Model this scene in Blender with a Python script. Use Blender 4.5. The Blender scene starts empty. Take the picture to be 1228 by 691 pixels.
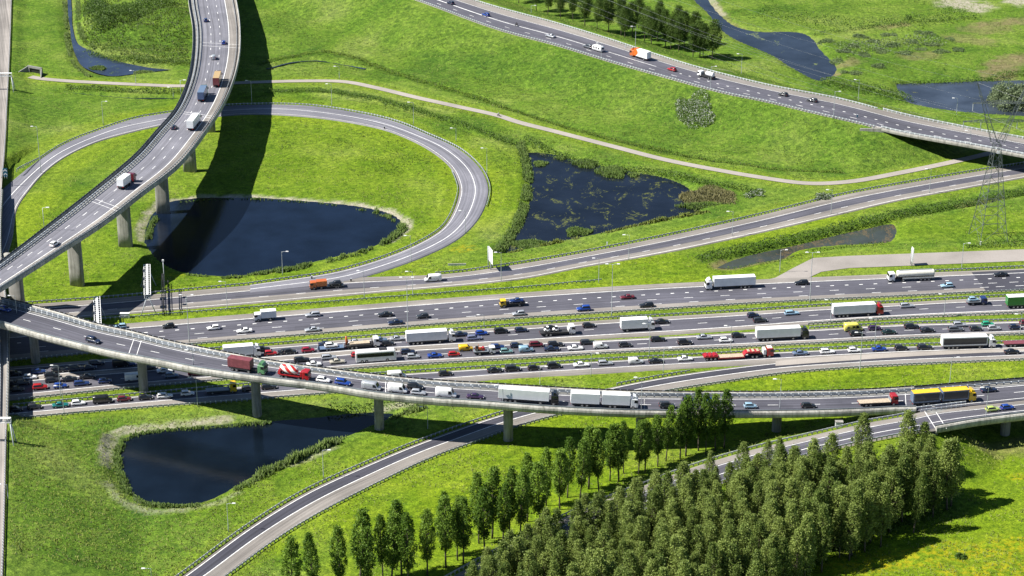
import bpy, bmesh, math, random
import numpy as np
from mathutils import Vector, Matrix
R = random.Random(7)
rng = np.random.default_rng(11)
SC = bpy.context.scene
COL = SC.collection

# ------------------------------------------------------------------ camera
FPX, TH, HC = 2600.0, math.radians(23.0), 275.0
CT, ST = math.cos(TH), math.sin(TH)
cam = bpy.data.objects.new('camera', bpy.data.cameras.new('camera'))
COL.objects.link(cam)
cam.location = (0, 0, HC)
cam.rotation_euler = (math.pi / 2 - TH, 0, 0)
cam.data.sensor_fit = 'HORIZONTAL'
cam.data.sensor_width = 36
cam.data.lens = 36 * FPX / 1228
cam.data.clip_start = 5
cam.data.clip_end = 20000
SC.camera = cam

def P(px, py, z=0.0):
    """survey point: where the sight line through a photo pixel meets height z"""
    u = (px - 614) / FPX; v = (345.5 - py) / FPX
    dy = CT + v * ST; dz = -ST + v * CT
    t = (z - HC) / dz
    return Vector((u * t, dy * t, z))

def pix(p):
    y, z = p[1], p[2] - HC
    d = y * CT - z * ST
    return 614 + FPX * p[0] / d, 345.5 - FPX * (y * ST + z * CT) / d

# ------------------------------------------------------------------ object helpers
def tag(o, label=None, cat=None, group=None, kind=None):
    if label: o['label'] = label
    if cat: o['category'] = cat
    if group: o['group'] = group
    if kind: o['kind'] = kind
    return o

def empty(name, loc=(0, 0, 0), rz=0.0):
    o = bpy.data.objects.new(name, None)
    COL.objects.link(o)
    o.location = loc; o.rotation_euler = (0, 0, rz)
    o.empty_display_size = 0.5
    return o

def link(name, me, parent=None, loc=None):
    o = bpy.data.objects.new(name, me)
    COL.objects.link(o)
    if parent is not None: o.parent = parent
    if loc is not None: o.location = loc
    return o

class MB:
    """collects faces for ONE mesh"""
    def __init__(s): s.v = []; s.f = []; s.m = []; s.sm = []
    def add(s, vs, fs, mi=0, smooth=False):
        b = len(s.v); s.v += [tuple(p) for p in vs]
        for f in fs:
            s.f.append(tuple(b + i for i in f)); s.m.append(mi); s.sm.append(smooth)
    def box(s, x0, x1, y0, y1, z0, z1, mi=0, tx=0.0, ty=0.0):
        s.add([(x0, y0, z0), (x1, y0, z0), (x1, y1, z0), (x0, y1, z0),
               (x0 + tx, y0 + ty, z1), (x1 - tx, y0 + ty, z1), (x1 - tx, y1 - ty, z1), (x0 + tx, y1 - ty, z1)],
              [(3, 2, 1, 0), (4, 5, 6, 7), (0, 1, 5, 4), (1, 2, 6, 5), (2, 3, 7, 6), (3, 0, 4, 7)], mi)
    def bar(s, a, b, w, mi=0, n=4, w2=None):
        a = Vector(a); b = Vector(b); d = (b - a)
        if d.length < 1e-6: return
        d.normalize()
        u = d.cross(Vector((0, 0, 1))) if abs(d.z) < .95 else d.cross(Vector((1, 0, 0)))
        u.normalize(); v = d.cross(u); w2 = w if w2 is None else w2
        vs = []
        for p, r in ((a, w), (b, w2)):
            for k in range(n):
                t = 2 * math.pi * (k + .5) / n
                vs.append(p + (u * math.cos(t) + v * math.sin(t)) * r)
        fs = [(k, (k + 1) % n, n + (k + 1) % n, n + k) for k in range(n)]
        fs += [tuple(range(n - 1, -1, -1)), tuple(range(n, 2 * n))]
        s.add(vs, fs, mi, n > 5)
    def cyl(s, c, axis, r, h, n=12, mi=0, cap=None):
        c = Vector(c); ax = Vector(axis).normalized()
        u = ax.orthogonal().normalized(); v = ax.cross(u)
        vs = []
        for k in (-.5, .5):
            for i in range(n):
                t = 2 * math.pi * i / n
                vs.append(c + ax * h * k + (u * math.cos(t) + v * math.sin(t)) * r)
        s.add(vs, [(i, (i + 1) % n, n + (i + 1) % n, n + i) for i in range(n)], mi, True)
        s.add(vs[:n], [tuple(range(n - 1, -1, -1))], mi if cap is None else cap)
        s.add(vs[n:], [tuple(range(n))], mi if cap is None else cap)
    def loft(s, rings, mi=0, smooth=True, closed=True, caps=True):
        n = len(rings[0]); vs = [p for r in rings for p in r]; fs = []
        for i in range(len(rings) - 1):
            for k in range(n if closed else n - 1):
                k2 = (k + 1) % n
                fs.append((i * n + k, i * n + k2, (i + 1) * n + k2, (i + 1) * n + k))
        if caps:
            fs.append(tuple(range(n - 1, -1, -1))); fs.append(tuple((len(rings) - 1) * n + k for k in range(n)))
        s.add(vs, fs, mi, smooth)
    def mesh(s, name, mats, bevel=0.0, weld=False):
        me = bpy.data.meshes.new(name)
        me.from_pydata(s.v, [], s.f)
        me.polygons.foreach_set('material_index', s.m)
        me.polygons.foreach_set('use_smooth', s.sm)
        for m in mats: me.materials.append(m)
        bm = bmesh.new(); bm.from_mesh(me)
        if weld: bmesh.ops.remove_doubles(bm, verts=bm.verts, dist=1e-4)
        if bevel > 0:
            es = [e for e in bm.edges if len(e.link_faces) == 2 and e.calc_face_angle(0) > .5]
            bmesh.ops.bevel(bm, geom=es, offset=bevel, segments=2, affect='EDGES', clamp_overlap=True)
        bmesh.ops.recalc_face_normals(bm, faces=bm.faces)
        bm.to_mesh(me); bm.free()
        me.update()
        return me
    def obj(s, name, mats, parent=None, loc=None, bevel=0.0, weld=False):
        if not isinstance(mats, (list, tuple)): mats = [mats]
        return link(name, s.mesh(name, mats, bevel, weld), parent, loc)

# ------------------------------------------------------------------ curves
def catmull(pts, step=3.0):
    pts = [Vector(p) for p in pts]
    if len(pts) == 2:
        n = max(1, int((pts[1] - pts[0]).length / step))
        return [pts[0].lerp(pts[1], i / n) for i in range(n + 1)]
    ext = [pts[0] * 2 - pts[1]] + pts + [pts[-1] * 2 - pts[-2]]
    out = []
    for i in range(1, len(ext) - 2):
        p0, p1, p2, p3 = ext[i - 1:i + 3]
        t0 = 0.0; t1 = t0 + max((p1 - p0).length, 1e-3) ** .5
        t2 = t1 + max((p2 - p1).length, 1e-3) ** .5; t3 = t2 + max((p3 - p2).length, 1e-3) ** .5
        n = max(1, int((p2 - p1).length / step))
        for k in range(n):
            t = t1 + (t2 - t1) * k / n
            a1 = p0 * ((t1 - t) / (t1 - t0)) + p1 * ((t - t0) / (t1 - t0))
            a2 = p1 * ((t2 - t) / (t2 - t1)) + p2 * ((t - t1) / (t2 - t1))
            a3 = p2 * ((t3 - t) / (t3 - t2)) + p3 * ((t - t2) / (t3 - t2))
            b1 = a1 * ((t2 - t) / (t2 - t0)) + a2 * ((t - t0) / (t2 - t0))
            b2 = a2 * ((t3 - t) / (t3 - t1)) + a3 * ((t - t1) / (t3 - t1))
            out.append(b1 * ((t2 - t) / (t2 - t1)) + b2 * ((t - t1) / (t2 - t1)))
    out.append(pts[-1])
    return out

def resample(pl, n):
    a = np.array([tuple(p) for p in pl]); d = np.r_[0, np.cumsum(np.linalg.norm(np.diff(a, axis=0), axis=1))]
    t = np.linspace(0, d[-1], n)
    return np.stack([np.interp(t, d, a[:, k]) for k in range(3)], 1)

def lerpz(tab, x):
    return float(np.interp(x, [a for a, b in tab], [b for a, b in tab]))

def dist_poly(X, Y, pl):
    """distance of points to an open polyline, and the (z, fraction) of the foot"""
    best = np.full(X.shape, 1e9); bz = np.zeros(X.shape); bt = np.zeros(X.shape)
    pl = np.asarray(pl, float); n = len(pl) - 1
    for i in range(n):
        a, b = pl[i], pl[i + 1]; dx, dy = b[0] - a[0], b[1] - a[1]
        L2 = dx * dx + dy * dy + 1e-9
        t = np.clip(((X - a[0]) * dx + (Y - a[1]) * dy) / L2, 0, 1)
        d = np.hypot(X - a[0] - t * dx, Y - a[1] - t * dy)
        m = d < best
        best = np.where(m, d, best); bz = np.where(m, a[2] + t * (b[2] - a[2]), bz); bt = np.where(m, (i + t) / n, bt)
    return best, bz, bt

def inside(X, Y, poly):
    c = np.zeros(X.shape, bool); n = len(poly)
    for i in range(n):
        x1, y1 = poly[i][0], poly[i][1]; x2, y2 = poly[(i + 1) % n][0], poly[(i + 1) % n][1]
        m = ((y1 > Y) != (y2 > Y)) & (X < (x2 - x1) * (Y - y1) / (y2 - y1 + 1e-12) + x1)
        c ^= m
    return c

def sdist(X, Y, poly):
    d, _, _ = dist_poly(X, Y, list(poly) + [poly[0]])
    return np.where(inside(X, Y, poly), -d, d)

# ------------------------------------------------------------------ materials
def nmat(name):
    m = bpy.data.materials.new(name); m.use_nodes = True
    nt = m.node_tree; b = nt.nodes['Principled BSDF']
    return m, nt, b

def N(nt, typ, **kw):
    n = nt.nodes.new(typ)
    for k, v in kw.items():
        if k in n.inputs: n.inputs[k].default_value = v
        else: setattr(n, k, v)
    return n

def noise(nt, co, scale, detail=3.0, rough=.55, dist=0.0):
    n = N(nt, 'ShaderNodeTexNoise')
    n.inputs['Scale'].default_value = scale; n.inputs['Detail'].default_value = detail
    n.inputs['Roughness'].default_value = rough; n.inputs['Distortion'].default_value = dist
    if co is not None: nt.links.new(co, n.inputs['Vector'])
    return n.outputs['Fac']

def ramp(nt, fac, stops):
    r = N(nt, 'ShaderNodeValToRGB'); e = r.color_ramp.elements
    while len(e) < len(stops): e.new(.5)
    for i, (p, c) in enumerate(stops):
        e[i].position = p; e[i].color = (c[0], c[1], c[2], 1) if len(c) == 3 else c
    nt.links.new(fac, r.inputs[0])
    return r.outputs[0]

def g(v): return (v, v, v)

def mix(nt, fac, a, b, mode='MIX'):
    m = N(nt, 'ShaderNodeMix', data_type='RGBA', blend_type=mode)
    for s, v in ((m.inputs[0], fac), (m.inputs[6], a), (m.inputs[7], b)):
        if hasattr(v, 'is_linked'): nt.links.new(v, s)
        elif isinstance(v, (int, float)): s.default_value = v
        else: s.default_value = (v[0], v[1], v[2], 1)
    return m.outputs[2]

def mth(nt, op, a, b=None, c=None):
    m = N(nt, 'ShaderNodeMath', operation=op)
    for i, v in enumerate((a, b, c)):
        if v is None: continue
        if hasattr(v, 'is_linked'): nt.links.new(v, m.inputs[i])
        else: m.inputs[i].default_value = v
    return m.outputs[0]

def mapping(nt, co, sc):
    m = N(nt, 'ShaderNodeMapping'); m.inputs['Scale'].default_value = sc
    nt.links.new(co, m.inputs['Vector']); return m.outputs[0]

def coords(nt): return N(nt, 'ShaderNodeTexCoord').outputs['Object']

def bump(nt, b, h, strength, dist):
    n = N(nt, 'ShaderNodeBump'); n.inputs['Strength'].default_value = strength; n.inputs['Distance'].default_value = dist
    nt.links.new(h, n.inputs['Height']); nt.links.new(n.outputs[0], b.inputs['Normal'])

def plain(name, col, rough=.6, metal=0.0, var=.18, scale=3.0, coat=0.0):
    """a base colour with slight real unevenness"""
    m, nt, b = nmat(name); co = coords(nt)
    f = noise(nt, co, scale, 4)
    lo = [c * (1 - var) for c in col]; hi = [min(1, c * (1 + var)) for c in col]
    nt.links.new(ramp(nt, f, [(.3, lo), (.7, hi)]), b.inputs['Base Color'])
    b.inputs['Roughness'].default_value = rough; b.inputs['Metallic'].default_value = metal
    if coat: b.inputs['Coat Weight'].default_value = coat; b.inputs['Coat Roughness'].default_value = .08
    return m

_paint = {}
PAINTS = dict(black=(.012, .013, .016), navy=(.012, .02, .05), darkgrey=(.035, .038, .045), grey=(.13, .14, .16), silver=(.45, .47, .5),
              white=(.8, .8, .8), red=(.36, .012, .015), crimson=(.28, .012, .035), maroon=(.12, .012, .02), blue=(.012, .05, .27), midblue=(.014, .035, .13),
              lightblue=(.27, .42, .53), teal=(.008, .14, .14), tealgrey=(.15, .28, .28), lilac=(.2, .22, .33), yellow=(.75, .48, .015), lime=(.38, .48, .12), green=(.02, .3, .16),
              beige=(.42, .39, .32), ambulance=(.72, .66, .12), orange=(.5, .12, .02), purple=(.04, .02, .06), cabgreen=(.1, .24, .11), forest=(.03, .2, .04),
              rust=(.2, .05, .055), cream=(.72, .7, .6), tan=(.5, .33, .12), boxblue=(.06, .1, .2), steelblue=(.12, .17, .26), darkgreen=(.012, .03, .025))
def paint(c):
    if c not in _paint:
        m, nt, b = nmat('paint_' + c); co = coords(nt)
        col = PAINTS[c]; f = noise(nt, co, 1.6, 4)
        nt.links.new(ramp(nt, f, [(.3, [x * .86 for x in col]), (.7, [min(1, x * 1.06) for x in col])]), b.inputs['Base Color'])
        b.inputs['Roughness'].default_value = .32
        b.inputs['Metallic'].default_value = .35 if c in ('silver', 'grey', 'darkgrey', 'lilac') else 0.0
        b.inputs['Coat Weight'].default_value = .6; b.inputs['Coat Roughness'].default_value = .1
        _paint[c] = m
    return _paint[c]

def asphalt(name, lo, hi, wear=1.0):
    """worn tarmac: wheel tracks, seams, patches and stains run along the road (attribute 'run' = metres along, metres across)"""
    m, nt, b = nmat(name); co = coords(nt)
    at = N(nt, 'ShaderNodeAttribute', attribute_name='run'); rv = at.outputs['Vector']
    big = noise(nt, co, .05, 5, .6); fine = noise(nt, co, 3.0, 3)
    track = noise(nt, mapping(nt, rv, (.006, 1.15, 1)), 1.0, 3, .6); streak = noise(nt, mapping(nt, rv, (.03, 2.4, 1)), 1.0, 4, .7)
    patch = N(nt, 'ShaderNodeTexVoronoi'); patch.inputs['Scale'].default_value = 1.0; patch.distance = 'CHEBYCHEV'; nt.links.new(mapping(nt, rv, (.018, .27, 1)), patch.inputs['Vector'])
    c = ramp(nt, big, [(.3, lo), (.72, hi)])
    c = mix(nt, .9 * wear, c, ramp(nt, track, [(.3, g(.6)), (.5, g(1.0)), (.7, g(1.34))]), 'MULTIPLY')
    c = mix(nt, .45 * wear, c, ramp(nt, streak, [(.35, g(.7)), (.65, g(1.2))]), 'MULTIPLY')
    pc = N(nt, 'ShaderNodeSeparateColor'); nt.links.new(patch.outputs['Color'], pc.inputs[0])
    c = mix(nt, .5 * wear, c, ramp(nt, pc.outputs[0], [(.0, g(.8)), (.8, g(1.06)), (1, g(1.25))]), 'MULTIPLY')
    c = mix(nt, .3, c, ramp(nt, fine, [(.3, g(.6)), (.7, g(1.25))]), 'MULTIPLY')
    nt.links.new(c, b.inputs['Base Color']); b.inputs['Roughness'].default_value = .8
    return m

M = {}
M['asphalt'] = asphalt('dark_asphalt', (.06, .06, .076), (.098, .096, .118))
M['asphalt_new'] = asphalt('new_dark_asphalt', (.034, .034, .046), (.054, .054, .07))
M['asphalt_grey'] = asphalt('grey_asphalt', (.125, .125, .147), (.192, .19, .216))
M['shoulder'] = asphalt('brown_shoulder', (.165, .15, .135), (.26, .238, .215))
M['concrete_road'] = asphalt('old_concrete_road', (.22, .2, .18), (.32, .29, .265))
M['path'] = asphalt('pale_path', (.25, .225, .2), (.36, .325, .29))
M['line'] = plain('white_road_paint', (.72, .72, .7), .7, 0, .25, .8)
def concrete(name, lo, hi):
    m, nt, b = nmat(name); co = coords(nt)
    at = N(nt, 'ShaderNodeAttribute', attribute_name='panel')
    c = ramp(nt, noise(nt, co, .35, 5, .6), [(.3, lo), (.7, hi)])
    c = mix(nt, .8, c, ramp(nt, at.outputs['Fac'], [(0, g(.62)), (.25, g(.9)), (1, g(1.14))]), 'MULTIPLY')
    c = mix(nt, .7, c, ramp(nt, noise(nt, mapping(nt, co, (1.3, 1.3, .09)), 1.0, 4, .7), [(.34, (.38, .38, .35)), (.55, g(1.0))]), 'MULTIPLY')
    nt.links.new(c, b.inputs['Base Color']); b.inputs['Roughness'].default_value = .88
    return m
M['concrete'] = concrete('pale_concrete', (.33, .32, .285), (.48, .465, .42))
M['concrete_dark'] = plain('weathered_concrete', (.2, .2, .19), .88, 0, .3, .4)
M['steel'] = plain('galvanised_steel', (.2, .225, .25), .5, .1, .25, .3)
M['steel_pale'] = plain('pale_steel', (.42, .45, .47), .5, .3, .2, .5)
M['rail_block'] = plain('pale_rail_block', (.55, .58, .6), .5, 0, .1, 1)
M['pylon'] = plain('pylon_steel', (.11, .13, .13), .6, .15, .3, .4)
M['white'] = plain('white_panel', (.78, .78, .77), .45, 0, .08, .7)
M['whitebox'] = plain('white_lorry_skin', (.74, .75, .76), .4, 0, .07, .5)
M['glass'] = plain('dark_vehicle_glass', (.012, .014, .018), .08, 0, .1, 2)
M['tyre'] = plain('tyre_rubber', (.015, .015, .016), .85, 0, .2, 4)
M['rim'] = plain('wheel_rim', (.28, .29, .3), .35, .7, .15, 5)
M['chassis'] = plain('black_chassis', (.022, .022, .024), .7, 0, .3, 2)
M['head'] = plain('headlamp_lens', (.65, .66, .68), .12, 0, .05, 4)
M['tail'] = plain('tail_lamp_lens', (.4, .01, .012), .2, 0, .1, 4)
M['black'] = plain('black_metal', (.015, .015, .017), .55, 0, .2, 2)
M['gantry'] = plain('grey_gantry_paint', (.42, .45, .48), .5, .1, .15, 1)
M['pallet'] = plain('pale_wood_deck', (.4, .33, .24), .85, 0, .25, 2)
M['maroonbox'] = plain('maroon_container_steel', (.17, .045, .055), .55, 0, .2, 1)
M['wire'] = plain('aluminium_wire', (.55, .57, .58), .4, .4, .05, .1)
# ------------------------------------------------------------------ road survey (photo pixels, 1228 x 691)
ZV1 = [(-20, 10.5), (0, 11), (60, 13), (100, 15), (150, 18), (200, 20.5), (240, 21.5), (420, 21.5)]
ZV2 = [(-80, 13.6), (0, 14.0), (172, 14.6), (308, 15.2), (455, 14.3), (609, 13.6), (768, 11.6), (930, 9.0), (1085, 8.0), (1320, 7.6)]
ZN = [(250, 11), (500, 10), (900, 8.4), (1060, 8), (1320, 8)]
ZE = [(430, .1), (700, .6), (830, 2.6), (900, 4), (1000, 6.2), (1085, 7.7), (1320, 7.6)]
ZL = [(-40, 1.0), (100, 1.6), (200, 3.0), (280, 5.0), (390, 6.5), (760, 6.5)]
fV1 = lambda x, y: lerpz(ZV1, y)
fV2 = lambda x, y: lerpz(ZV2, x)
fN = lambda x, y: lerpz(ZN, x)
fE = lambda x, y: lerpz(ZE, x)
fL = lambda x, y: lerpz(ZL, y)
f0 = lambda x, y: 0.0

def cz(tab): return [(x, a) for x, a, b in tab], [(x, b) for x, a, b in tab]
RD = {}
def road_def(k, A, B, zf, dirn, strips, lines):
    """A = far / left edge, B = near / right edge; strips (t0, t1, material); lines (t, kind, width)"""
    wa = catmull([P(x, y, zf(x, y)) for x, y in A], 2.5); wb = catmull([P(x, y, zf(x, y)) for x, y in B], 2.5)
    n = max(len(wa), len(wb))
    a = resample(wa, n); b = resample(wb, n)
    if k != 'LP':   # carry every road on past the edges of the picture
        def carry(q):
            h = (q[0] - q[3]) / 3; t = (q[-1] - q[-4]) / 3; h[2] = t[2] = 0
            if k == 'S2': t *= 0
            return np.vstack([[q[0] + h * i for i in range(50, 0, -1)], q] + ([[q[-1] + t * i for i in range(1, 51)]] if abs(t).sum() else []))
        a, b = carry(a), carry(b)
    RD[k] = dict(a=a, b=b, c=(a + b) / 2, zf=zf, dir=dirn, strips=strips, lines=lines)

C1A, C1B = cz([(-120, 409, 443), (-60, 404.5, 438), (130, 390, 421), (320, 375, 405), (600, 353, 383), (767, 342, 372), (920, 335, 362.5), (1080, 328.5, 355), (1228, 322.5, 347.5), (1330, 318.5, 342.5)])
road_def('C1', C1A, C1B, f0, -1, [(0, .19, 'shoulder'), (.19, .83, 'asphalt'), (.83, 1, 'shoulder')], [(.2, 'solid', .3), (.42, 'block', .4), (.63, 'dash', .22), (.81, 'dash', .22)])
L2 = [(-120, 467), (-60, 462), (110, 448), (300, 433), (360, 428.5), (450, 421), (540, 416), (630, 411)]
C2A = [(-120, 451), (-60, 446), (200, 425), (360, 412), (460, 404), (540, 397.5), (630, 391), (720, 384.5), (810, 379.3), (890, 374.5), (980, 368.5), (1070, 364), (1128, 360.5), (1228, 355.5), (1330, 350.5)]
C2B = L2 + [(723, 405.5), (820, 399.8), (890, 395), (980, 388), (1070, 382), (1228, 375), (1330, 370)]
C3A = [(x, y + .05) for x, y in L2] + [(723, 408), (810, 403.5), (890, 399), (980, 394.6), (1070, 389.5), (1228, 385), (1330, 380.5)]
C3B = [(-120, 491.5), (-60, 486), (27, 478), (110, 469.5), (165, 464), (300, 452.5), (450, 440), (540, 434.5), (630, 429.5), (720, 423.7), (810, 419.5), (890, 416), (980, 411.5), (1070, 406.7), (1228, 400.5), (1330, 396.5)]
road_def('C2', C2A, C2B, f0, 1, [(0, .19, 'shoulder'), (.19, .84, 'asphalt'), (.84, 1, 'shoulder')], [(.2, 'solid', .25), (.5, 'dash', .2), (.83, 'solid', .3)])
road_def('C3', C3A, C3B, f0, 1, [(0, .12, 'shoulder'), (.12, .79, 'asphalt'), (.79, 1, 'shoulder')], [(.12, 'solid', .3), (.45, 'dash', .2), (.78, 'solid', .25)])
C4A = [(-120, 501), (27, 487.5), (110, 480), (165, 475), (300, 463), (460, 450), (540, 445), (630, 439.5), (720, 433.5), (810, 429), (925, 423), (980, 420.5), (1070, 416.5), (1228, 411.7), (1330, 408)]
C4B = [(-120, 514.5), (33, 500), (100, 494), (200, 486), (390, 471.5), (570, 456.5), (630, 452.3), (720, 447.5), (810, 442), (890, 437.5), (940, 434.3), (980, 431.5), (1080, 426), (1128, 424), (1228, 420.5), (1330, 417)]
road_def('C4', C4A, C4B, f0, 1, [(0, .08, 'shoulder'), (.08, .62, 'asphalt'), (.62, 1, 'shoulder')], [(.1, 'solid', .22), (.6, 'solid', .25)])
S2A = [(60, 790), (140, 745), (218, 692), (300, 632), (367, 591), (433, 560.5), (507, 530), (593, 500), (660, 482), (760, 459.5), (830, 447.5), (890, 439.7), (940, 434.4), (980, 431.6), (1080, 426.1), (1128, 424.1), (1228, 420.6), (1330, 417.1)]
S2B = [(110, 800), (190, 745), (267, 692), (320, 653), (367, 623), (433, 588), (513, 550), (573, 528), (616, 512), (662, 499), (740, 480.5), (806, 467.5), (880, 456), (940, 447.5), (1020, 441), (1100, 436.5), (1228, 431), (1330, 426)]
road_def('S2', S2A, S2B, f0, -1, [(0, .08, 'shoulder'), (.08, .52, 'asphalt_new'), (.52, 1, 'shoulder')], [(.09, 'solid', .22), (.51, 'solid', .25)])
RA = [(-120, 378), (0, 368), (133, 358), (300, 342.5), (410, 334), (533, 329), (600, 320.5), (700, 303.5), (800, 283.5), (908, 259.5), (1008, 235), (1100, 218), (1175, 205.5), (1228, 197), (1330, 180)]
RB = [(-120, 397), (0, 388), (133, 377.5), (300, 364), (460, 350), (620, 335), (700, 320), (800, 302.5), (920, 277), (1000, 258.5), (1075, 241), (1150, 227), (1228, 213), (1330, 195)]
road_def('R', RA, RB, f0, -1, [(0, .3, 'shoulder'), (.3, .68, 'asphalt'), (.68, 1, 'shoulder')], [(.31, 'solid', .22), (.69, 'dash', .2), (.95, 'solid', .22)])
LPA = [(-70, 320), (-50, 275), (0, 230), (47, 192), (77, 173), (117, 157), (160, 143), (200, 136), (250, 129), (300, 126), (367, 127), (433, 136.5), (473, 146), (513, 162), (547, 177.5), (570, 196), (582, 214), (585, 232), (573, 263), (547, 288), (507, 308), (450, 328), (410, 338), (300, 351)]
LPB = [(-10, 345), (8, 305), (14, 285), (20, 250), (33, 230), (53, 207), (80, 187), (117, 170), (160, 158), (200, 149), (250, 141), (300, 137), (367, 140), (417, 146.5), (460, 155.5), (493, 168), (520, 183), (540, 200), (549, 217), (551, 232), (533, 272), (507, 290), (460, 310), (400, 327), (300, 342)]
road_def('LP', LPA, LPB, lambda x, y: .02, 1, [(0, .42, 'asphalt_grey'), (.42, .95, 'asphalt_grey'), (.95, 1, 'shoulder')], [(.44, 'solid', .25), (.92, 'solid', .16)])
V1A = [(226, -30), (227, 0), (232, 33), (231, 67), (225, 97), (210, 131), (187, 158), (164, 184), (134, 210), (103, 235), (60, 269), (0, 315), (-60, 357), (-120, 395)]
V1B = [(276, -30), (283, 0), (287, 27), (287, 60), (281, 90), (268, 122), (247, 155), (212, 198), (168, 232), (125, 265), (60, 307), (0, 345), (-60, 381), (-120, 418)]
road_def('V1', [(x, y + 3) for x, y in V1A], [(x, y + 3) for x, y in V1B], fV1, -1, [(0, .17, 'concrete_dark'), (.17, .76, 'asphalt_grey'), (.76, 1, 'shoulder')], [(.185, 'solid', .2), (.375, 'dash', .2), (.57, 'dash', .2), (.765, 'solid', .25)])
V2A = [(-120, 339), (-60, 347), (0, 356.5), (35, 365), (69, 374), (116, 388), (162, 398), (200, 408), (259, 420), (329, 433), (390, 441.5), (449, 449), (519, 456), (595, 460.5), (681, 465.5), (760, 469), (860, 470), (960, 469.5), (1040, 467), (1088, 464), (1150, 459), (1228, 453), (1330, 445)]
V2B = [(-120, 357), (-60, 370), (0, 384.5), (46, 398), (93, 410), (139, 421), (190, 430.5), (236, 439.5), (283, 446.5), (329, 452.5), (390, 460), (449, 469.5), (519, 476.5), (580, 480.5), (663, 487), (760, 491.3), (860, 492), (960, 491.5), (1040, 489), (1081, 487), (1121, 487), (1165, 483), (1228, 476.5), (1330, 466)]
road_def('V2', [(x, y + 3.4) for x, y in V2A], [(x, y + 3.4) for x, y in V2B], fV2, 1, [(0, .2, 'concrete_dark'), (.2, 1, 'asphalt')], [(.25, 'solid', .22), (.57, 'dash', .2), (.89, 'solid', .22)])
EA = [(420, 755), (480, 725), (543, 691), (600, 660), (657, 630), (713, 605), (758, 588), (827, 562), (900, 540), (960, 525.5), (1041, 507), (1081, 500), (1121, 490.5), (1165, 486.5), (1228, 480), (1330, 469.5)]
EB = [(500, 775), (560, 725), (640, 677), (713, 640), (803, 599), (824, 591), (900, 566), (971, 544), (1068, 522.5), (1121, 514), (1165, 506), (1228, 498), (1330, 487)]
road_def('E', EA, EB, fE, 1, [(0, .25, 'shoulder'), (.25, .8, 'asphalt'), (.8, 1, 'asphalt')], [(.28, 'solid', .2), (.68, 'solid', .22)])
NA = [(250, -100), (400, -52), (500, -21), (570, 1), (600, 10), (667, 28), (733, 48), (783, 64.5), (833, 80), (920, 102), (1008, 119), (1085, 139), (1175, 157.5), (1228, 167), (1330, 184)]
NB = [(250, -83), (400, -33), (500, 0), (600, 36), (667, 54), (733, 74), (800, 93), (867, 111), (920, 122), (975, 135), (1055, 153.5), (1075, 158.5), (1175, 176.5), (1228, 186.5), (1330, 204)]
road_def('N', NA, NB, fN, -1, [(0, .27, 'shoulder'), (.27, .95, 'asphalt'), (.95, 1, 'concrete_road')], [(.28, 'solid', .22), (.6, 'gore', .3), (.8, 'dash', .25), (.95, 'solid', .22)])
LLA = [(-80, -30), (-78, 60), (-74, 120), (-70, 180), (-66, 240), (-60, 320), (-56, 400), (-54, 470), (-60, 600), (-70, 760)]
LLB = [(15, -30), (14, 0), (12, 60), (9, 120), (6, 180), (2, 225), (0, 300), (8, 380), (9, 440), (8, 500), (6, 600), (1, 760)]
road_def('LL', LLA, LLB, fL, -1, [(0, .82, 'asphalt_grey'), (.82, .93, 'shoulder'), (.93, 1, 'concrete_road')], [(.80, 'solid', .25), (.6, 'dash', .2)])
for k in ('C1', 'C2', 'C3', 'C4', 'S2', 'R'):  # a few centimetres of pavement above the ground
    for e in 'abc': RD[k][e][:, 2] += .08
RD['LP']['a'][:, 2] += .1; RD['LP']['b'][:, 2] += .1; RD['LP']['c'][:, 2] += .1
RD['S2']['a'][:, 2] -= .012; RD['S2']['b'][:, 2] -= .012
RD['C3']['a'][:, 2] -= .006; RD['C3']['b'][:, 2] -= .006

def across(k, t, dz=0.0):
    r = RD[k]; p = r['a'] * (1 - t) + r['b'] * t
    p = p.copy(); p[:, 2] += dz
    return p

def side(pl):
    """unit left-hand normals of a polyline (x, y)"""
    d = np.gradient(pl[:, :2], axis=0); d /= np.linalg.norm(d, axis=1)[:, None] + 1e-9
    return np.stack([-d[:, 1], d[:, 0]], 1)

def ribbon(mb, pl, w, mi=0, dz=0.0, i0=0, i1=None):
    q = pl[i0:i1]
    if len(q) < 2: return
    n = side(q) * w / 2
    vs = []
    for k in range(len(q)):
        vs.append((q[k, 0] + n[k, 0], q[k, 1] + n[k, 1], q[k, 2] + dz)); vs.append((q[k, 0] - n[k, 0], q[k, 1] - n[k, 1], q[k, 2] + dz))
    mb.add(vs, [(2 * i, 2 * i + 1, 2 * i + 3, 2 * i + 2) for i in range(len(q) - 1)], mi)

def dashes(mb, pl, w, on, gap, dz, ph=0.0, lo=0, hi=1):
    d = np.r_[0, np.cumsum(np.linalg.norm(np.diff(pl[:, :2], axis=0), axis=1))]
    s = d[-1] * lo + ph
    while s + on < d[-1] * hi:
        t = np.linspace(s, s + on, 4)
        q = np.stack([np.interp(t, d, pl[:, k]) for k in range(3)], 1)
        ribbon(mb, q, w, 0, dz); s += on + gap

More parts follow.
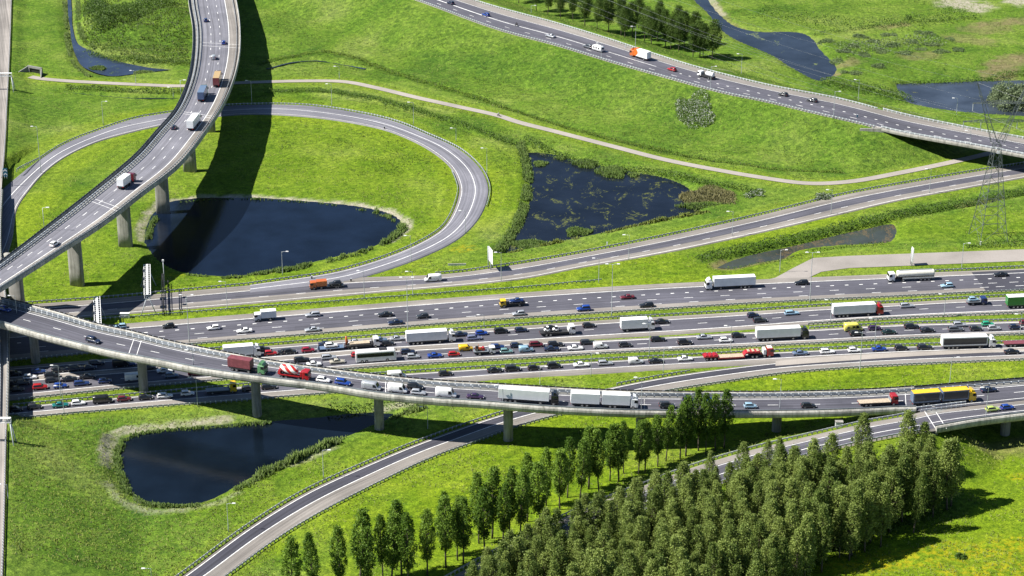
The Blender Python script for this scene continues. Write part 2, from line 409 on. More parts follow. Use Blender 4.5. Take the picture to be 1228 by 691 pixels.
ROADNAME = dict(C1='far_carriageway', C2='main_carriageway', C3='parallel_carriageway', C4='near_carriageway', S2='slip_road', R='far_slip_road', LP='loop_road',
                V1='curved_viaduct_road', V2='long_viaduct_road', E='branch_road', N='embankment_road', LL='side_motorway')
for k, r in RD.items():
    mb = MB(); mats = []; run = []
    s_ = np.r_[0, np.cumsum(np.linalg.norm(np.diff(r['c'], axis=0), axis=1))]; w_ = np.linalg.norm(r['a'] - r['b'], axis=1); off_ = 13.7 * len(ROADNAME) * (ord(k[0]) + ord(k[-1]))
    for t0, t1, mn in r['strips']:
        if mn not in mats: mats.append(mn)
        a = across(k, t0); b = across(k, t1); n = len(a)
        vs = [tuple(p) for i in range(n) for p in (a[i], b[i])]
        for i in range(n): run += [s_[i], w_[i] * t0 + off_, 0, s_[i], w_[i] * t1 + off_, 0]
        mb.add(vs, [(2 * i, 2 * i + 1, 2 * i + 3, 2 * i + 2) for i in range(n - 1)], mats.index(mn))
    if k not in ('V1', 'V2'):   # pavement edge down into the verge
        for t, s in ((0, 1), (1, -1)):
            a = across(k, t); n = len(a); nn = side(a) * s * .5
            vs = []
            for i in range(n): vs += [tuple(a[i]), (a[i, 0] + nn[i, 0], a[i, 1] + nn[i, 1], a[i, 2] - .5)]
            mb.add(vs, [(2 * i, 2 * i + 1, 2 * i + 3, 2 * i + 2) for i in range(n - 1)], 0)
    o = mb.obj(ROADNAME[k], [M[m] for m in mats])
    run += [0.0] * (len(mb.v) * 3 - len(run)); ra = o.data.attributes.new('run', 'FLOAT_VECTOR', 'POINT'); ra.data.foreach_set('vector', run)
    tag(o, kind='structure')
    mk = MB()
    for t, kind, w in r['lines']:
        pl = across(k, t)
        if kind == 'solid': ribbon(mk, pl, w, 0, .006)
        elif kind == 'dash': dashes(mk, pl, w, 3, 9, .006)
        elif kind == 'block': dashes(mk, pl, w, 1.2, 3.6, .006)
        elif kind == 'gore':
            n = len(pl); h = int(np.argmin(abs(pl[:, 0] - P(795, 85, 8.7).x)))
            for i in range(h - 1):
                w0 = .25 + 1.1 * (1 - i / h); ribbon(mk, pl, w0, 0, .006, i, i + 2)
            dashes(mk, pl[h + 4:], .4, 1.2, 3.6, .006)
    if k == 'V2':
        xs = np.array([pix(p)[0] for p in r['c']])
        for x in (155, 167, 448, 457, 769, 777, 1086, 1100):
            i = int(np.argmin(abs(xs - x))); q = np.array([r['a'][i] * (1 - t) + r['b'][i] * t for t in np.linspace(.21, 1, 6)]); ribbon(mk, q, .17, 0, .012)
    if k == 'V1':
        n = len(r['a'])
        for f in (.2, .205, .35, .355, .5, .505, .65, .655):
            i = int(f * n); q = np.array([r['a'][i] * (1 - t) + r['b'][i] * t for t in np.linspace(.19, 1, 6)]); ribbon(mk, q, .2, 0, .012)
    if k == 'E':
        for x in (1108, 1121):
            q = np.array([P(x + d, y, fE(x, y)) for d, y in zip(np.linspace(0, 14, 5), np.linspace(492, 514, 5))]); ribbon(mk, q, .2, 0, .012)
    tag(mk.obj('road_markings', M['line']), kind='structure')

# the pale merging wedge between the near carriageway and its slip road
mb = MB(); q = []
wa = [(930, 433), (1000, 427.3), (1100, 422.3), (1228, 418), (1330, 414)]; wb = [(930, 438.8), (1000, 433.6), (1100, 427), (1228, 421), (1330, 417)]
a = resample(catmull([P(x, y, .09) for x, y in wa]), 90); b = resample(catmull([P(x, y, .09) for x, y in wb]), 90)
mb.add([tuple(p) for i in range(90) for p in (a[i], b[i])], [(2 * i, 2 * i + 1, 2 * i + 3, 2 * i + 2) for i in range(89)])
tag(mb.obj('merge_wedge', M['path']), kind='structure')
# new dark asphalt laid on the right end of the far carriageway
mb = MB(); r0 = [(1165, 326.5, 1182, 348.6), (1228, 323.5, 1234, 346.2), (1330, 319.5, 1332, 341.4)]
mb.add([tuple(P(x, y, .084)) for x1, y1, x2, y2 in r0 for x, y in ((x1, y1), (x2, y2))], [(0, 1, 3, 2), (2, 3, 5, 4)])
tag(mb.obj('new_asphalt', M['asphalt_new']), kind='structure')
mk = MB()
for t, w in ((.63, .22), (.81, .22)):
    q = across('C1', t, .012); q = q[q[:, 0] > P(1182, 335).x]; dashes(mk, q, w, 3, 9, 0)
q = across('C1', .2, .012); q = q[q[:, 0] > P(1180, 335).x]; ribbon(mk, q, .3)
tag(mk.obj('road_markings', M['line']), kind='structure')

# cycle path
BP = [(36, 92), (47, 94), (80, 97), (117, 99), (170, 101.5), (217, 103), (270, 100), (323, 98), (367, 97), (413, 98), (450, 105), (500, 117), (550, 128), (597, 138.5), (620, 146), (667, 158), (733, 175), (800, 192), (867, 205), (908, 212), (958, 219), (985, 220), (1025, 217), (1075, 208), (1115, 200), (1165, 189), (1230, 173), (1300, 155)]
BPW = np.array(catmull([P(x, y, .1) for x, y in BP], 2.5))
mb = MB(); ribbon(mb, BPW, 3.6); tag(mb.obj('cycle_path', M['path']), kind='structure')
# old lane end beside the far carriageway
OL = [(900, 340), (930, 333), (952, 321), (975, 309.5), (1015, 307), (1228, 299), (1330, 295), (1330, 309), (1228, 313), (1018, 321.5), (985, 326), (972, 332), (960, 337)]
mb = MB(); mb.add([tuple(P(x, y, .05)) for x, y in OL], [tuple(range(len(OL)))])
tag(mb.obj('old_lane', M['concrete_road']), kind='structure')
# ------------------------------------------------------------------ water outlines (traced at the water line)
WZ = -1.1
PONDS = dict(
    viaduct_pond=[(175, 291), (177, 272), (184, 258), (203, 243), (234, 238.5), (277, 237.5), (320, 238.5), (367, 242), (427, 248), (467, 257), (480, 268), (473, 280), (443, 297), (400, 308), (350, 320), (300, 329), (273, 331), (234, 328.5), (212, 324), (190, 311)],
    reed_pond=[(635, 200), (637, 233), (628, 266), (612, 292), (607, 303), (625, 299), (667, 290), (717, 280), (767, 268.5), (817, 258), (838, 253), (822, 243), (826, 228), (800, 215), (760, 207), (733, 202), (690, 193), (657, 185), (632, 184)],
    near_pond=[(143, 540), (147, 528), (160, 522), (183, 517.5), (233, 513), (290, 508.5), (326, 506), (367, 503), (422, 497), (448, 495.5), (472, 497), (462, 503), (442, 511), (422, 520), (401, 528), (381, 536), (351, 550), (320, 562), (280, 584), (247, 601), (213, 604.5), (180, 603), (160, 591), (148, 571)],
    far_creek=[(820, -20), (833, 0), (849, 15), (866, 36), (884, 48), (905, 57), (928, 67), (950, 81), (985, 97), (1002, 84), (985, 63), (960, 40), (908, 38.5), (883, 33), (863, 19), (848, 0), (838, -20)],
    right_pond=[(1075, 101), (1121, 100), (1168, 98), (1228, 97), (1320, 95), (1320, 142), (1228, 139), (1168, 135), (1135, 131.5), (1091, 123), (1080, 111)],
    left_creek=[(75, -20), (79, 0), (80, 20), (82, 33), (84, 50), (89, 67), (100, 82), (133, 92), (170, 88), (207, 83.5), (185, 81.5), (143, 73), (112, 61), (97, 54), (89, 33), (88, 15), (87, 0), (85, -20)],
    stream=[(860, 322), (880, 313), (908, 305), (951, 296), (1008, 282), (1045, 274), (1070, 269.5), (1066, 290), (1035, 292.5), (1008, 293.5), (958, 300), (938, 310), (905, 316), (880, 322)])
PW = {k: np.array([tuple(P(x, y, WZ)) for x, y in v]) for k, v in PONDS.items()}
PW = {k: np.array([tuple(p) for p in catmull(list(v) + [v[0]], 3.0)])[:-1] for k, v in PW.items()}
DITCH = [  # (points, half width, depth)
    ([(440, 76), (500, 96), (600, 126), (700, 157), (800, 182), (930, 201), (1010, 205), (1075, 200)], 1.6, .8),
    ([(318, 82), (350, 74), (380, 72), (420, 78), (440, 82)], 2.0, 1.2),
    ([(75, 109), (110, 113), (160, 117), (215, 117)], 1.7, 1.3),
    ([(310, 113), (370, 114), (420, 118), (460, 124), (520, 140), (580, 162), (625, 176)], 1.6, .9),
    ([(1070, 268), (1100, 258), (1150, 247), (1228, 232), (1320, 214)], 1.4, .8)]
DW = [(np.array([tuple(P(x, y)) for x, y in p]), w, d) for p, w, d in DITCH]
_ll = RD['LL']; _n1 = _ll['b'][:, 1] > P(0, 222, 6).y; _n2 = _ll['b'][:, 1] < P(0, 507, 6.5).y
EMB = [(RD['N']['a'], RD['N']['b'], 3.0, P(1060, 150, 8).x), (_ll['a'][_n1], _ll['b'][_n1], 4.5, None), (_ll['a'][_n2], _ll['b'][_n2], 5.0, None),
       (RD['E']['a'], RD['E']['b'], 2.4, P(1114, 500, 7.6).x)]
NI = {k: RD[k]['c'] for k in RD}

def vnoise(X, Y, s, seed):
    r = np.random.default_rng(seed); T = r.random((64, 64))
    x = X / s; y = Y / s; i = np.floor(x).astype(int); j = np.floor(y).astype(int)
    fx = x - i; fy = y - j; fx = fx * fx * (3 - 2 * fx); fy = fy * fy * (3 - 2 * fy)
    t = lambda a, b: T[a % 64, b % 64]
    return (t(i, j) * (1 - fx) + t(i + 1, j) * fx) * (1 - fy) + (t(i, j + 1) * (1 - fx) + t(i + 1, j + 1) * fx) * fy

def sstep(a, b, x):
    t = np.clip((x - a) / (b - a), 0, 1); return t * t * (3 - 2 * t)

def road_dist(k, X, Y, pad=0):
    r = RD[k]; d, z, t = dist_poly(X, Y, r['c'][::3])
    i = np.clip((t * (len(r['c']) - 1)).astype(int), 0, len(r['c']) - 1)
    hw = np.linalg.norm(r['a'] - r['b'], axis=1) / 2
    return d - hw[i], z

def ground_z(X, Y, full=False):
    X = np.asarray(X, float); Y = np.asarray(Y, float)
    h = (vnoise(X, Y, 18, 1) - .5) * .5 + (vnoise(X, Y, 6, 2) - .5) * .3 + (vnoise(X, Y, 2.6, 3) - .5) * .22
    keep = np.full(X.shape, 1e9)
    for k in ('C1', 'C2', 'C3', 'C4', 'S2', 'R', 'LP'):
        d, z = road_dist(k, X, Y); keep = np.minimum(keep, d)
    d, _, _ = dist_poly(X, Y, BPW[::3]); keep = np.minimum(keep, d - 1.8)
    olp = [P(x, y) for x, y in OL]; keep = np.minimum(keep, sdist(X, Y, olp))
    h = h * sstep(.3, 5, keep) - .06
    steep = np.zeros(X.shape)
    for (a, b, sl, xe) in EMB:
        c = (a + b) / 2; hw = np.linalg.norm(a - b, axis=1) / 2
        c2 = c; hw2 = hw
        if xe is not None:
            m = c[:, 0] <= xe; c2 = c[m]; hw2 = hw[m]
        d, z, t = dist_poly(X, Y, c2[::3]); i = np.clip((t * (len(c2) - 1)).astype(int), 0, len(c2) - 1)
        dd = d - hw2[i] - .5
        slv = sl if xe is not None else np.where((t < .002) | (t > .998), 2.0, sl)
        e = z - .22 - np.maximum(dd, 0) / slv
        e = np.where(dd > 0, np.minimum(e, z - .22 - .1 * np.minimum(dd, 1)), e)
        rough = (vnoise(X, Y, 9, 5) - .5) * .7 * sstep(1, 5, dd) + (vnoise(X, Y, 2.4, 6) - .5) * .35 * sstep(.5, 3, dd)
        steep = np.maximum(steep, sstep(-.3, .6, e - h) * sstep(0, 2, dd))
        h = np.where(e > h - .6, np.maximum(h, e + rough * sstep(-.6, 1, e - h)), h)
    mc = P(168, 40); ml = P(205, 22); mm, _, _ = dist_poly(X, Y, [P(128, 26), mc, ml, P(215, 40)])
    h = h + 4.2 * (1 - sstep(3, 21, mm)) ** 1.3 * (keep > 3)
    for pl, w, dep in DW:
        d, _, _ = dist_poly(X, Y, pl)
        h = h - dep * (1 - sstep(w * .3, w * 2.0, d))
    wd = np.full(X.shape, 1e9)
    for k, p in PW.items():
        lo = p.min(0) - 12; hi = p.max(0) + 12
        m = (X > lo[0]) & (X < hi[0]) & (Y > lo[1]) & (Y < hi[1])
        if m.any():
            s = sdist(X[m], Y[m], p); wd[m] = np.minimum(wd[m], s)
    bank = np.where(wd > 0, WZ + (0 - WZ) * sstep(0, 4.5, wd) + .0, WZ - np.minimum(-wd * .6, 1.8))
    h = np.where(wd < 4.5, np.minimum(h, np.maximum(bank, WZ - 1.8)) * (1 - sstep(3.5, 4.5, wd)) + h * sstep(3.5, 4.5, wd), h)
    if full: return h, keep, steep, wd
    return h

def gz(p): return float(ground_z(np.array([p[0]]), np.array([p[1]]))[0])

# ------------------------------------------------------------------ terrain tints (what grows where)
# channel: 0 tall dark growth, 1 bare soil, 2 pale gravel, 3 yellow flowers / pale straw
TINT = [
    (2, 1, 1.6, [(182, 252), (203, 239.5), (240, 234.5), (300, 234), (367, 238), (427, 244), (470, 252), (489, 265), (486, 275), (470, 289)]),
    (2, .8, 1.4, [(168, 287), (170, 268), (178, 254), (190, 243)]),
    (2, .75, 1.7, [(127, 560), (127, 540), (131, 524), (146, 515), (180, 511), (233, 506), (275, 501)]),
    (2, .45, 1.4, [(131, 585), (145, 604), (180, 614), (220, 612), (262, 603), (285, 590)]),
    (2, .6, 1.2, [(352, 556), (378, 545), (400, 536)]),
    (2, .7, 1.6, [(455, 489), (490, 484), (512, 479), (518, 470)]),
    (1, .8, 4, [(870, 318), (900, 311), (930, 305)]),
    (2, .9, 9, [(1150, 4), (1166, 8)]), (1, .7, 5, [(1180, 30), (1215, 26), (1260, 22)]), (1, .75, 8, [(1196, 88), (1215, 72), (1250, 68)]),
    (1, .8, 2.2, [(967, 48), (985, 66), (1003, 88)]), (1, .6, 2.4, [(856, 4), (872, 26), (890, 35)]), (2, .6, 2, [(850, -3), (866, 16)]), (2, .35, 3, [(855, 98), (870, 95)]),
    (1, .5, 7, [(1172, 36), (1200, 33)]), (2, .9, 7, [(1225, 3), (1260, 5)]),
    (3, .6, 5, [(1010, 678), (1060, 674), (1130, 666), (1228, 657)]), (3, .8, 3, [(1040, 680), (1054, 677)]), (3, .6, 4, [(1140, 688), (1228, 682)]),
    (3, .6, 2, [(1215, 572), (1222, 573)]), (3, .6, 3, [(548, 300), (560, 297)]), (3, .35, 4, [(198, 333), (212, 328)]), (3, .6, 3, [(1195, 655), (1228, 650)]),
    (0, .85, 2.0, [(310, 76), (350, 68), (390, 64), (440, 75), (500, 95), (600, 125), (700, 156), (800, 181), (930, 200), (1010, 204)]),
    (0, .8, 3.5, [(110, 8), (140, 45), (180, 62), (225, 66)]), (0, .9, 12, [(135, 42), (165, 50), (190, 54), (218, 52)]), (1, .55, 4, [(1060, 33), (1085, 30)]), (1, .5, 5, [(1095, 68), (1120, 66)]), (1, .55, 4, [(1010, 78), (1025, 72)]), (1, .45, 6, [(1150, 45), (1180, 50)]),
    (0, .5, 6, [(30, 130), (50, 150), (60, 128)]), (0, .5, 10, [(305, 25), (340, 35), (360, 20)]),
    (0, .8, 2.6, [(326, 109), (400, 109), (460, 119), (520, 136), (590, 160), (628, 172)]),
    (0, .7, 3, [(840, 312), (908, 297), (1000, 275), (1080, 256), (1150, 243), (1228, 228)]),
    (0, .8, 4, [(985, 100), (1030, 108), (1090, 120)]), (0, .55, 9, [(1020, 55), (1080, 60), (1130, 50)]), (0, .5, 8, [(930, 10), (980, 14), (1010, 8)]),
    (0, .9, 10, [(900, 640), (980, 620), (1060, 610), (1120, 600)]), (0, .8, 9, [(800, 680), (900, 650), (1000, 640)]), (0, .7, 8, [(640, 690), (760, 660)]),
    (1, .5, 5, [(590, 690), (660, 650), (720, 620), (800, 600)]),
    (1, .35, 1.5, [(1150, 246), (1200, 236)]), (1, .5, 5, [(1185, 535), (1320, 518)])]
TW = [(c, v, w, np.array([tuple(P(x, y)) for x, y in p])) for c, v, w, p in TINT]

def axis(lo, hi, st, far, g=1.35):
    a = list(np.arange(lo, hi + st * .5, st)); s = st
    while a[-1] < far: s *= g; a.append(a[-1] + s)
    s = st
    while a[0] > -far: s *= g; a.insert(0, a[0] - s)
    return np.array(a)
GX = axis(-255, 265, 1.3, 4500); GY = axis(440, 1030, 1.3, 6500)
GXX, GYY = np.meshgrid(GX, GY)
Xf, Yf = GXX.ravel(), GYY.ravel()
H, KEEP, STEEP, WD = ground_z(Xf, Yf, True)
for k in ('C1', 'C2', 'C3', 'C4', 'S2', 'R', 'LP', 'E', 'N', 'LL'):   # never let the ground poke through a road
    d, z = road_dist(k, Xf, Yf); cap = z - .3 + .02
    if k == 'N': d = np.where(Xf > P(1062, 150, 8).x, 9, d)
    if k == 'LL': d = np.where((Yf < P(0, 220, 6).y) & (Yf > P(0, 509, 6.5).y), 9, d)
    if k == 'E': d = np.where(Xf > P(1116, 500, 7.6).x, 9, d)
    H = np.where(d < .8, np.minimum(H, cap), H)
d, _, _ = dist_poly(Xf, Yf, BPW[::2]); H = np.where(d < 2.2, np.minimum(H, -.05), H)
# shallow hollow under the branch bridge at the right edge
d, _, _ = dist_poly(Xf, Yf, [P(1150, 536), P(1320, 516)]); H -= 1.4 * (1 - sstep(6, 16, d)) * (KEEP > 3)
me = bpy.data.meshes.new('ground')
nx, ny = len(GX), len(GY)
me.vertices.add(nx * ny); me.vertices.foreach_set('co', np.stack([Xf, Yf, H], 1).ravel())
i, j = np.meshgrid(np.arange(nx - 1), np.arange(ny - 1)); q = (j * nx + i).ravel()
qs = np.stack([q, q + 1, q + nx + 1, q + nx], 1).ravel()
nf = len(q)
me.loops.add(nf * 4); me.loops.foreach_set('vertex_index', qs)
me.polygons.add(nf); me.polygons.foreach_set('loop_start', np.arange(nf) * 4)
me.polygons.foreach_set('use_smooth', np.ones(nf, bool))
me.update(); me.validate()
tint = np.zeros((nx * ny, 4))
wob = (vnoise(Xf, Yf, 3.2, 21) - .5)
for c, v, w, pl in TW:
    lo = pl.min(0) - 3 * w; hi = pl.max(0) + 3 * w
    m = (Xf > lo[0]) & (Xf < hi[0]) & (Yf > lo[1]) & (Yf < hi[1])
    d, _, _ = dist_poly(Xf[m], Yf[m], pl)
    tint[m, c] = np.maximum(tint[m, c], v * (1 - sstep(w * .55, w * 1.35, d + wob[m] * w * .9)))
tint[:, 0] = np.maximum(tint[:, 0], STEEP * .45 * (vnoise(Xf, Yf, 14, 8) * .7 + .5))
tint[:, 0] = np.maximum(tint[:, 0], .55 * sstep(.5, .8, vnoise(Xf, Yf, 17, 61) * .6 + vnoise(Xf, Yf, 5.5, 62) * .4) * (KEEP > 4) * np.clip(STEEP + .35, 0, 1))
tint[:, 1] = np.maximum(tint[:, 1], .35 * (1 - sstep(-.2, .7, WD)) * (WD < 1))
col = me.color_attributes.new('growth', 'FLOAT_COLOR', 'POINT')
col.data.foreach_set('color', tint.astype(np.float32).ravel())
band = vnoise(KEEP / 2.1, KEEP * 0 + 7.3, 1.0, 41) * .6 + vnoise(KEEP / .9, KEEP * 0 + 3.1, 1.0, 42) * .4
ba = me.attributes.new('band', 'FLOAT', 'POINT'); ba.data.foreach_set('value', (.5 + (band - .5) * (1 - sstep(18, 42, KEEP))).astype(np.float32))
rich = np.zeros(len(Xf))   # lush yellow-green swards as against the bluer rough grass of the banks
for pl, wd_, v in (([P(560, 640), P(800, 545), P(1000, 520)], 40, 1.0), ([P(1000, 690), P(1180, 600), P(1300, 640)], 45, 1.0), ([P(700, 510), P(620, 560), P(480, 640)], 32, .9), ([P(120, 370), P(400, 325), P(300, 200)], 60, .55), ([P(440, 200), P(520, 230), P(300, 160)], 55, .6), ([P(900, 458), P(1250, 445)], 9, .9), ([P(1040, 280), P(1250, 262)], 14, .5), ([P(620, 345), P(860, 320), P(1000, 270)], 14, .7), ([P(280, 600), P(460, 540)], 14, .5), ([P(100, 340), P(60, 250)], 25, .6)):
    d, _, _ = dist_poly(Xf, Yf, pl); rich = np.maximum(rich, v * (1 - sstep(wd_ * .5, wd_ * 1.3, d + (vnoise(Xf, Yf, 15, 51) - .5) * wd_ * .6)))
ra_ = me.attributes.new('rich', 'FLOAT', 'POINT'); ra_.data.foreach_set('value', rich.astype(np.float32))
mown = me.attributes.new('mown', 'FLOAT', 'POINT')
mown.data.foreach_set('value', (1 - sstep(1.5, 7, KEEP + wob * 2)).astype(np.float32))

m, nt, b = nmat('meadow_ground')
co = coords(nt)
at = N(nt, 'ShaderNodeAttribute', attribute_name='growth'); sp = N(nt, 'ShaderNodeSeparateColor'); nt.links.new(at.outputs['Color'], sp.inputs[0])
mw = N(nt, 'ShaderNodeAttribute', attribute_name='mown')
bd = N(nt, 'ShaderNodeAttribute', attribute_name='band')
n1 = noise(nt, co, .022, 5, .6, .6); n2 = noise(nt, co, .1, 5, .62, .8); n3 = noise(nt, co, .55, 5, .68, .3); n4 = noise(nt, mapping(nt, co, (1.0, 1.7, 1)), 1.7, 3, .6)
rc = N(nt, 'ShaderNodeAttribute', attribute_name='rich'); n5 = noise(nt, mapping(nt, co, (1.0, 1.4, 1)), 3.6, 2, .6)
c = ramp(nt, n2, [(.28, (.05, .102, .013)), (.5, (.1, .16, .018)), (.72, (.168, .212, .04))])
c = mix(nt, .55, c, ramp(nt, n1, [(.34, (.035, .085, .013)), (.46, (.085, .15, .016)), (.57, (.145, .2, .032)), (.68, (.215, .23, .07))]))
c = mix(nt, mth(nt, 'MULTIPLY', mw.outputs['Fac'], .45), c, (.15, .195, .016))
c = mix(nt, mth(nt, 'MULTIPLY', rc.outputs['Fac'], .6), c, ramp(nt, n2, [(.3, (.11, .175, .002)), (.7, (.185, .235, .005))]))
c = mix(nt, .6, c, ramp(nt, bd.outputs['Fac'], [(.2, g(.66)), (.5, g(1.0)), (.8, (1.35, 1.28, 1.3))]), 'MULTIPLY')
tallc = ramp(nt, n3, [(.3, (.03, .065, .01)), (.7, (.08, .14, .016))])
c = mix(nt, sp.outputs[0], c, tallc)
c = mix(nt, .95, c, ramp(nt, n3, [(.3, (.45, .55, .7)), (.5, g(.98)), (.7, (1.5, 1.45, 1.35))]), 'MULTIPLY')
c = mix(nt, .8, c, ramp(nt, n4, [(.32, (.42, .52, .65)), (.5, g(1.0)), (.68, g(1.5))]), 'MULTIPLY')
c = mix(nt, .6, c, ramp(nt, n5, [(.32, (.5, .58, .7)), (.68, g(1.45))]), 'MULTIPLY')
flow = mth(nt, 'MULTIPLY', at.outputs['Alpha'], ramp(nt, noise(nt, co, .5, 4, .7), [(.45, g(0)), (.6, g(1))]))
c = mix(nt, flow, c, (.36, .3, .012))
soil = ramp(nt, n3, [(.3, (.12, .088, .05)), (.7, (.24, .18, .115))])
c = mix(nt, mth(nt, 'MULTIPLY', sp.outputs[1], ramp(nt, n2, [(.3, g(.55)), (.6, g(1))])), c, soil)
grav = ramp(nt, noise(nt, co, 1.6, 4, .8), [(.25, (.15, .14, .1)), (.5, (.32, .29, .23)), (.75, (.5, .47, .4))])
c = mix(nt, mth(nt, 'MULTIPLY', sp.outputs[2], ramp(nt, noise(nt, co, .45, 4), [(.3, g(.35)), (.55, g(1))])), c, grav)
nt.links.new(c, b.inputs['Base Color']); b.inputs['Roughness'].default_value = .95; b.inputs['Specular IOR Level'].default_value = .04
hh = mth(nt, 'ADD', mth(nt, 'MULTIPLY', n3, .6), mth(nt, 'MULTIPLY', n4, .35))
bump(nt, b, hh, .85, .7)
me.materials.append(m)
tag(link('ground', me), kind='structure')

# ------------------------------------------------------------------ water
def water(name, weed, col=(.004, .0075, .015), weedcol=(.2, .21, .03), wsc=.22, lo=.6):
    m, nt, b = nmat(name); co = coords(nt)
    base = ramp(nt, noise(nt, co, .08, 4), [(.3, [x * .7 for x in col]), (.7, [x * 1.5 for x in col])])
    b.inputs['IOR'].default_value = 1.33; b.inputs['Specular IOR Level'].default_value = .3
    if weed > 0:
        w = ramp(nt, noise(nt, mapping(nt, co, (1, .55, 1)), wsc, 7, .72, .8), [(lo, g(0)), (lo + .05, g(1))])
        spk = ramp(nt, noise(nt, co, 1.4, 3), [(.42, g(0)), (.56, g(1))])
        f = mth(nt, 'MULTIPLY', mth(nt, 'MULTIPLY', w, spk), weed)
        base = mix(nt, f, base, weedcol)
        nt.links.new(mth(nt, 'ADD', .12, mth(nt, 'MULTIPLY', f, .6)), b.inputs['Roughness'])
    else: b.inputs['Roughness'].default_value = .12
    nt.links.new(base, b.inputs['Base Color'])
    bump(nt, b, noise(nt, mapping(nt, co, (1, .6, 1)), .9, 4, .6), .18, .12)
    return m
WM = dict(viaduct_pond=water('dark_pond_water', 0, (.004, .008, .018)), reed_pond=water('weedy_pond_water', .85, (.006, .009, .016), (.1, .115, .03), .2, .555), near_pond=water('near_pond_water', 0, (.003, .006, .011)),
          far_creek=water('creek_water', .7, (.018, .025, .038), (.2, .25, .07), .1, .6), right_pond=water('right_pond_water', .6, (.032, .042, .06), (.25, .25, .03), .12, .62), left_creek=water('left_creek_water', .6, (.02, .03, .055), (.08, .13, .04), .35, .56),
          stream=water('stream_water', .5, (.035, .042, .036), (.16, .11, .05), .07, .52))
for k, p in PW.items():
    cx = p[:, :2].mean(0); n = side(np.vstack([p, p[:1]]))[:-1]
    s = -1 if inside(np.array([p[0, 0] + n[0, 0] * .5]), np.array([p[0, 1] + n[0, 1] * .5]), p)[0] else 1
    mb = MB(); mb.add([(q[0] + s * nn[0] * .7, q[1] + s * nn[1] * .7, WZ + .02) for q, nn in zip(p, n)], [tuple(range(len(p)))])
    tag(mb.obj('pond_water' if 'pond' in k else 'creek_water', WM[k]), kind='structure')
for pts, w in ((DITCH[1][0], 1.7), (DITCH[2][0], 1.1)):
    mb = MB(); ribbon(mb, np.array(catmull([P(x, y, -.85) for x, y in pts], 3)), w * 2); tag(mb.obj('ditch_water', WM['left_creek']), kind='structure')
# ------------------------------------------------------------------ sweeps along a polyline
def sweep(mb, pl, prof, sgn=1, mi=0, smooth=False, closed=True):
    """prof: (outward, up) points; outward is to the left of travel when sgn = 1"""
    n = side(pl) * sgn; rings = []
    for i in range(len(pl)):
        rings.append([(pl[i, 0] + n[i, 0] * o, pl[i, 1] + n[i, 1] * o, pl[i, 2] + u) for o, u in prof])
    mb.loft(rings, mi, smooth, closed, closed)

def panels(o, k):
    n = len(o.data.polygons); r = np.random.default_rng(n); v = r.random(n // k + 2)
    v = np.where(r.random(len(v)) < .15, v * .2, .35 + .65 * v)
    at = o.data.attributes.new('panel', 'FLOAT', 'FACE'); at.data.foreach_set('value', v[np.arange(n) // k].astype(np.float32))

def rail_mesh(mb, pl, post=1.5, h=.75, mi=0, double=False):
    """a W-beam guard rail whose posts grow out of the beam (one connected piece)"""
    d = np.r_[0, np.cumsum(np.linalg.norm(np.diff(pl[:, :2], axis=0), axis=1))]
    L = d[-1]; s = []; p = 0.0; mk = []
    while p < L:
        s += [p, min(p + .34, L)]; mk += [1, 0]; p += post
    s.append(L); mk.append(0); s = np.array(s)
    q = np.stack([np.interp(s, d, pl[:, k]) for k in range(3)], 1); n = side(q)
    th = .16 if double else .07
    vs = []; fs = []; ms = []
    for i in range(len(q)):
        for o, u in ((th, h), (-th, h), (-th * 1.1, h - .34), (th * 1.1, h - .34)): vs.append((q[i, 0] + n[i, 0] * o, q[i, 1] + n[i, 1] * o, q[i, 2] + u))
    for i in range(len(q) - 1):
        a = 4 * i; b = a + 4
        fs += [(a, b, b + 1, a + 1), (a + 1, b + 1, b + 2, a + 2), (a + 3, b + 3, b, a)]; ms += [mi + mk[i]] * 3
        if mk[i]:
            k = len(vs)
            for v in (a + 2, a + 3, b + 3, b + 2): vs.append((vs[v][0], vs[v][1], q[i, 2] - .35))
            ms += [mi] * 4
            fs += [(a + 2, a + 3, k + 1, k), (a + 3, b + 3, k + 2, k + 1), (b + 3, b + 2, k + 3, k + 2), (b + 2, a + 2, k, k + 3)]
        else: fs.append((a + 2, b + 2, b + 3, a + 3)); ms.append(mi)
    n0 = len(mb.m); mb.add(vs, fs, mi); mb.m[n0:] = ms

def rail(label, pts=None, pl=None, name='guard_rail', double=False, on_ground=True, z=0.0, mat='steel'):
    if pl is None: pl = np.array(catmull([P(x, y, z) for x, y in pts], 3))
    pl = pl.copy()
    if on_ground: pl[:, 2] = ground_z(pl[:, 0], pl[:, 1]) + .06
    mb = MB(); rail_mesh(mb, pl, double=double)
    return tag(mb.obj(name, [M[mat], M['rail_block']]), label, 'guard rail', 'guard rails along the roads')

def off(k, which, d, x0=-1e9, x1=1e9):
    """offset of a road edge by d metres outwards, cut to a span of photo columns"""
    r = RD[k]; e = r[which]; o = r['b' if which == 'a' else 'a']
    v = e - o; v[:, 2] = 0; v /= np.linalg.norm(v, axis=1)[:, None]
    q = e + v * d
    xs = np.array([pix(p)[0] for p in q])
    return q[(xs >= x0) & (xs <= x1)]

# ------------------------------------------------------------------ viaducts
def nearest_i(k, x, y):
    c = RD[k]['c']; return int(np.argmin((c[:, 0] - x) ** 2 + (c[:, 1] - y) ** 2))

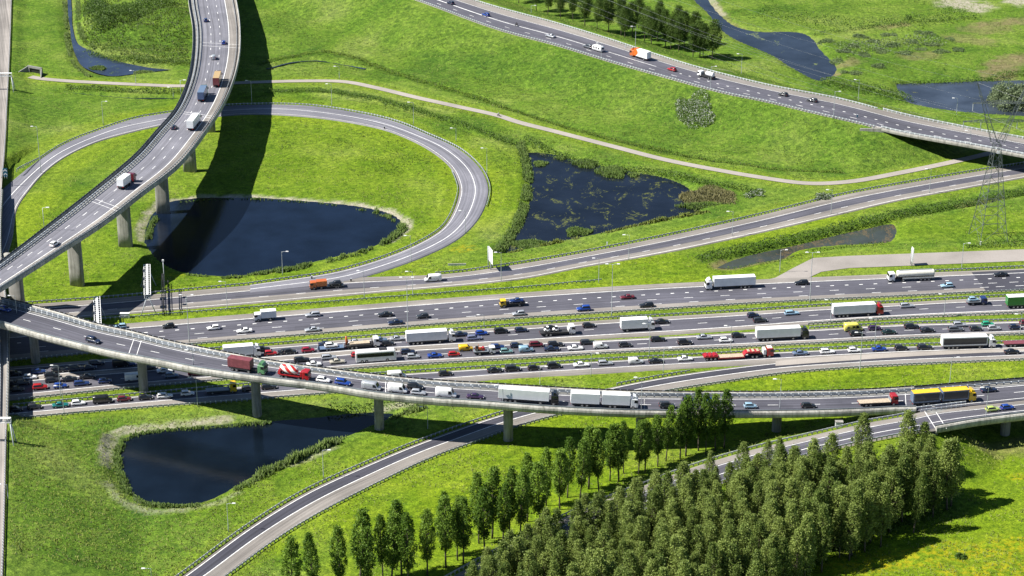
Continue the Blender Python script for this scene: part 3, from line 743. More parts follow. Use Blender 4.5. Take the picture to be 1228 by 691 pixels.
def viaduct(k, name, label, piers, thick, par_h, near_prof, pier_fn, capfn=None, x1=None, rail_t=.09):
    r = RD[k]; a, b = r['a'], r['b']
    sel = np.ones(len(a), bool)
    if x1 is not None:
        sel = np.array([pix(p)[0] < x1 for p in r['c']])
    a = a[sel]; b = b[sel]
    mid = (a[0] + b[0]) / 2
    root = empty(name, (0, 0, 0)); tag(root, label, 'viaduct')
    mb = MB(); n = len(a)
    u = b - a; u[:, 2] = 0; u /= np.linalg.norm(u, axis=1)[:, None]
    rings = []
    for i in range(n):
        pa, pb, w = a[i], b[i], u[i]
        f = lambda p, d, z: (p[0] + w[0] * d, p[1] + w[1] * d, p[2] + z)
        rings.append([f(pa, .0, -.06), f(pb, 0, -.06), f(pb, -.2, -.5), f(pb, -2.6, -.75), f(pb, -4.0, -thick), f(pa, 4.0, -thick), f(pa, 2.6, -.75), f(pa, .2, -.5)])
    mb.loft(rings, 0, False)
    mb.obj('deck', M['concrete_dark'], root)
    sg = 1 if np.dot(side(a)[n // 2], u[n // 2][:2]) < 0 else -1
    for e, s, nm in ((a, sg, 'far'), (b, -sg, 'near')):
        mb = MB(); sweep(mb, e, near_prof, s, 0, False); panels(mb.obj('parapet', M['concrete'], root), len(near_prof))
        mb = MB(); q = e.copy(); nn = side(e) * s; q[:, 0] += nn[:, 0] * .25; q[:, 1] += nn[:, 1] * .25; q[:, 2] += par_h
        d = np.r_[0, np.cumsum(np.linalg.norm(np.diff(q[:, :2], axis=0), axis=1))]
        rail_mesh(mb, q, post=2.0, h=.42)
        mb.obj('hand_rail', [M['steel'] if nm == 'near' else M['black']] + [M['steel']], root)
    mb = MB(); q = a * (1 - rail_t) + b * rail_t; rail_mesh(mb, q, post=2.2, h=.8, double=True); mb.obj('guard_rail', [M['steel'], M['rail_block']], root)
    mb = MB(); q = a * (1 - rail_t - .07) + b * (rail_t + .07); rail_mesh(mb, q, post=2.2, h=.75); mb.obj('guard_rail', [M['steel'], M['rail_block']], root)
    if k == 'V1':
        mb = MB(); q = a * .07 + b * .93; rail_mesh(mb, q, post=2.2, h=.75); mb.obj('guard_rail', [M['steel'], M['rail_block']], root)
    for (x, y, zb) in piers:
        p = P(x, y, zb); i = nearest_i(k, p.x, p.y); c = r['c'][i]
        t = r['c'][min(i + 2, len(r['c']) - 1)] - r['c'][max(i - 2, 0)]; t[2] = 0; t /= np.linalg.norm(t)
        # pull the pier under the deck centre when the survey puts it within the deck width
        pier_fn(root, p, c, t, zb, c[2] - thick + .05)
    return root

def round_pier(root, p, c, t, zb, zt):
    mb = MB(); rings = []; zb -= .8
    for z, s in ((zb, 1.0), (zb + .9, 1.0), (zt - 2.2, 1.0), (zt - .9, 1.0)):
        rings.append([(p.x + 1.35 * s * math.cos(a), p.y + 1.35 * s * math.sin(a), z) for a in np.linspace(0, 2 * math.pi, 20, endpoint=False)])
    mb.loft(rings); o = mb.obj('pier', M['concrete'], root)
    mb = MB(); n = (-t[1], t[0]); vs = []
    for z, hl, hw in ((zt - 1.1, 2.2, 1.3), (zt - .5, 3.6, 1.45), (zt + .02, 4.2, 1.5)):
        vs.append([(p.x + n[0] * hl * sx + t[0] * hw * sy, p.y + n[1] * hl * sx + t[1] * hw * sy, z) for sx, sy in ((-1, -1), (1, -1), (1, 1), (-1, 1))])
    mb.loft(vs, 0, False); mb.obj('pier_cap', M['concrete_dark'], o)

def wall_pier(root, p, c, t, zb, zt):
    n = (-t[1], t[0]); mb = MB(); rings = []; zb -= .8
    for z, s, w in ((zb, 1.0, 1.0), (zb + 6, .97, .98), (zt - 4, .95, .96), (zt, 1.25, .96)):
        ring = []
        for a in np.linspace(0, 2 * math.pi, 20, endpoint=False):
            ca, sa = math.cos(a), math.sin(a)
            e = lambda v: math.copysign(abs(v) ** .55, v)
            ring.append((p.x + n[0] * 2.5 * s * e(ca) + t[0] * 1.15 * w * e(sa), p.y + n[1] * 2.5 * s * e(ca) + t[1] * 1.15 * w * e(sa), z))
        rings.append(ring)
    mb.loft(rings); mb.obj('pier', M['concrete'], root)

PROF2 = [(-.1, -.05), (-.1, .55), (.15, .75), (.5, .72), (.78, .35), (.85, -.2), (.7, -.9), (.3, -1.45), (-.3, -1.62), (-1.2, -1.5), (-1.2, -.3)]
PROF1 = [(-.05, -.05), (-.05, .8), (.3, .85), (.42, .7), (.42, -.55), (.15, -.75), (-.8, -.8), (-.8, -.2)]
viaduct('V1', 'curved_viaduct', 'high concrete viaduct curving from the top left with traffic on it', [(93, 343, -.3), (151, 297, -.5), (196, 256, -1.3), (228, 205, 0), (251, 158, 0), (268, 110, 0), (22, 372, 0)], 2.5, .8, PROF1, wall_pier)
viaduct('V2', 'long_viaduct', 'long low concrete viaduct crossing the whole picture above the jammed motorway', [(43, 434, 0), (172.5, 469, -.1), (308.5, 500, -.9), (455, 516, -.6), (609.5, 528.5, -.2), (768, 523, 0), (931, 517, 0)], 1.9, .7, PROF2, round_pier, x1=1104)

# the branch bridge at the right edge: it carries the end of both roads
def branch_bridge():
    x0 = 1118
    sel = np.array([pix(p)[0] > x0 for p in RD['E']['b']]); b = RD['E']['b'][sel]
    sa = np.array([pix(p)[0] > 1096 for p in RD['V2']['a']]); a = RD['V2']['a'][sa]
    n = 40; a = resample(a, n); b = resample(b, n)
    root = empty('branch_bridge', (0, 0, 0)); tag(root, 'wide concrete bridge at the right edge where the branch road joins the long viaduct', 'bridge')
    mb = MB(); rings = []
    for i in range(n):
        w = b[i] - a[i]; w[2] = 0; w /= np.linalg.norm(w); f = lambda p, d, z: (p[0] + w[0] * d, p[1] + w[1] * d, p[2] + z)
        rings.append([f(a[i], 0, -.1), f(b[i], 0, -.1), f(b[i], -.2, -.5), f(b[i], -2, -.8), f(b[i], -3, -1.7), f(a[i], 3, -1.7), f(a[i], 2, -.8), f(a[i], .2, -.5)])
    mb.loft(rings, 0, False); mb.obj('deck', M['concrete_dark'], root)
    for e, s in ((a, 1), (b, -1)):
        mb = MB(); sweep(mb, e, PROF2, s, 0, False); panels(mb.obj('parapet', M['concrete'], root), len(PROF2))
        q = e.copy(); q[:, 2] += .7; mb = MB(); rail_mesh(mb, q, post=2.0, h=.4); mb.obj('hand_rail', [M['steel'] if s < 0 else M['black'], M['steel']], root)
    q = a.copy(); w = b - a; w /= np.linalg.norm(w, axis=1)[:, None]; q = a + w * 1.6
    mb = MB(); rail_mesh(mb, q, post=2.2, h=.8, double=True); mb.obj('guard_rail', [M['steel'], M['rail_block']], root)
    p = P(1205, 521, -1.4); round_pier(root, p, None, np.array([1, .15, 0]) / 1.011, -1.6, 7.6 - 1.6)
    # filler pavement between the long viaduct's near edge and the branch road
    va = RD['V2']['b'][np.array([pix(p)[0] > 1081 for p in RD['V2']['b']])]; ea = RD['E']['a'][np.array([pix(p)[0] > 1100 for p in RD['E']['a']])]
    va = resample(va, 40); ea = resample(ea, 40); va[:, 2] -= .02; ea[:, 2] -= .02
    mb = MB(); mb.add([tuple(p) for i in range(40) for p in (va[i], ea[i])], [(2 * i, 2 * i + 1, 2 * i + 3, 2 * i + 2) for i in range(39)])
    tag(mb.obj('bridge_gore', M['asphalt']), kind='structure')
    # abutment wall under the left end
    mb = MB(); pa = a[0]; pb = b[0]
    d = np.array([pb[1] - pa[1], pa[0] - pb[0]]); d = d / np.linalg.norm(d) * .8
    vs = [(p[0] + s * d[0], p[1] + s * d[1], z) for z in (-1.5, 6.4) for p, s in ((pa, -1), (pb, -1), (pb, 1), (pa, 1))]
    mb.add(vs, [(0, 1, 2, 3), (7, 6, 5, 4), (0, 4, 5, 1), (1, 5, 6, 2), (2, 6, 7, 3), (3, 7, 4, 0)]); mb.obj('abutment', M['concrete'], root)
    return root
branch_bridge()

def embankment_bridge():
    x0 = P(1058, 150, 8).x
    r = RD['N']; sel = r['c'][:, 0] > x0; a = resample(r['a'][sel], 50); b = resample(r['b'][sel], 50)
    root = empty('road_bridge', (0, 0, 0)); tag(root, 'concrete road bridge at upper right behind the lattice pylon', 'bridge')
    mb = MB(); rings = []
    for i in range(50):
        w = b[i] - a[i]; w[2] = 0; w /= np.linalg.norm(w); f = lambda p, d, z: (p[0] + w[0] * d, p[1] + w[1] * d, p[2] + z)
        rings.append([f(a[i], 0, -.05), f(b[i], 0, -.05), f(b[i], .5, -.4), f(b[i], .4, -1.0), f(b[i], -1.5, -1.7), f(a[i], 1.5, -1.7), f(a[i], -.5, -.6)])
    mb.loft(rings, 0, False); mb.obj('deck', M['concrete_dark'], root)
    pr = [(0, -.05), (0, .35), (.55, .35), (.75, -.1), (.7, -.75), (.3, -.9)]
    for e, s in ((a, 1), (b, -1)):
        mb = MB(); sweep(mb, e, pr, s); mb.obj('parapet', M['concrete'], root)
        q = e.copy(); q[:, 2] += .3; mb = MB(); rail_mesh(mb, q, post=2, h=.75, double=s < 0); mb.obj('hand_rail', [M['steel_pale'], M['rail_block']], root)
    w = b[0] - a[0]; w[2] = 0; L = np.linalg.norm(w); w /= L; d = np.array([w[1], -w[0], 0])
    if d[0] < 0: d = -d
    mb = MB(); vs = []
    for z in (-.4, 7.0):
        for p in (a[0] - w * .6 + d * 0, b[0] + w * .6, b[0] + w * .6 + d * 4.5, a[0] - w * .6 + d * 4.5): vs.append((p[0], p[1], z))
    mb.add(vs, [(3, 2, 1, 0), (4, 5, 6, 7), (0, 1, 5, 4), (1, 2, 6, 5), (2, 3, 7, 6), (3, 0, 4, 7)]); mb.obj('abutment', M['concrete'], root)
    mb = MB(); p = b[0] + w * .3   # slanting wing wall
    q = [p, p - d * 1, p - d * 8]; vs = [(q[0][0] + d[0] * 3, q[0][1] + d[1] * 3, 8.6), (q[2][0], q[2][1], 7.6), (q[2][0], q[2][1], 6.6), (q[0][0] + d[0] * 3, q[0][1] + d[1] * 3, 4.6)]
    vs += [(v[0] + w[0] * .6, v[1] + w[1] * .6, v[2]) for v in vs]
    mb.add(vs, [(0, 1, 2, 3), (7, 6, 5, 4), (0, 4, 5, 1), (1, 5, 6, 2), (2, 6, 7, 3), (3, 7, 4, 0)]); mb.obj('wing_wall', M['concrete'], root)
embankment_bridge()

def side_bridge():
    r = RD['LL']; sel = (r['b'][:, 1] < P(0, 218, 6).y) & (r['b'][:, 1] > P(0, 511, 6.5).y)
    a = resample(r['a'][sel], 60); b = resample(r['b'][sel], 60)
    root = empty('side_bridge', (0, 0, 0)); tag(root, 'grey motorway bridge at the left edge passing over the jammed lanes', 'bridge')
    mb = MB(); rings = []
    for i in range(60):
        w = b[i] - a[i]; w[2] = 0; w /= np.linalg.norm(w); f = lambda p, d, z: (p[0] + w[0] * d, p[1] + w[1] * d, p[2] + z)
        rings.append([f(a[i], 0, -.06), f(b[i], 0, -.06), f(b[i], .4, -.3), f(b[i], .3, -1.1), f(a[i], -.3, -1.1)])
    mb.loft(rings, 0, False); mb.obj('deck', M['concrete_dark'], root)
    mb = MB(); sweep(mb, b, [(0, -.05), (0, .3), (.5, .3), (.6, -.2), (.5, -1.15), (.2, -1.15)], -1 if np.dot(side(b)[5], (b - a)[5][:2]) < 0 else 1); mb.obj('parapet', M['concrete'], root)
    q = b.copy(); q[:, 2] += .3; mb = MB(); rail_mesh(mb, q, post=2, h=.8); mb.obj('hand_rail', [M['steel'], M['rail_block']], root)
    q = b * .86 + a * .14; mb = MB(); rail_mesh(mb, q, post=2, h=.8, double=True); mb.obj('guard_rail', [M['steel'], M['rail_block']], root)
    for y in (300, 372, 433, 470, 498):
        p = P(-6, y, 0); w = MB(); w.box(-4, 2, -.7, .7, -1, 5.5); w.obj('pier', M['concrete'], root, (p.x - 4, p.y, 0))
side_bridge()

# ------------------------------------------------------------------ guard rails on the ground
rail('steel guard rail along the lower edge of the far carriageway', pl=off('C1', 'b', 1.0, -40))
rail('steel guard rail above the upper edge of the jammed main carriageway', pl=off('C2', 'a', .9, 190))
rail('steel guard rail in the thin verge right of the white lorry with black cab', pl=off('C2', 'b', .6, 962))
rail('steel guard rail above the third carriageway, behind the yellow ambulance', pl=off('C3', 'a', .5, 968))
rail('steel guard rail below the third carriageway, right from the white coach', pl=off('C3', 'b', .9, 20))
rail('steel guard rail above the nearest motorway carriageway and the red low loader', pl=off('C4', 'a', .9, 14))
rail('steel guard rail below the nearest carriageway at the left, beside the lower pond', pl=off('C4', 'b', 1.1, 14, 430))
rail('steel guard rail along the lower edge of the slip road merging at the right', pl=off('S2', 'b', .8, 790))
rail('steel guard rail on the upper side of the slip road below the long viaduct', pl=off('S2', 'a', .9, 150, 650))
rail('steel guard rail on the lower side of the slip road below the long viaduct', pl=off('S2', 'b', .9, 200, 690))
rail('steel guard rail on the upper side of the slip road right of the long viaduct', pl=off('S2', 'a', .9, 735, 830))
rail('steel guard rail along the upper edge of the far slip road, below the reed pond', pl=off('R', 'a', .9, 520))
rail('steel guard rail along the upper edge of the far slip road, below the viaduct pond', pl=off('LP', 'b', .9, 300, 585)[::-1][:200] if False else np.vstack([off('R', 'a', .9, 20, 300), off('LP', 'b', .9, 300, 575)[np.array([pix(p)[1] > 205 for p in off('LP', 'b', .9, 300, 575)])][::-1]]))
rail('steel guard rail along the outer edge of the loop road', pl=off('LP', 'a', .8, 20)[np.array([pix(p)[1] < 250 for p in off('LP', 'a', .8, 20)])])
rail('steel guard rail in the verge between far slip road and far carriageway', [(120, 384), (320, 369), (500, 355), (620, 346), (722, 337)])
rail('steel guard rail above the far carriageway at the right, below the old lane', [(1100, 326.5), (1160, 324), (1228, 320.6), (1330, 316.5)])
rail('steel guard rail along the upper edge of the embankment road', pl=off('N', 'a', -.6, -1e9, 1055), on_ground=False, mat='steel_pale')
rail('steel guard rail along the lower edge of the embankment road', pl=off('N', 'b', .4, -1e9, 1055), on_ground=False)
rail('steel guard rail above the branch road through the wood', pl=off('E', 'a', .7, 430, 1100), on_ground=False, mat='steel_pale')
rail('steel guard rail below the branch road through the wood', pl=off('E', 'b', .7, 500, 1116), on_ground=False, mat='steel_pale')
rail('double steel guard rail on the painted nose where the branch road joins the viaduct', np.array([(1086, 492.5), (1120, 488.5), (1158, 484)]).tolist(), on_ground=False, z=7.8, double=True, mat='steel_pale')
rail('short steel guard rail below the painted nose where the branch road joins', [(1104, 494), (1130, 491), (1158, 487.5)], on_ground=False, z=7.75, mat='steel_pale')
rail('steel guard rail beside the side motorway at the upper left edge', pl=off('LL', 'b', -.2)[np.array([pix(p)[1] < 215 for p in off('LL', 'b', -.2)])], on_ground=False)
rail('steel guard rail beside the side motorway at the lower left edge', pl=off('LL', 'b', -.2)[np.array([pix(p)[1] > 512 for p in off('LL', 'b', -.2)])], on_ground=False)
# ------------------------------------------------------------------ foliage
def leafmat(name, lo, hi, sc=.25, upn=.0, trans=.4):
    m, nt, b = nmat(name); co = coords(nt)
    a = N(nt, 'ShaderNodeAttribute', attribute_name='leafy')
    oi = N(nt, 'ShaderNodeObjectInfo')
    f = mth(nt, 'ADD', mth(nt, 'ADD', mth(nt, 'MULTIPLY', a.outputs['Fac'], .5), mth(nt, 'MULTIPLY', noise(nt, co, sc, 3), .45)), mth(nt, 'MULTIPLY', mth(nt, 'SUBTRACT', oi.outputs['Random'], .4), .35))
    c = ramp(nt, f, [(.2, lo), (.85, hi)])
    nt.links.new(c, b.inputs['Base Color'])
    b.inputs['Roughness'].default_value = .55; b.inputs['Specular IOR Level'].default_value = .25
    t = N(nt, 'ShaderNodeBsdfTranslucent'); nt.links.new(c, t.inputs['Color'])
    if upn:   # blades in a sward are lit like the sward as a whole
        gm = N(nt, 'ShaderNodeNewGeometry'); mx = N(nt, 'ShaderNodeMix', data_type='VECTOR'); mx.inputs[0].default_value = upn
        nt.links.new(gm.outputs['Normal'], mx.inputs[4]); mx.inputs[5].default_value = (0, 0, 1)
        nm = N(nt, 'ShaderNodeVectorMath', operation='NORMALIZE'); nt.links.new(mx.outputs[1], nm.inputs[0])
        nt.links.new(nm.outputs[0], b.inputs['Normal'])
    ms = N(nt, 'ShaderNodeMixShader'); ms.inputs[0].default_value = trans
    nt.links.new(b.outputs[0], ms.inputs[1]); nt.links.new(t.outputs[0], ms.inputs[2])
    nt.links.new(ms.outputs[0], nt.nodes['Material Output'].inputs['Surface'])
    return m
LM = dict(poplar=leafmat('poplar_leaves', (.055, .12, .012), (.22, .34, .045)), dark=leafmat('dark_poplar_leaves', (.04, .08, .012), (.135, .21, .04)),
          wood=leafmat('grey_green_leaves', (.07, .118, .018), (.31, .385, .095)), hedge=leafmat('hedge_leaves', (.04, .085, .01), (.12, .2, .028), .25, .45),
          reed=leafmat('reed_leaves', (.1, .18, .03), (.25, .34, .09), .25, .65, .5), straw=leafmat('straw_reeds', (.14, .14, .05), (.32, .29, .13), .25, .6), tall=leafmat('tall_grass_blades', (.17, .23, .03), (.3, .34, .09), .25, .8, .25),
          darkgrass=leafmat('dark_grass_blades', (.065, .12, .012), (.14, .205, .025), .25, .75, .25), willow=leafmat('willow_leaves', (.11, .155, .07), (.3, .36, .2)),
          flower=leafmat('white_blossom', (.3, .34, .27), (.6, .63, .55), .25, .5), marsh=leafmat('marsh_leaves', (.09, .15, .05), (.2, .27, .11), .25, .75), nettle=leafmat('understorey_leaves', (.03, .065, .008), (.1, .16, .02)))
M['bark'] = plain('grey_bark', (.085, .07, .052), .9, 0, .3, 1.5)

def leaf_mesh(name, C, S, mats, mi=None, up=0.0, aspect=1.0, seed=1):
    """one mesh of small diamond leaves: C centres, S sizes"""
    r = np.random.default_rng(seed); n = len(C)
    d = r.normal(size=(n, 3)); d[:, 2] += up * r.choice((-1, 1), n) * 0 + 0
    if up: d[:, 2] = np.abs(d[:, 2]) + up
    d /= np.linalg.norm(d, axis=1)[:, None]
    t = r.normal(size=(n, 3)); t -= (t * d).sum(1)[:, None] * d; t /= np.linalg.norm(t, axis=1)[:, None]
    S = np.asarray(S)[:, None]
    a = d * S * .5 * aspect; b = t * S * .5
    V = np.stack([C - a, C + b, C + a, C - b], 1).reshape(-1, 3)
    return quads_mesh(name, V, mats, mi, r)

def quads_mesh(name, V, mats, mi=None, r=None):
    n = len(V) // 4; me = bpy.data.meshes.new(name)
    me.vertices.add(4 * n); me.vertices.foreach_set('co', V.ravel())
    me.loops.add(4 * n); me.loops.foreach_set('vertex_index', np.arange(4 * n))
    me.polygons.add(n); me.polygons.foreach_set('loop_start', np.arange(n) * 4)
    if mi is not None: me.polygons.foreach_set('material_index', np.asarray(mi, np.int32))
    for m in mats: me.materials.append(m)
    me.update()
    at = me.attributes.new('leafy', 'FLOAT', 'FACE'); at.data.foreach_set('value', (r or rng).random(n).astype(np.float32))
    return me

def blades(name, X, Y, Z, Hh, W, mat, lean=.35, k=2, seed=3):
    """upright blade tufts rooted in the ground"""
    r = np.random.default_rng(seed); n = len(X) * k
    X = np.repeat(X, k); Y = np.repeat(Y, k); Z = np.repeat(Z, k); Hh = np.repeat(Hh, k) * r.uniform(.6, 1.15, n); W = np.repeat(W, k)
    a = r.uniform(0, 2 * np.pi, n); ca, sa = np.cos(a), np.sin(a)
    X = X + r.normal(0, .18, n); Y = Y + r.normal(0, .18, n)
    lx = r.normal(0, lean, n) * Hh; ly = r.normal(0, lean, n) * Hh
    V = np.stack([np.stack([X - ca * W / 2, Y - sa * W / 2, Z - .1], 1), np.stack([X + ca * W / 2, Y + sa * W / 2, Z - .1], 1),
                  np.stack([X + lx + ca * W * .3, Y + ly + sa * W * .3, Z + Hh], 1), np.stack([X + lx - ca * W * .3, Y + ly - sa * W * .3, Z + Hh * .93], 1)], 1).reshape(-1, 3)
    return quads_mesh(name, V, [mat], None, r)

def along(px, width, dens, z=0.0):
    """random spots in a band about a surveyed line"""
    pl = np.array(catmull([P(x, y, z) for x, y in px], 2)); d = np.r_[0, np.cumsum(np.linalg.norm(np.diff(pl[:, :2], axis=0), axis=1))]
    n = int(d[-1] * width * 2 * dens); s = rng.uniform(0, d[-1], n)
    c = np.stack([np.interp(s, d, pl[:, k]) for k in range(2)], 1); nn = side(pl); ni = np.stack([np.interp(s, d, nn[:, k]) for k in range(2)], 1)
    o = rng.normal(0, .5, n).clip(-1, 1) * width
    f = vnoise(c[:, 0], c[:, 1], 4, 77)
    return c + ni * o[:, None], o / width, f

def hedge(name, label, px, width, h, mat, dens=6, size=.42, shape=1.0, kind='stuff', cat=None):
    """a thick band of leaves growing along a ditch or bank"""
    xy, o, f = along(px, width, dens)
    z0 = ground_z(xy[:, 0], xy[:, 1]); top = h * np.sqrt(np.maximum(0, 1 - o * o)) * (.55 + .8 * f) * shape
    z = z0 + top * rng.random(len(xy)) ** .5
    C = np.column_stack([xy, z]); S = rng.uniform(.6, 1.3, len(C)) * size
    return tag(link(name, leaf_mesh(name, C, S, [mat], seed=len(C))), label, cat, None, kind)

def reeds(name, label, px, width, h, mat, dens=3.0, w=.32):
    xy, o, f = along(px, width, dens)
    gap = vnoise(xy[:, 0], xy[:, 1], 6.5, 91) * .65 + vnoise(xy[:, 0], xy[:, 1], 2.2, 92) * .35; kp = gap > .36; xy, o, f = xy[kp], o[kp], f[kp] * sstep(.3, .6, gap[kp])
    z0 = np.maximum(ground_z(xy[:, 0], xy[:, 1]), WZ - .1)
    me = blades(name, xy[:, 0], xy[:, 1], z0, h * (.5 + .8 * f) * (1 - .45 * o * o), np.full(len(xy), w), mat, .22, 3, len(xy))
    return tag(link(name, me), label, None, None, 'stuff')

# banks and ditches
reeds('reed_fringe', 'green reeds along the lower right shore of the pond inside the loop road', [(296, 331.5), (350, 323), (400, 311), (445, 299), (474, 283), (483, 270), (468, 257), (450, 251)], 1.7, 1.9, LM['reed'], 5)
reeds('reed_fringe', 'sparse green reeds at the left shore of the pond beneath the curved viaduct', [(178, 284), (181, 268), (187, 259)], 1.2, 1.7, LM['reed'], 4)
reeds('reed_fringe', 'low reeds on the lower shore of the pond inside the loop road', [(216, 328), (240, 331), (275, 333), (296, 332)], .9, 1.0, LM['reed'], 3)
reeds('reed_fringe', 'sparse plants on the stony upper shore of the pond inside the loop road', [(205, 241), (260, 236), (330, 237), (400, 243), (450, 252)], .8, .9, LM['hedge'], 1.5)
reeds('reed_fringe', 'dense bright reeds on the left shore of the weedy pond', [(624, 172), (630, 190), (633, 215), (630, 242), (620, 268), (606, 290), (596, 303)], 1.9, 1.6, LM['reed'], 5)
reeds('reed_fringe', 'grassy reeds along the lower shore of the weedy pond', [(610, 302), (640, 297), (680, 288), (720, 280), (770, 269), (815, 260), (850, 254)], 1.3, 1.3, LM['tall'], 4)
hedge('bank_shrubs', 'dark green plants along the upper shore of the weedy pond', [(630, 168), (660, 182), (700, 193), (740, 201), (790, 207), (840, 219), (885, 227), (912, 232)], 2.6, 2.0, LM['hedge'], 7, .45)
reeds('reed_fringe', 'green reeds around the left and lower shore of the lower pond', [(150, 523), (141, 540), (146, 572), (156, 592), (180, 606), (215, 608), (250, 604), (283, 588)], 1.3, 1.5, LM['reed'], 5)
reeds('reed_fringe', 'green reeds along the upper shore of the lower pond', [(150, 521), (180, 514.5), (233, 510), (290, 506), (325, 504)], 1.1, 1.2, LM['reed'], 4)
reeds('reed_fringe', 'tall reeds on the right shore of the lower pond', [(283, 588), (320, 566), (350, 553), (375, 541), (398, 532), (420, 524)], 1.6, 2.3, LM['reed'], 5)
hedge('bank_shrubs', 'rough shrubs at the head of the lower pond below the long viaduct', [(392, 491), (430, 489), (470, 487), (505, 485)], 2.2, 2.0, LM['hedge'], 4, .5)
reeds('reed_fringe', 'rough tall grass at the head of the lower pond', [(470, 500), (490, 494), (510, 488)], 1.4, 1.6, LM['reed'], 4)
hedge('ditch_growth', 'dark hedge along the upper bank of the stream at the right', [(838, 312), (880, 303), (920, 294), (965, 285), (1010, 274), (1050, 265), (1085, 256), (1130, 249), (1180, 241), (1240, 229)], 2.5, 2.4, LM['hedge'], 8, .45)
hedge('ditch_growth', 'low rough plants on the lower bank of the stream at the right', [(868, 323), (905, 318), (940, 312), (975, 302), (1030, 294), (1066, 291)], 1.1, 1.0, LM['darkgrass'], 5, .4)
hedge('ditch_growth', 'dark strip of plants in the ditch between cycle path and loop road', [(322, 110), (380, 110), (430, 116), (480, 127), (540, 145), (590, 163), (628, 177)], 1.9, 1.5, LM['hedge'], 8, .42)
hedge('ditch_growth', 'dark grass strip at the foot of the road embankment', [(310, 78), (350, 68), (395, 63), (440, 75), (500, 95), (560, 113), (620, 133), (700, 157), (760, 172), (840, 189), (930, 202), (1010, 205)], 1.6, 1.1, LM['darkgrass'], 7, .42)
hedge('ditch_growth', 'green hedge strip left of the curved viaduct, below the cycle path', [(78, 107), (110, 108), (150, 110), (200, 111), (222, 111)], 2.2, 1.9, LM['hedge'], 9, .42)
hedge('ditch_growth', 'clipped green hedge above the creek at upper left', [(100, 58), (120, 66), (150, 71), (190, 75), (228, 77)], 3.2, 2.2, LM['hedge'], 9, .45)
reeds('reed_fringe', 'pale reeds along both banks of the upper left creek', [(77, 0), (79, 25), (82, 55), (91, 80), (108, 93)], 1.1, 1.0, LM['reed'], 4)
reeds('reed_fringe', 'pale reeds on the right bank of the upper left creek', [(93, 0), (95, 25), (100, 45), (114, 57)], 1.3, 1.1, LM['reed'], 4)
hedge('bush_mass', 'dark green bushes at the top left edge on the grassy mound', [(114, 6), (118, 26), (127, 42)], 6, 4.6, LM['hedge'], 7, .55)
hedge('bush_mass', 'dark green bushes along the top of the grassy mound', [(130, 38), (150, 26), (174, 13), (196, 2)], 10.5, 5.2, LM['hedge'], 6, .55)
hedge('scrub', 'green scrub between the upper right creek and the right pond', [(985, 99), (1010, 104), (1035, 108), (1065, 113), (1088, 122)], 5.5, 3.2, LM['hedge'], 4, .55)
hedge('scrub', 'dark bank plants along the upper shore of the right pond', [(1070, 98), (1120, 97.5), (1170, 95), (1190, 94)], 1.8, 1.6, LM['hedge'], 7, .45)
hedge('scrub', 'dark hedge at the right edge above the right pond', [(1188, 94), (1210, 91), (1240, 89)], 2.5, 2.6, LM['hedge'], 7, .45)
hedge('scrub', 'pale green scrub field at upper right', [(1005, 60), (1040, 57), (1080, 52), (1130, 48)], 11, 1.6, LM['willow'], .9, .6)
hedge('scrub', 'rough green scrub at the top beyond the creek', [(910, 14), (960, 22), (1000, 28), (1050, 30), (1110, 24), (1160, 14)], 13, 1.3, LM['hedge'], .7, .6)
hedge('scrub', 'line of low plants crossing the field at upper right', [(975, 42), (1040, 34), (1100, 27), (1170, 22)], 2, 1.4, LM['hedge'], 3, .5)
hedge('ditch_growth', 'rough plants around the feet of the lattice pylon', [(1158, 297), (1185, 296), (1230, 294)], 2.0, 1.4, LM['hedge'], 5, .45)
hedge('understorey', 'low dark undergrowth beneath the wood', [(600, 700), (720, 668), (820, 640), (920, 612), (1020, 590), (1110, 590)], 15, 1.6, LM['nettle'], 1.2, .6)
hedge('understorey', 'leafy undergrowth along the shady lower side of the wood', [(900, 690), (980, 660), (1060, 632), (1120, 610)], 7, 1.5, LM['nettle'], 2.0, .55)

# islands of reeds in the weedy pond, each a clump of its own
def clump(name, label, px, py, rx, ry, h, mat, cat='reeds', dens=9, group=None):
    c = P(px, py, WZ); n = int(rx * ry * 3.1 * dens)
    a = rng.uniform(0, 2 * np.pi, n); q = np.sqrt(rng.random(n)); wob = 1 + .18 * np.sin(3 * a + px) + .12 * np.sin(5 * a)
    x = q * rx * wob * np.cos(a); y = q * ry * wob * np.sin(a)
    me = blades(name, x, y, np.zeros(n), h * (1 - .5 * q ** 3) * rng.uniform(.8, 1.15, n), np.full(n, .3), mat, .25, 3, n)
    return tag(link(name, me, None, (c.x, c.y, WZ)), label, cat, group)
GI = 'reed islands in the weedy pond'
clump('reed_island', 'small flat reed island at the upper left of the weedy pond', 648, 197, 2.6, 3.0, 1.0, LM['reed'], group=GI)
clump('reed_island', 'round reed island near the upper shore, left of its larger neighbour', 703, 198, 4.3, 4.0, 1.8, LM['reed'], group=GI)
clump('reed_island', 'largest round reed island near the upper shore of the weedy pond', 734, 208, 5.2, 5.6, 1.9, LM['reed'], group=GI)
clump('reed_island', 'tiny reed tuft right of the largest round reed island', 760, 211, 1.8, 2.2, 1.2, LM['reed'], group=GI)
clump('reed_island', 'tiny reed tuft at the top left of the weedy pond', 673, 190, 2.3, 2.2, 1.0, LM['reed'], group=GI)
clump('reed_island', 'low green reed island near the lower shore of the weedy pond', 693, 279, 4.4, 3.6, 1.4, LM['reed'], group=GI)
clump('reed_island', 'spreading reed bed in the bottom left corner of the weedy pond', 634, 294, 5.6, 4.2, 1.2, LM['reed'], group=GI)
clump('reed_island', 'large straw-coloured reed bed at the right end of the weedy pond', 852, 238, 10.2, 9.0, 2.2, LM['straw'], group=GI)
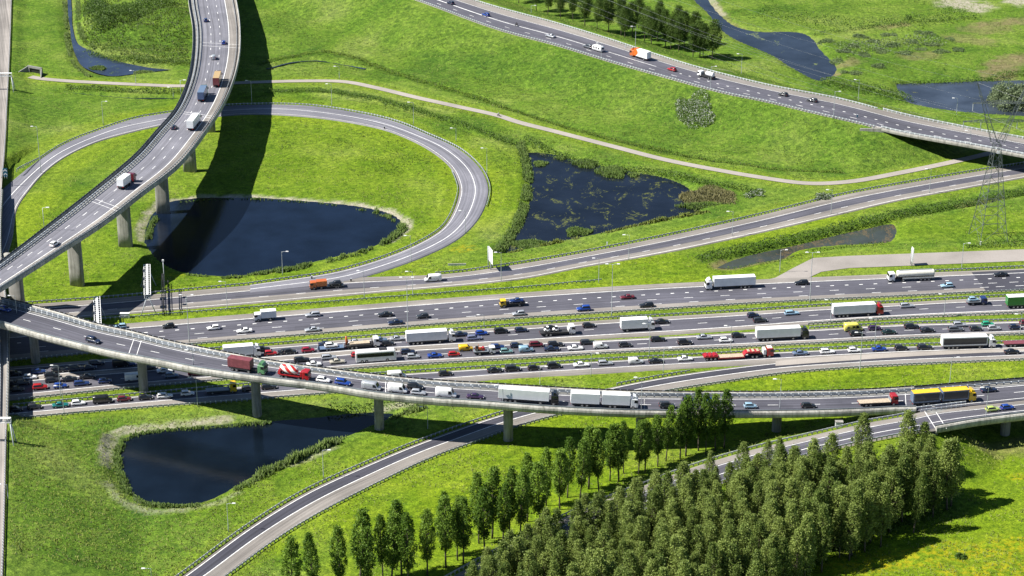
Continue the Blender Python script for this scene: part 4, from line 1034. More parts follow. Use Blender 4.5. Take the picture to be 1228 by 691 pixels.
clump('reed_island', 'narrow green reed strip below the straw-coloured reed bed', 842, 249, 8.0, 2.2, 1.8, LM['reed'], group=GI)
clump('reed_tuft', 'small reed tuft at the left end of the upper left creek', 118, 83, 3.5, 2.0, 1.4, LM['reed'])
clump('reed_tuft', 'green reed tuft floating in the upper left creek', 172, 88, 4.5, 2.0, 1.2, LM['reed'])

def bush(name, label, px, py, rx, ry, h, mats, n, size, flower=0.0, cat='bush', z=None):
    c = P(px, py, 0); 
    for _ in range(4): c = P(px, py, gz(c))
    bl = [(rng.uniform(-1, 1) * rx * .62, rng.uniform(-1, 1) * ry * .62, rng.uniform(.42, .72)) for _ in range(14)]
    C = []
    for bx, by, br in bl:
        d = rng.normal(size=(n // 14, 3)); d /= np.linalg.norm(d, axis=1)[:, None]; d[:, 2] = np.abs(d[:, 2])
        C.append(np.column_stack([bx + d[:, 0] * rx * br * .6, by + d[:, 1] * ry * br * .6, d[:, 2] * h * br * 1.4]) * rng.uniform(.85, 1.05, (n // 14, 1)))
    C = np.vstack(C); C[:, 2] += gz(c) * 0
    mi = (rng.random(len(C)) < flower * (.4 + vnoise(C[:, 0], C[:, 1], 2.0, 9))).astype(int) if flower else np.zeros(len(C), int)
    C[:, 2] += ground_z(C[:, 0] + c.x, C[:, 1] + c.y) - c.z
    return tag(link(name, leaf_mesh(name, C, rng.uniform(.6, 1.2, len(C)) * size, mats, mi, seed=n), None, c), label, cat)
bush('flowering_bush', 'round bush thick with white blossom on the grass embankment', 832, 141, 8.6, 13.5, 2.4, [LM['hedge'], LM['flower']], 12000, .45, .27)
bush('willow_bush', 'large grey-green willow bush behind the lattice pylon, at the pond edge', 1214, 131, 13, 11, 12.5, [LM['willow']], 16000, .6, cat='bush')
bush('flowering_bush', 'small whitish bush by the guard rail of the far slip road', 989, 237, 4.4, 4, 1.8, [LM['hedge'], LM['flower']], 1400, .4, .35)
bush('flowering_bush', 'pale flowering plants right of the weedy pond', 903, 233, 5, 5, 1.6, [LM['hedge'], LM['flower']], 1500, .4, .3)
bush('shrub', 'low dark shrub in the field at upper right', 1090, 23, 2.0, 2.0, 1.8, [LM['hedge']], 500, .5)
bush('shrub', 'dark round shrub in the lower right corner of the meadow', 1152, 668, 1.7, 1.6, 1.2, [LM['hedge']], 450, .4)

for x, y in [(1012, 62), (1024, 55), (1036, 66), (1047, 50), (1058, 61), (1070, 55), (1082, 64), (1094, 51), (1104, 60), (1118, 54), (1130, 62), (1140, 47), (1032, 44), (1066, 42), (1108, 40), (990, 50), (1020, 88), (1052, 80), (1150, 60), (1000, 75)]:
    b_ = bush('marsh_shrub', 'low pale green shrub in the marshy field at upper right', x, y, R.uniform(3.0, 6.0), R.uniform(2.5, 5.5), R.uniform(.6, 1.0), [LM['marsh']], 800, .5); b_['group'] = 'shrubs of the marshy field'
# rough meadow: tall blades on the slopes and verges, too many to count
def meadow(label, n, box, cond, h, mat, w=.3, k=2, seed=5):
    r = np.random.default_rng(seed)
    px = r.uniform(box[0], box[2], n); py = r.uniform(box[1], box[3], n)
    u = (px - 614) / FPX; v = (345.5 - py) / FPX; t = (0 - HC) / (-ST + v * CT); X = u * t; Y = (CT + v * ST) * t
    z, keep, steep, wd = ground_z(X, Y, True)
    d1, _ = road_dist('E', X, Y); d2, _ = road_dist('N', X, Y); d3, _ = road_dist('LL', X, Y); kk = np.minimum(np.minimum(keep, d1), np.minimum(d2, d3))
    f = vnoise(X, Y, 11, 31) * .6 + vnoise(X, Y, 3.5, 32) * .4
    m = (kk > 1.2) & (wd > 1.5) & cond(px, py, f, steep)
    X, Y, z, f = X[m], Y[m], z[m], f[m]
    me = blades('tall_grass', X, Y, z, h * (.5 + f), np.full(len(X), w), mat, .45, k, seed)
    return tag(link('tall_grass', me), label, None, None, 'stuff')
meadow('tall pale grass on the meadows and banks', 70000, (0, 0, 1228, 691), lambda x, y, f, s: (f > .5), .4, LM['tall'], .2, 2, 5)
meadow('darker tall grass mottling the embankment slopes', 60000, (290, 0, 1228, 215), lambda x, y, f, s: (f < .42), .4, LM['darkgrass'], .24, 2, 6)
meadow('dark rough grass on the mound at upper left', 6500, (100, 0, 226, 75), lambda x, y, f, s: (f < .62), .7, LM['darkgrass'], .3, 2, 16)
meadow('rough grass on the lower left field', 11000, (0, 500, 330, 691), lambda x, y, f, s: (f < .56), .42, LM['tall'], .2, 2, 7)
meadow('darker rough grass in patches on the fields', 26000, (0, 60, 1228, 691), lambda x, y, f, s: (f < .33), .35, LM['darkgrass'], .22, 2, 8)

# ------------------------------------------------------------------ trees
def tree_proto(seed, h, cr, base, nclump, per, leaf, shape, rise=.75):
    """trunk with limbs and a crown of leaf clumps at the limb ends"""
    r = np.random.default_rng(seed); mb = MB()
    lean = r.normal(0, .012, 2) * h; pts = [Vector((lean[0] * t + .12 * math.sin(5 * t + seed), lean[1] * t + .12 * math.cos(4 * t + seed), h * t)) for t in np.linspace(0, .93, 9)]
    pts[0].z = -.4
    rad = [h * .0125 * (1 - .9 * t) + .015 for t in np.linspace(0, 1, 9)]
    mb.loft([[(p.x + q * math.cos(a), p.y + q * math.sin(a), p.z) for a in np.linspace(0, 2 * math.pi, 7, endpoint=False)] for p, q in zip(pts, rad)])
    C = []; S = []
    for i in range(nclump):
        t = base + (1 - base) * (i + r.random()) / nclump
        f = (t - base) / (1 - base); R0 = cr * shape(f)
        a = i * 2.4 + r.uniform(-.5, .5); q = R0 * math.sqrt(r.uniform(.15, 1.0))
        st = Vector((lean[0] * t, lean[1] * t, h * max(base * .8, t - .06 - .25 * q / h * 1.2)))
        e = Vector((st.x + q * math.cos(a), st.y + q * math.sin(a), h * t))
        if i % 2 == 0 and q > .5: mb.bar(st, e, .05 + .004 * h * (1 - f), 0, 4, .015)
        cs = r.uniform(.55, 1.4) * cr * (.19 if nclump > 90 else .25)
        d = r.normal(size=(per, 3)) * np.array([cs, cs, cs * 1.6]) * .62
        C.append(np.array(e) + d); S.append(np.full(per, leaf) * r.uniform(.7, 1.3, per))
    C = np.vstack(C); S = np.concatenate(S); C[:, 2] = np.minimum(C[:, 2], h * 1.01)
    return mb.mesh('trunk', [M['bark']]), C, S
popshape = lambda f: (.42 + 1.3 * f) if f < .35 else max(.12, 1.0 - ((f - .35) / .68) ** 2.2 * .9) * .93
woodshape = lambda f: (.5 + 1.4 * f) if f < .35 else max(.1, 1 - ((f - .35) / .66) ** 1.7 * .92)
def variants(kind, n, **kw):
    out = []
    for i in range(n):
        t, C, S = tree_proto(seed=100 * len(kind) + i, **kw)
        out.append((t, leaf_mesh('crown', C, S, [LM[kind]], seed=i)))
    return out
TV = dict(poplar=variants('poplar', 6, h=17.5, cr=2.35, base=.27, nclump=92, per=50, leaf=.31, shape=popshape),
          dark=variants('dark', 5, h=18.5, cr=3.7, base=.3, nclump=74, per=72, leaf=.36, shape=popshape),
          wood=variants('wood', 8, h=17.5, cr=2.65, base=.22, nclump=120, per=46, leaf=.28, shape=woodshape))
def plant(kind, name, x, y, label, group, sc, zb=None):
    v = TV[kind][R.randrange(len(TV[kind]))]
    o = empty(name, (x, y, gz((x, y)) if zb is None else zb), R.uniform(0, 6.28)); q = R.uniform(.82, 1.2); o.scale = (sc * q * R.uniform(.95, 1.05), sc * q * R.uniform(.95, 1.05), sc)
    o.rotation_euler = (R.gauss(0, .025), R.gauss(0, .025), o.rotation_euler.z); tag(o, label, 'tree', group); link('trunk', v[0], o); link('crown', v[1], o); return o
ORD = ['first', 'second', 'third', 'fourth', 'fifth', 'sixth', 'seventh', 'eighth', 'ninth', 'tenth', 'eleventh', 'twelfth', 'thirteenth', 'fourteenth', 'fifteenth', 'sixteenth', 'seventeenth', 'eighteenth', 'nineteenth', 'twentieth']
def ordn(i):
    if i < 20: return ORD[i]
    return ('twenty-' if i < 29 else 'thirty-') + ORD[(i + 1) % 10 - 1] if (i + 1) % 10 else ('thirtieth' if i == 29 else 'fortieth')
def ground_at(px, py, it=4):
    c = P(px, py, 0)
    for _ in range(it): c = P(px, py, gz(c))
    return c

# poplars in two rows below the long viaduct (photo foot points, front row then back row)
FRONT = [(352, 736), (378, 722), (408, 714), (440, 712), (470, 700), (490, 706), (512, 690), (535, 680), (556, 676), (581, 664), (603, 655), (624, 648), (647, 635), (671, 611), (696, 600), (718, 589), (742, 578), (766, 569), (789, 560), (815, 550), (838, 541), (857, 541)]
BACK = [(431, 703), (459, 694), (482, 690), (534, 668), (548, 672), (574, 652), (590, 646), (611, 642), (633, 626), (655, 607), (681, 597), (706, 587), (731, 577), (748, 568), (773, 567), (799, 553), (823, 547), (846, 545), (868, 537)]
for nm, rowp in (('front', FRONT), ('back', BACK)):
    for i, (x, y) in enumerate(rowp):
        c = ground_at(x, y)
        plant('poplar', 'poplar_tree', c.x, c.y, f'slender green poplar, {ordn(i)} from the left in the {nm} row below the long viaduct', 'poplars in two rows below the long viaduct', float(np.interp(x, [350, 600, 780, 870], [1.12, 1.1, .95, 1.08])) * R.uniform(.9, 1.08), c.z)
# poplars beyond the embankment road
TOP = [(560, -28), (584, -16), (602, -10), (622, 4), (643, 13), (657, 18), (672, 22), (687, 26), (701, 32), (716, 36), (730, 39), (745, 43), (749, 47), (758, 45), (773, 49), (781, 54), (788, 50), (798, 56), (804, 60), (814, 62), (820, 58), (831, 69), (839, 68), (843, 70), (854, 72)]
TOPB = [(640, -4), (662, 2), (684, 8), (706, 14), (726, 20), (745, 26), (766, 34), (790, 40), (810, 46), (834, 54)]
for nm, rowp in (('front', TOP), ('back', TOPB)):
    for i, (x, y) in enumerate(rowp):
        c = ground_at(x, y)
        plant('dark', 'poplar_tree', c.x, c.y, f'dark leafy poplar, {ordn(i)} from left in the {nm} row beyond embankment road', 'poplars beyond the embankment road', R.uniform(.78, .98), c.z)
# the wood at lower right
WP = [(500, 770), (560, 728), (640, 680), (713, 643), (760, 621), (803, 602), (860, 583), (900, 572), (930, 580), (955, 611), (1000, 607), (1050, 600), (1095, 587), (1128, 588), (1142, 606), (1112, 632), (1050, 658), (1000, 680), (960, 705), (900, 760)]
WPW = [tuple(P(x, y)) for x, y in WP]
xs = [p[0] for p in WPW]; ys = [p[1] for p in WPW]; spots = []
sp = 4.15
for a in np.arange(min(xs), max(xs), sp):
    for bq in np.arange(min(ys), max(ys), sp * .95):
        x = a + R.uniform(-1.4, 1.4); y = bq + R.uniform(-1.4, 1.4) + (0 if int(a / sp) % 2 else sp / 2)
        if not inside(np.array([x]), np.array([y]), WPW)[0]: continue
        d, _ = road_dist('E', np.array([x]), np.array([y]))
        if d[0] < .9: continue
        if pix((x, y, 17))[1] > 698 or pix((x, y, 10))[0] > 1240: continue
        spots.append((x, y))
print('wood trees', len(spots))
R.shuffle(spots)
spots = spots[:296]
for x, y in spots:
    edge = abs(sdist(np.array([x]), np.array([y]), WPW)[0])
    plant('wood', 'young_poplar', x, y, 'young grey-green poplar standing close among its like in the wood at lower right', 'trees of the dense wood', R.choice((R.uniform(.8, .92), R.uniform(.88, 1.02), R.uniform(.95, 1.12))) * float(np.interp(road_dist('E', np.array([x]), np.array([y]))[0][0], [1, 4, 9, 15], ([.85, .85, .9, 1.0] if pix((x, y, 0))[0] < 830 else [.66, .68, .82, 1.0]) if pix((x, y, 0))[0] < 930 else [.8, .9, 1, 1.05])))
for i, (x, y, lb) in enumerate([(1031, 571, 'tall green poplar at the upper edge of the wood, left of the branch road joint'), (1088, 566, 'tallest green poplar at upper right of the wood, in front of the yellow lorry'), (994, 588, 'pale slim poplar hiding the left end of the branch road'), (1104, 572, 'bushy green poplar beside the tallest one at the upper edge of the wood')]):
    c = ground_at(x, y); plant('wood', 'poplar_tree', c.x, c.y, lb, 'tall trees at the upper edge of the wood', (1.05, 1.06, .95, .92)[i], c.z)
# ------------------------------------------------------------------ street lamps
def height_to(p, ytop):
    lo, hi = 0.0, 80.0
    for _ in range(40):
        m = (lo + hi) / 2
        if pix((p.x, p.y, p.z + m))[1] > ytop: lo = m
        else: hi = m
    return lo
def lamp(px, yb, yt, label, arm=-1, z=None, double=False, group=None):
    p = P(px, yb, z) if z is not None else ground_at(px, yb)
    h = height_to(p, yt); o = empty('street_lamp', p); tag(o, label, 'street lamp', group or 'street lamps of the interchange')
    mb = MB(); r = .10 if h < 12 else .13
    mb.loft([[(q * math.cos(a), q * math.sin(a), zz) for a in np.linspace(0, 2 * math.pi, 8, endpoint=False)] for zz, q in ((-.3, r * 1.3), (1.2, r * 1.2), (1.3, r), (h * .97, r * .6), (h, r * .55))])
    mb.obj('pole', M['steel_pale'], o)
    for s in ((1, -1) if double else (arm,)):
        mb = MB(); L = 1.3; q = [Vector((0, 0, h - .15)), Vector((s * L * .5, -.1, h + .12)), Vector((s * L, -.2, h + .2))]
        mb.bar(q[0], q[1], .055, 0, 6); mb.bar(q[1], q[2], .05, 0, 6); mb.obj('arm', M['steel_pale'], o)
        mb = MB(); mb.box(min(s * L, s * (L + 1.0)), max(s * L, s * (L + 1.0)), -.38, -.02, h + .12, h + .32, 0, .1, .06); mb.obj('lamp_head', M['white'], o)
    return o
LAMPS = [
    (124, 150, 122, 'street lamp in the grass left of the curved viaduct, above the loop road', 1), (49, 207, 152, 'street lamp at the far left bend of the loop road', -1), (302, 123, 97, 'street lamp in the shadow of the curved viaduct', -1),
    (163, 101, 85, 'short street lamp beside the cycle path left of the curved viaduct', -1), (208, 118, 105, 'short street lamp between cycle path and hedge strip, close to the curved viaduct', -1),
    (398, 128, 101, 'street lamp above the loop road, first right of the shadow', -1), (407, 95, 80, 'short street lamp above the cycle path', -1), (496, 150, 123, 'street lamp above the loop road, second right of the shadow', -1),
    (547, 170, 154, 'short street lamp in the grass between cycle path and loop road', -1), (584, 210, 178, 'street lamp at the right bend of the loop road', -1),
    (637, 18, 7, 'street lamp above the embankment road near the motorcycle', 1), (762, 57, 32, 'street lamp in front of the far poplars, above the orange lorry', -1), (889, 90, 65, 'street lamp right of the far poplars', -1),
    (721, 70, 52, 'street lamp on the lower edge of the embankment road beside the caravan', -1), (852, 107, 80, 'street lamp on the lower edge of the embankment road beside the white truck', 1),
    (1029, 123, 96, 'street lamp above the embankment road near the bridge', -1), (999.5, 142, 110, 'street lamp on the lower edge of the embankment road left of the bridge', 1), (1147, 137, 118, 'street lamp above the road bridge at the right pond', -1),
    (1114.5, 232, 203, 'street lamp on the far slip road below the cycle path, nearest the pylon', -1), (996.5, 257, 228, 'street lamp on the far slip road beside the small whitish bush', -1), (935, 327, 300, 'street lamp at the left end of the stream', 1),
    (1153, 323, 292, 'street lamp beside the old lane, left of the pylon foot', 1), (878, 283, 254, 'street lamp on the far slip road right of the weedy pond', -1), (754, 312, 282, 'street lamp on the far slip road below the weedy pond', -1),
    (718, 340, 310, 'street lamp in the grass wedge above the far carriageway', -1), (601, 337, 303, 'street lamp on the far slip road at the white direction sign', -1), (558, 280, 253, 'street lamp on the inner side of the loop road at the right', -1),
    (493, 315, 283, 'street lamp on the inner side of the loop road below the pond', -1), (495, 355, 326, 'street lamp in the verge below the white van on the far slip road', -1), (437, 358, 325, 'street lamp in the verge right of the orange tow lorry', -1),
    (339, 330, 302, 'street lamp on the lower shore of the pond inside the loop road', 1), (272.6, 372, 338, 'street lamp in the verge above the small white box truck', -1),
    (1049, 413, 382, 'street lamp in the verge below the yellow ambulance', -1), (996, 387, 360, 'street lamp behind the white lorry with the red cab', -1), (1132, 380, 353, 'street lamp in the verge left of the small recovery truck', -1), (1223, 403, 377, 'street lamp at the right edge near the maroon car', -1),
    (1031, 446, 399, 'tall street lamp in the grass right of the red low loader', -1), (778.5, 425.5, 388.5, 'street lamp in front of the white box lorry', -1), (876, 422, 391, 'street lamp in the verge above the red low loader', -1),
    (795.5, 447.5, 417.5, 'street lamp in the grass where the slip road merges', 1), (708.7, 451.5, 424, 'street lamp below the white saloon on the nearest carriageway', 1), (647.5, 463, 440, 'street lamp in the grass above the white lorry with the black cab on the viaduct', 1),
    (1138.6, 463, 428.8, 'street lamp in the grass above the yellow lorry', 1), (237, 487, 453, 'street lamp in the shade left of the yellow flatbed lorry', -1), (77, 498, 463, 'street lamp at lower left near the teal car', -1), (73, 477, 438.5, 'street lamp among the jammed cars at lower left', -1),
    (274, 638, 604, 'street lamp in the field between lower pond and slip road', 1), (388, 574, 540, 'street lamp on the upper side of the slip road right of the lower pond', 1), (513, 514, 488, 'street lamp under the long viaduct beside the slip road', -1),
    (10, 599, 581, 'short pole at the lower left edge beside the side motorway', -1), (183, 712, 682, 'street lamp at the bottom edge left of the slip road', -1)]
for t in LAMPS: lamp(t[0], t[1], t[2], t[3], t[4])
for x, yb, yt, lb in [(489, 397, 333, 'very tall double street lamp on the verge left of the white lorry'), (733.5, 379, 317, 'very tall double street lamp on the verge near the maroon car'), (971, 363, 303, 'very tall double street lamp on the verge below the old lane'), (227, 410.6, 354, 'very tall double street lamp on the verge behind the long viaduct'), (580.5, 392, 378, 'short lamp post on the verge above the blue hatchback')]:
    lamp(x, yb, yt, lb, double=yb - yt > 30)
for x, yb, yt, z, lb in [(20, 376, 355, 14, 'street lamp on the long viaduct below the curved viaduct'), (603, 483, 462, 13.7, 'street lamp on the long viaduct at the rear of the white lorry'), (769, 491, 453, 11.6, 'street lamp on the long viaduct right of the white lorry and trailer'), (935, 491, 455, 9, 'street lamp on the long viaduct right of the pale blue car'), (1182, 502, 465, 7.7, 'street lamp on the branch bridge in front of the lime car'), (1163, 173, 157, 8.2, 'street lamp on the road bridge behind the pylon'), (232, 437.5, 420, 14.9, 'slim street lamp on the long viaduct behind the maroon container lorry')]:
    lamp(x, yb, yt, lb, z=z, arm=-1)
for f, lb in ((.30, 'lower'), (.52, 'middle'), (.78, 'upper')):
    i = int((1 - f) * (len(RD['V1']['a']) - 1)); q = RD['V1']['a'][i]
    o = empty('street_lamp', q); tag(o, f'street lamp on the left parapet of the curved viaduct, the {lb} one of three', 'street lamp', 'street lamps of the interchange')
    mb = MB(); mb.bar((0, 0, 0), (0, 0, 8), .1, 0, 8, .06); mb.obj('pole', M['steel_pale'], o)
    mb = MB(); mb.bar((0, 0, 7.9), (1.2, -.3, 8.2), .05, 0, 6); mb.obj('arm', M['steel_pale'], o)
    mb = MB(); mb.box(1.1, 2.3, -.5, -.15, 8.1, 8.32, 0, .1, .05); mb.obj('lamp_head', M['white'], o)

# ------------------------------------------------------------------ sign gantries
def gantry(label, near, far, z, rz_label=None):
    """a white truss spanning the road in depth, on splayed legs at both ends"""
    a, b = P(near[0], near[1], 0), P(far[0], far[1], 0); d = b - a; L = d.length
    o = empty('sign_gantry', a, math.atan2(d.y, d.x)); tag(o, label, 'sign gantry', 'overhead sign gantries')
    mb = MB(); w, hh = 1.0, 1.3; n = max(6, int(L / 1.5))
    for sy in (-w, w):
        for zz in (z, z + hh): mb.bar((-.5, sy, zz), (L + .5, sy, zz), .11)
    for i in range(n + 1):
        x = -.5 + (L + 1) * i / n
        for zz in (z, z + hh): mb.bar((x, -w, zz), (x, w, zz), .09)
        for sy in (-w, w): mb.bar((x, sy, z), (x, sy, z + hh), .08)
        if i < n:
            x2 = -.5 + (L + 1) * (i + 1) / n
            mb.bar((x, -w, z), (x2, -w, z + hh), .06); mb.bar((x, w, z), (x2, w, z + hh), .06)
    mb.box(-.5, L + .5, -.34, .34, z + hh + .1, z + hh + .16)
    mb.obj('truss', M['white'], o)
    for x in (0.2, L - .2):
        for sy in (-1, 1):
            mb = MB(); mb.bar((x, sy * .35, z), (x + (-.6 if x < 1 else .6) * 0, sy * 2.5, -.2), .15, 0, 8); mb.obj('leg', M['gantry'], o)
    for x in np.linspace(L * .25, L * .8, 3):
        mb = MB(); mb.box(-1.35 + 0, -1.2, x - 1.1, x + 1.1, z - .2, z + 1.9) if False else mb.box(x - 1.2, x + 1.2, 1.12, 1.4, z - .3, z + 1.8); mb.obj('sign_panel', M['black'], o)
    return o
gantry('white truss sign gantry over the far slip road beside the curved viaduct shadow', (178.5, 378.5), (178, 343), 6.0)
gantry('white truss sign gantry over the far carriageway, partly behind the long viaduct', (120, 424), (118, 383), 6.2)
# gantry over the side motorway at upper left, and its twin at lower left
def side_gantry(y, label, z):
    a = P(13.5 if y < 200 else 12, y, fL(0, y)); o = empty('sign_gantry', a); tag(o, label, 'sign gantry', 'overhead sign gantries')
    mb = MB()
    for sy in (-.5, .5):
        for zz in (z, z + 1.2): mb.bar((.8, sy, zz), (-34, sy, zz), .1)
    for i in range(24):
        x = .8 - 34.8 * i / 23
        for zz in (z, z + 1.2): mb.bar((x, -.5, zz), (x, .5, zz), .08)
        for sy in (-.5, .5): mb.bar((x, sy, z), (x, sy, z + 1.2), .07)
    mb.box(-34, .8, -.3, .3, z + 1.25, z + 1.3); mb.obj('truss', M['white'], o)
    for sy in (-1, 1):
        mb = MB(); mb.bar((.6, sy * .3, z), (1.6, sy * 2.0, -3.5), .16, 0, 8); mb.obj('leg', M['gantry'], o)
    mb = MB(); mb.bar((-33.6, 0, z), (-33.6, 0, -.5), .2, 0, 8); mb.obj('leg', M['gantry'], o)
side_gantry(108, 'white sign gantry over the side motorway at the upper left edge', 6.0)
side_gantry(530, 'white sign gantry over the side motorway at the lower left edge', 6.0)

# ------------------------------------------------------------------ signs, cabinets, signals
def post_sign(name, label, px, yb, parts, cat='road sign', z=None, rz=0.0):
    p = P(px, yb, z) if z is not None else ground_at(px, yb); o = empty(name, p, rz); tag(o, label, cat)
    for nm, mat, bx in parts:
        mb = MB()
        if len(bx) == 6: mb.box(*bx)
        else: mb.bar(bx[0], bx[1], bx[2], 0, 8)
        mb.obj(nm, mat, o)
    return o
M['signback'] = plain('sign_back_grey', (.55, .57, .58), .5, .1, .1, 1)
M['signblue'] = plain('sign_teal_blue', (.008, .1, .16), .45, 0, .05, 1)
post_sign('direction_sign', 'tall white direction sign seen nearly edge on, left of the weedy pond', 586, 322, [('post', M['gantry'], ((0, .5, -.4), (0, .5, 7.8), .16)), ('post', M['gantry'], ((.25, -1.6, -.4), (.25, -1.6, 5.4), .16)), ('panel', M['white'], (.3, .42, -3.6, 1.0, 2.6, 7.6))], rz=math.radians(17))
post_sign('direction_sign', 'slim white direction sign between the old lane and the far carriageway', 1092.5, 318, [('post', M['gantry'], ((0, .5, -.4), (0, .5, 6), .13)), ('post', M['gantry'], ((0, -.8, -.4), (0, -.8, 6), .13)), ('panel', M['white'], (.14, .26, -1.2, .9, 1.2, 6.3))], rz=math.radians(8))
def chevron():
    p = ground_at(7, 214); o = empty('chevron_sign', p); tag(o, 'teal road sign with two white chevrons at the far left edge by the loop road', 'road sign')
    mb = MB(); mb.bar((-.4, 0, -.3), (-.4, 0, 1), .07, 0, 8); mb.bar((.4, 0, -.3), (.4, 0, 1), .07, 0, 8); mb.bar((-.4, 0, .6), (.4, 0, .6), .05); mb.obj('post', M['gantry'], o)
    mb = MB(); mb.box(-.8, .8, -.06, .06, .7, 3.9); mb.obj('panel', M['signblue'], o)
    for zz in (1.2, 2.6):
        mb = MB(); vs = [(-.65, -.07, zz), (0, -.07, zz + .55), (.65, -.07, zz), (.65, -.07, zz + .4), (0, -.07, zz + .95), (-.65, -.07, zz + .4)]
        vs += [(v[0], -.085, v[2]) for v in vs]; mb.add(vs, [(6, 7, 10, 11), (7, 8, 9, 10), (0, 1, 7, 6), (1, 2, 8, 7), (2, 3, 9, 8), (3, 4, 10, 9), (4, 5, 11, 10), (5, 0, 6, 11)]); mb.obj('chevron', M['white'], o)
chevron()
def meter_signal():
    a, b = ground_at(197, 379), ground_at(196.5, 349); d = b - a; o = empty('traffic_signal', a, math.atan2(d.y, d.x)); tag(o, 'dark portal traffic signal with two lamp heads over the far slip road beside the gantry', 'traffic signal')
    L = d.length
    for x in (0, L): mb = MB(); mb.bar((x, 0, -.4), (x, 0, 6), .2, 0, 8); mb.obj('post', M['black'], o)
    mb = MB()
    for sy in (-.3, .3): mb.bar((0, sy, 5.9), (L, sy, 5.9), .13)
    for i in range(9): mb.bar((L * i / 8, -.3, 5.9), (L * i / 8, .3, 5.9), .08)
    mb.obj('beam', M['black'], o)
    for x in (L * .4, L * .68):
        mb = MB(); mb.cyl((x, -1.6, 5.6), (0, 1, 0), .75, .3, 16); mb.bar((x, -1.5, 5.9), (x, 0, 5.9), .08); mb.obj('signal_head', M['black'], o)
meter_signal()
post_sign('camera_mast', 'slim mast with a small camera on top behind the portal traffic signal', 197.5, 344, [('mast', M['gantry'], ((0, 0, -.3), (0, 0, 9.0), .11)), ('camera', M['white'], (-.3, .3, -.2, .2, 8.9, 9.5))], 'mast')
post_sign('control_cabinet', 'long grey blue cabinet in the verge below the sign gantry', 150, 381, [('cabinet', M['signback'], (-1.4, 1.4, -.45, .45, -.1, 1.5)), ('roof', M['white'], (-1.5, 1.5, -.52, .52, 1.5, 1.6)), ('door', M['gantry'], (-1.0, 1.0, -.48, -.452, .15, 1.35))], 'cabinet')
post_sign('control_cabinet', 'small dark cabinet at the bottom right end of the lower pond', 505, 482, [('cabinet', M['concrete_dark'], (-.9, .9, -.6, .6, -.1, 1.5)), ('roof', M['concrete'], (-1, 1, -.7, .7, 1.5, 1.65))], 'cabinet')
post_sign('control_cabinet', 'grey box at the left end of the branch road beside the guard rail', 1006, 512, [('cabinet', M['signback'], (-1.0, 1.0, -.6, .6, -.6, 1.6)), ('roof', M['concrete'], (-1.1, 1.1, -.7, .7, 1.6, 1.75))], 'cabinet', z=5.6)
for x, y, lb in [(750, 58, 'small white marker box on the grass above the orange lorry'), (223.6, 362, 'white kilometre post beside the far slip road near the traffic signal'), (374, 335, 'small dark post on the shoulder above the orange tow lorry'), (421, 338, 'thin nose marker post where loop road and far slip road merge'), (461, 155, 'small dark post on the inner edge of the loop road'), (1176, 294, 'small white stone marker by the old lane below the pylon'), (728, 294.5, 'small white marker post by the guard rail below the weedy pond'), (1028, 141, 'small blue marker post on the lower edge of the embankment road')]:
    post_sign('marker_post', lb, x, y, [('post', M['white' if 'white' in lb else ('signblue' if 'blue' in lb else 'black')], (-.22, .22, -.18, .18, -.3, 1.15)), ('cap', M['signback'], (-.25, .25, -.2, .2, 1.15, 1.25))], 'marker post', z=8.0 if 'embankment' in lb else None)
# low fence panel beside the loop road merge
o = empty('barrier_panel', ground_at(548, 318.5), math.radians(3)); tag(o, 'long low grey panel lying on the grass left of the white direction sign', 'barrier')
mb = MB(); mb.box(-3, 3, -.15, .15, -.1, .6); mb.obj('panel', M['signback'], o); mb = MB(); mb.box(-3.05, 3.05, -.2, .2, .6, .68); mb.obj('cap', M['concrete'], o)
# culvert portal where the cycle path dives under the side motorway
o = empty('tunnel_portal', ground_at(42, 88), math.radians(-28)); tag(o, 'dark concrete tunnel mouth at the left end of the cycle path', 'tunnel portal')
mb = MB(); mb.box(-3.8, 3.8, -.1, .6, 2.0, 2.9); mb.box(-3.8, -2.8, -.1, .6, -.5, 2.0); mb.box(2.8, 3.8, -.1, .6, -.5, 2.0); mb.obj('frame', M['concrete_dark'], o)
mb = MB(); mb.box(-2.8, 2.8, .4, .55, -.4, 2.0); mb.obj('shade_slab', M['black'], o)  # black slab closing the mouth, its colour stands in for the shade inside
for s in (-1, 1):
    mb = MB(); vs = [(s * 3.5, -.1, -.5), (s * 6.2, -4, -.5), (s * 6.2, -4, .4), (s * 3.5, -.1, 2.6)]; vs += [(v[0] + s * .4, v[1], v[2]) for v in vs]
    mb.add(vs, [(0, 1, 2, 3), (7, 6, 5, 4), (0, 4, 5, 1), (1, 5, 6, 2), (2, 6, 7, 3), (3, 7, 4, 0)]); mb.obj('wing_wall', M['concrete_dark'], o)

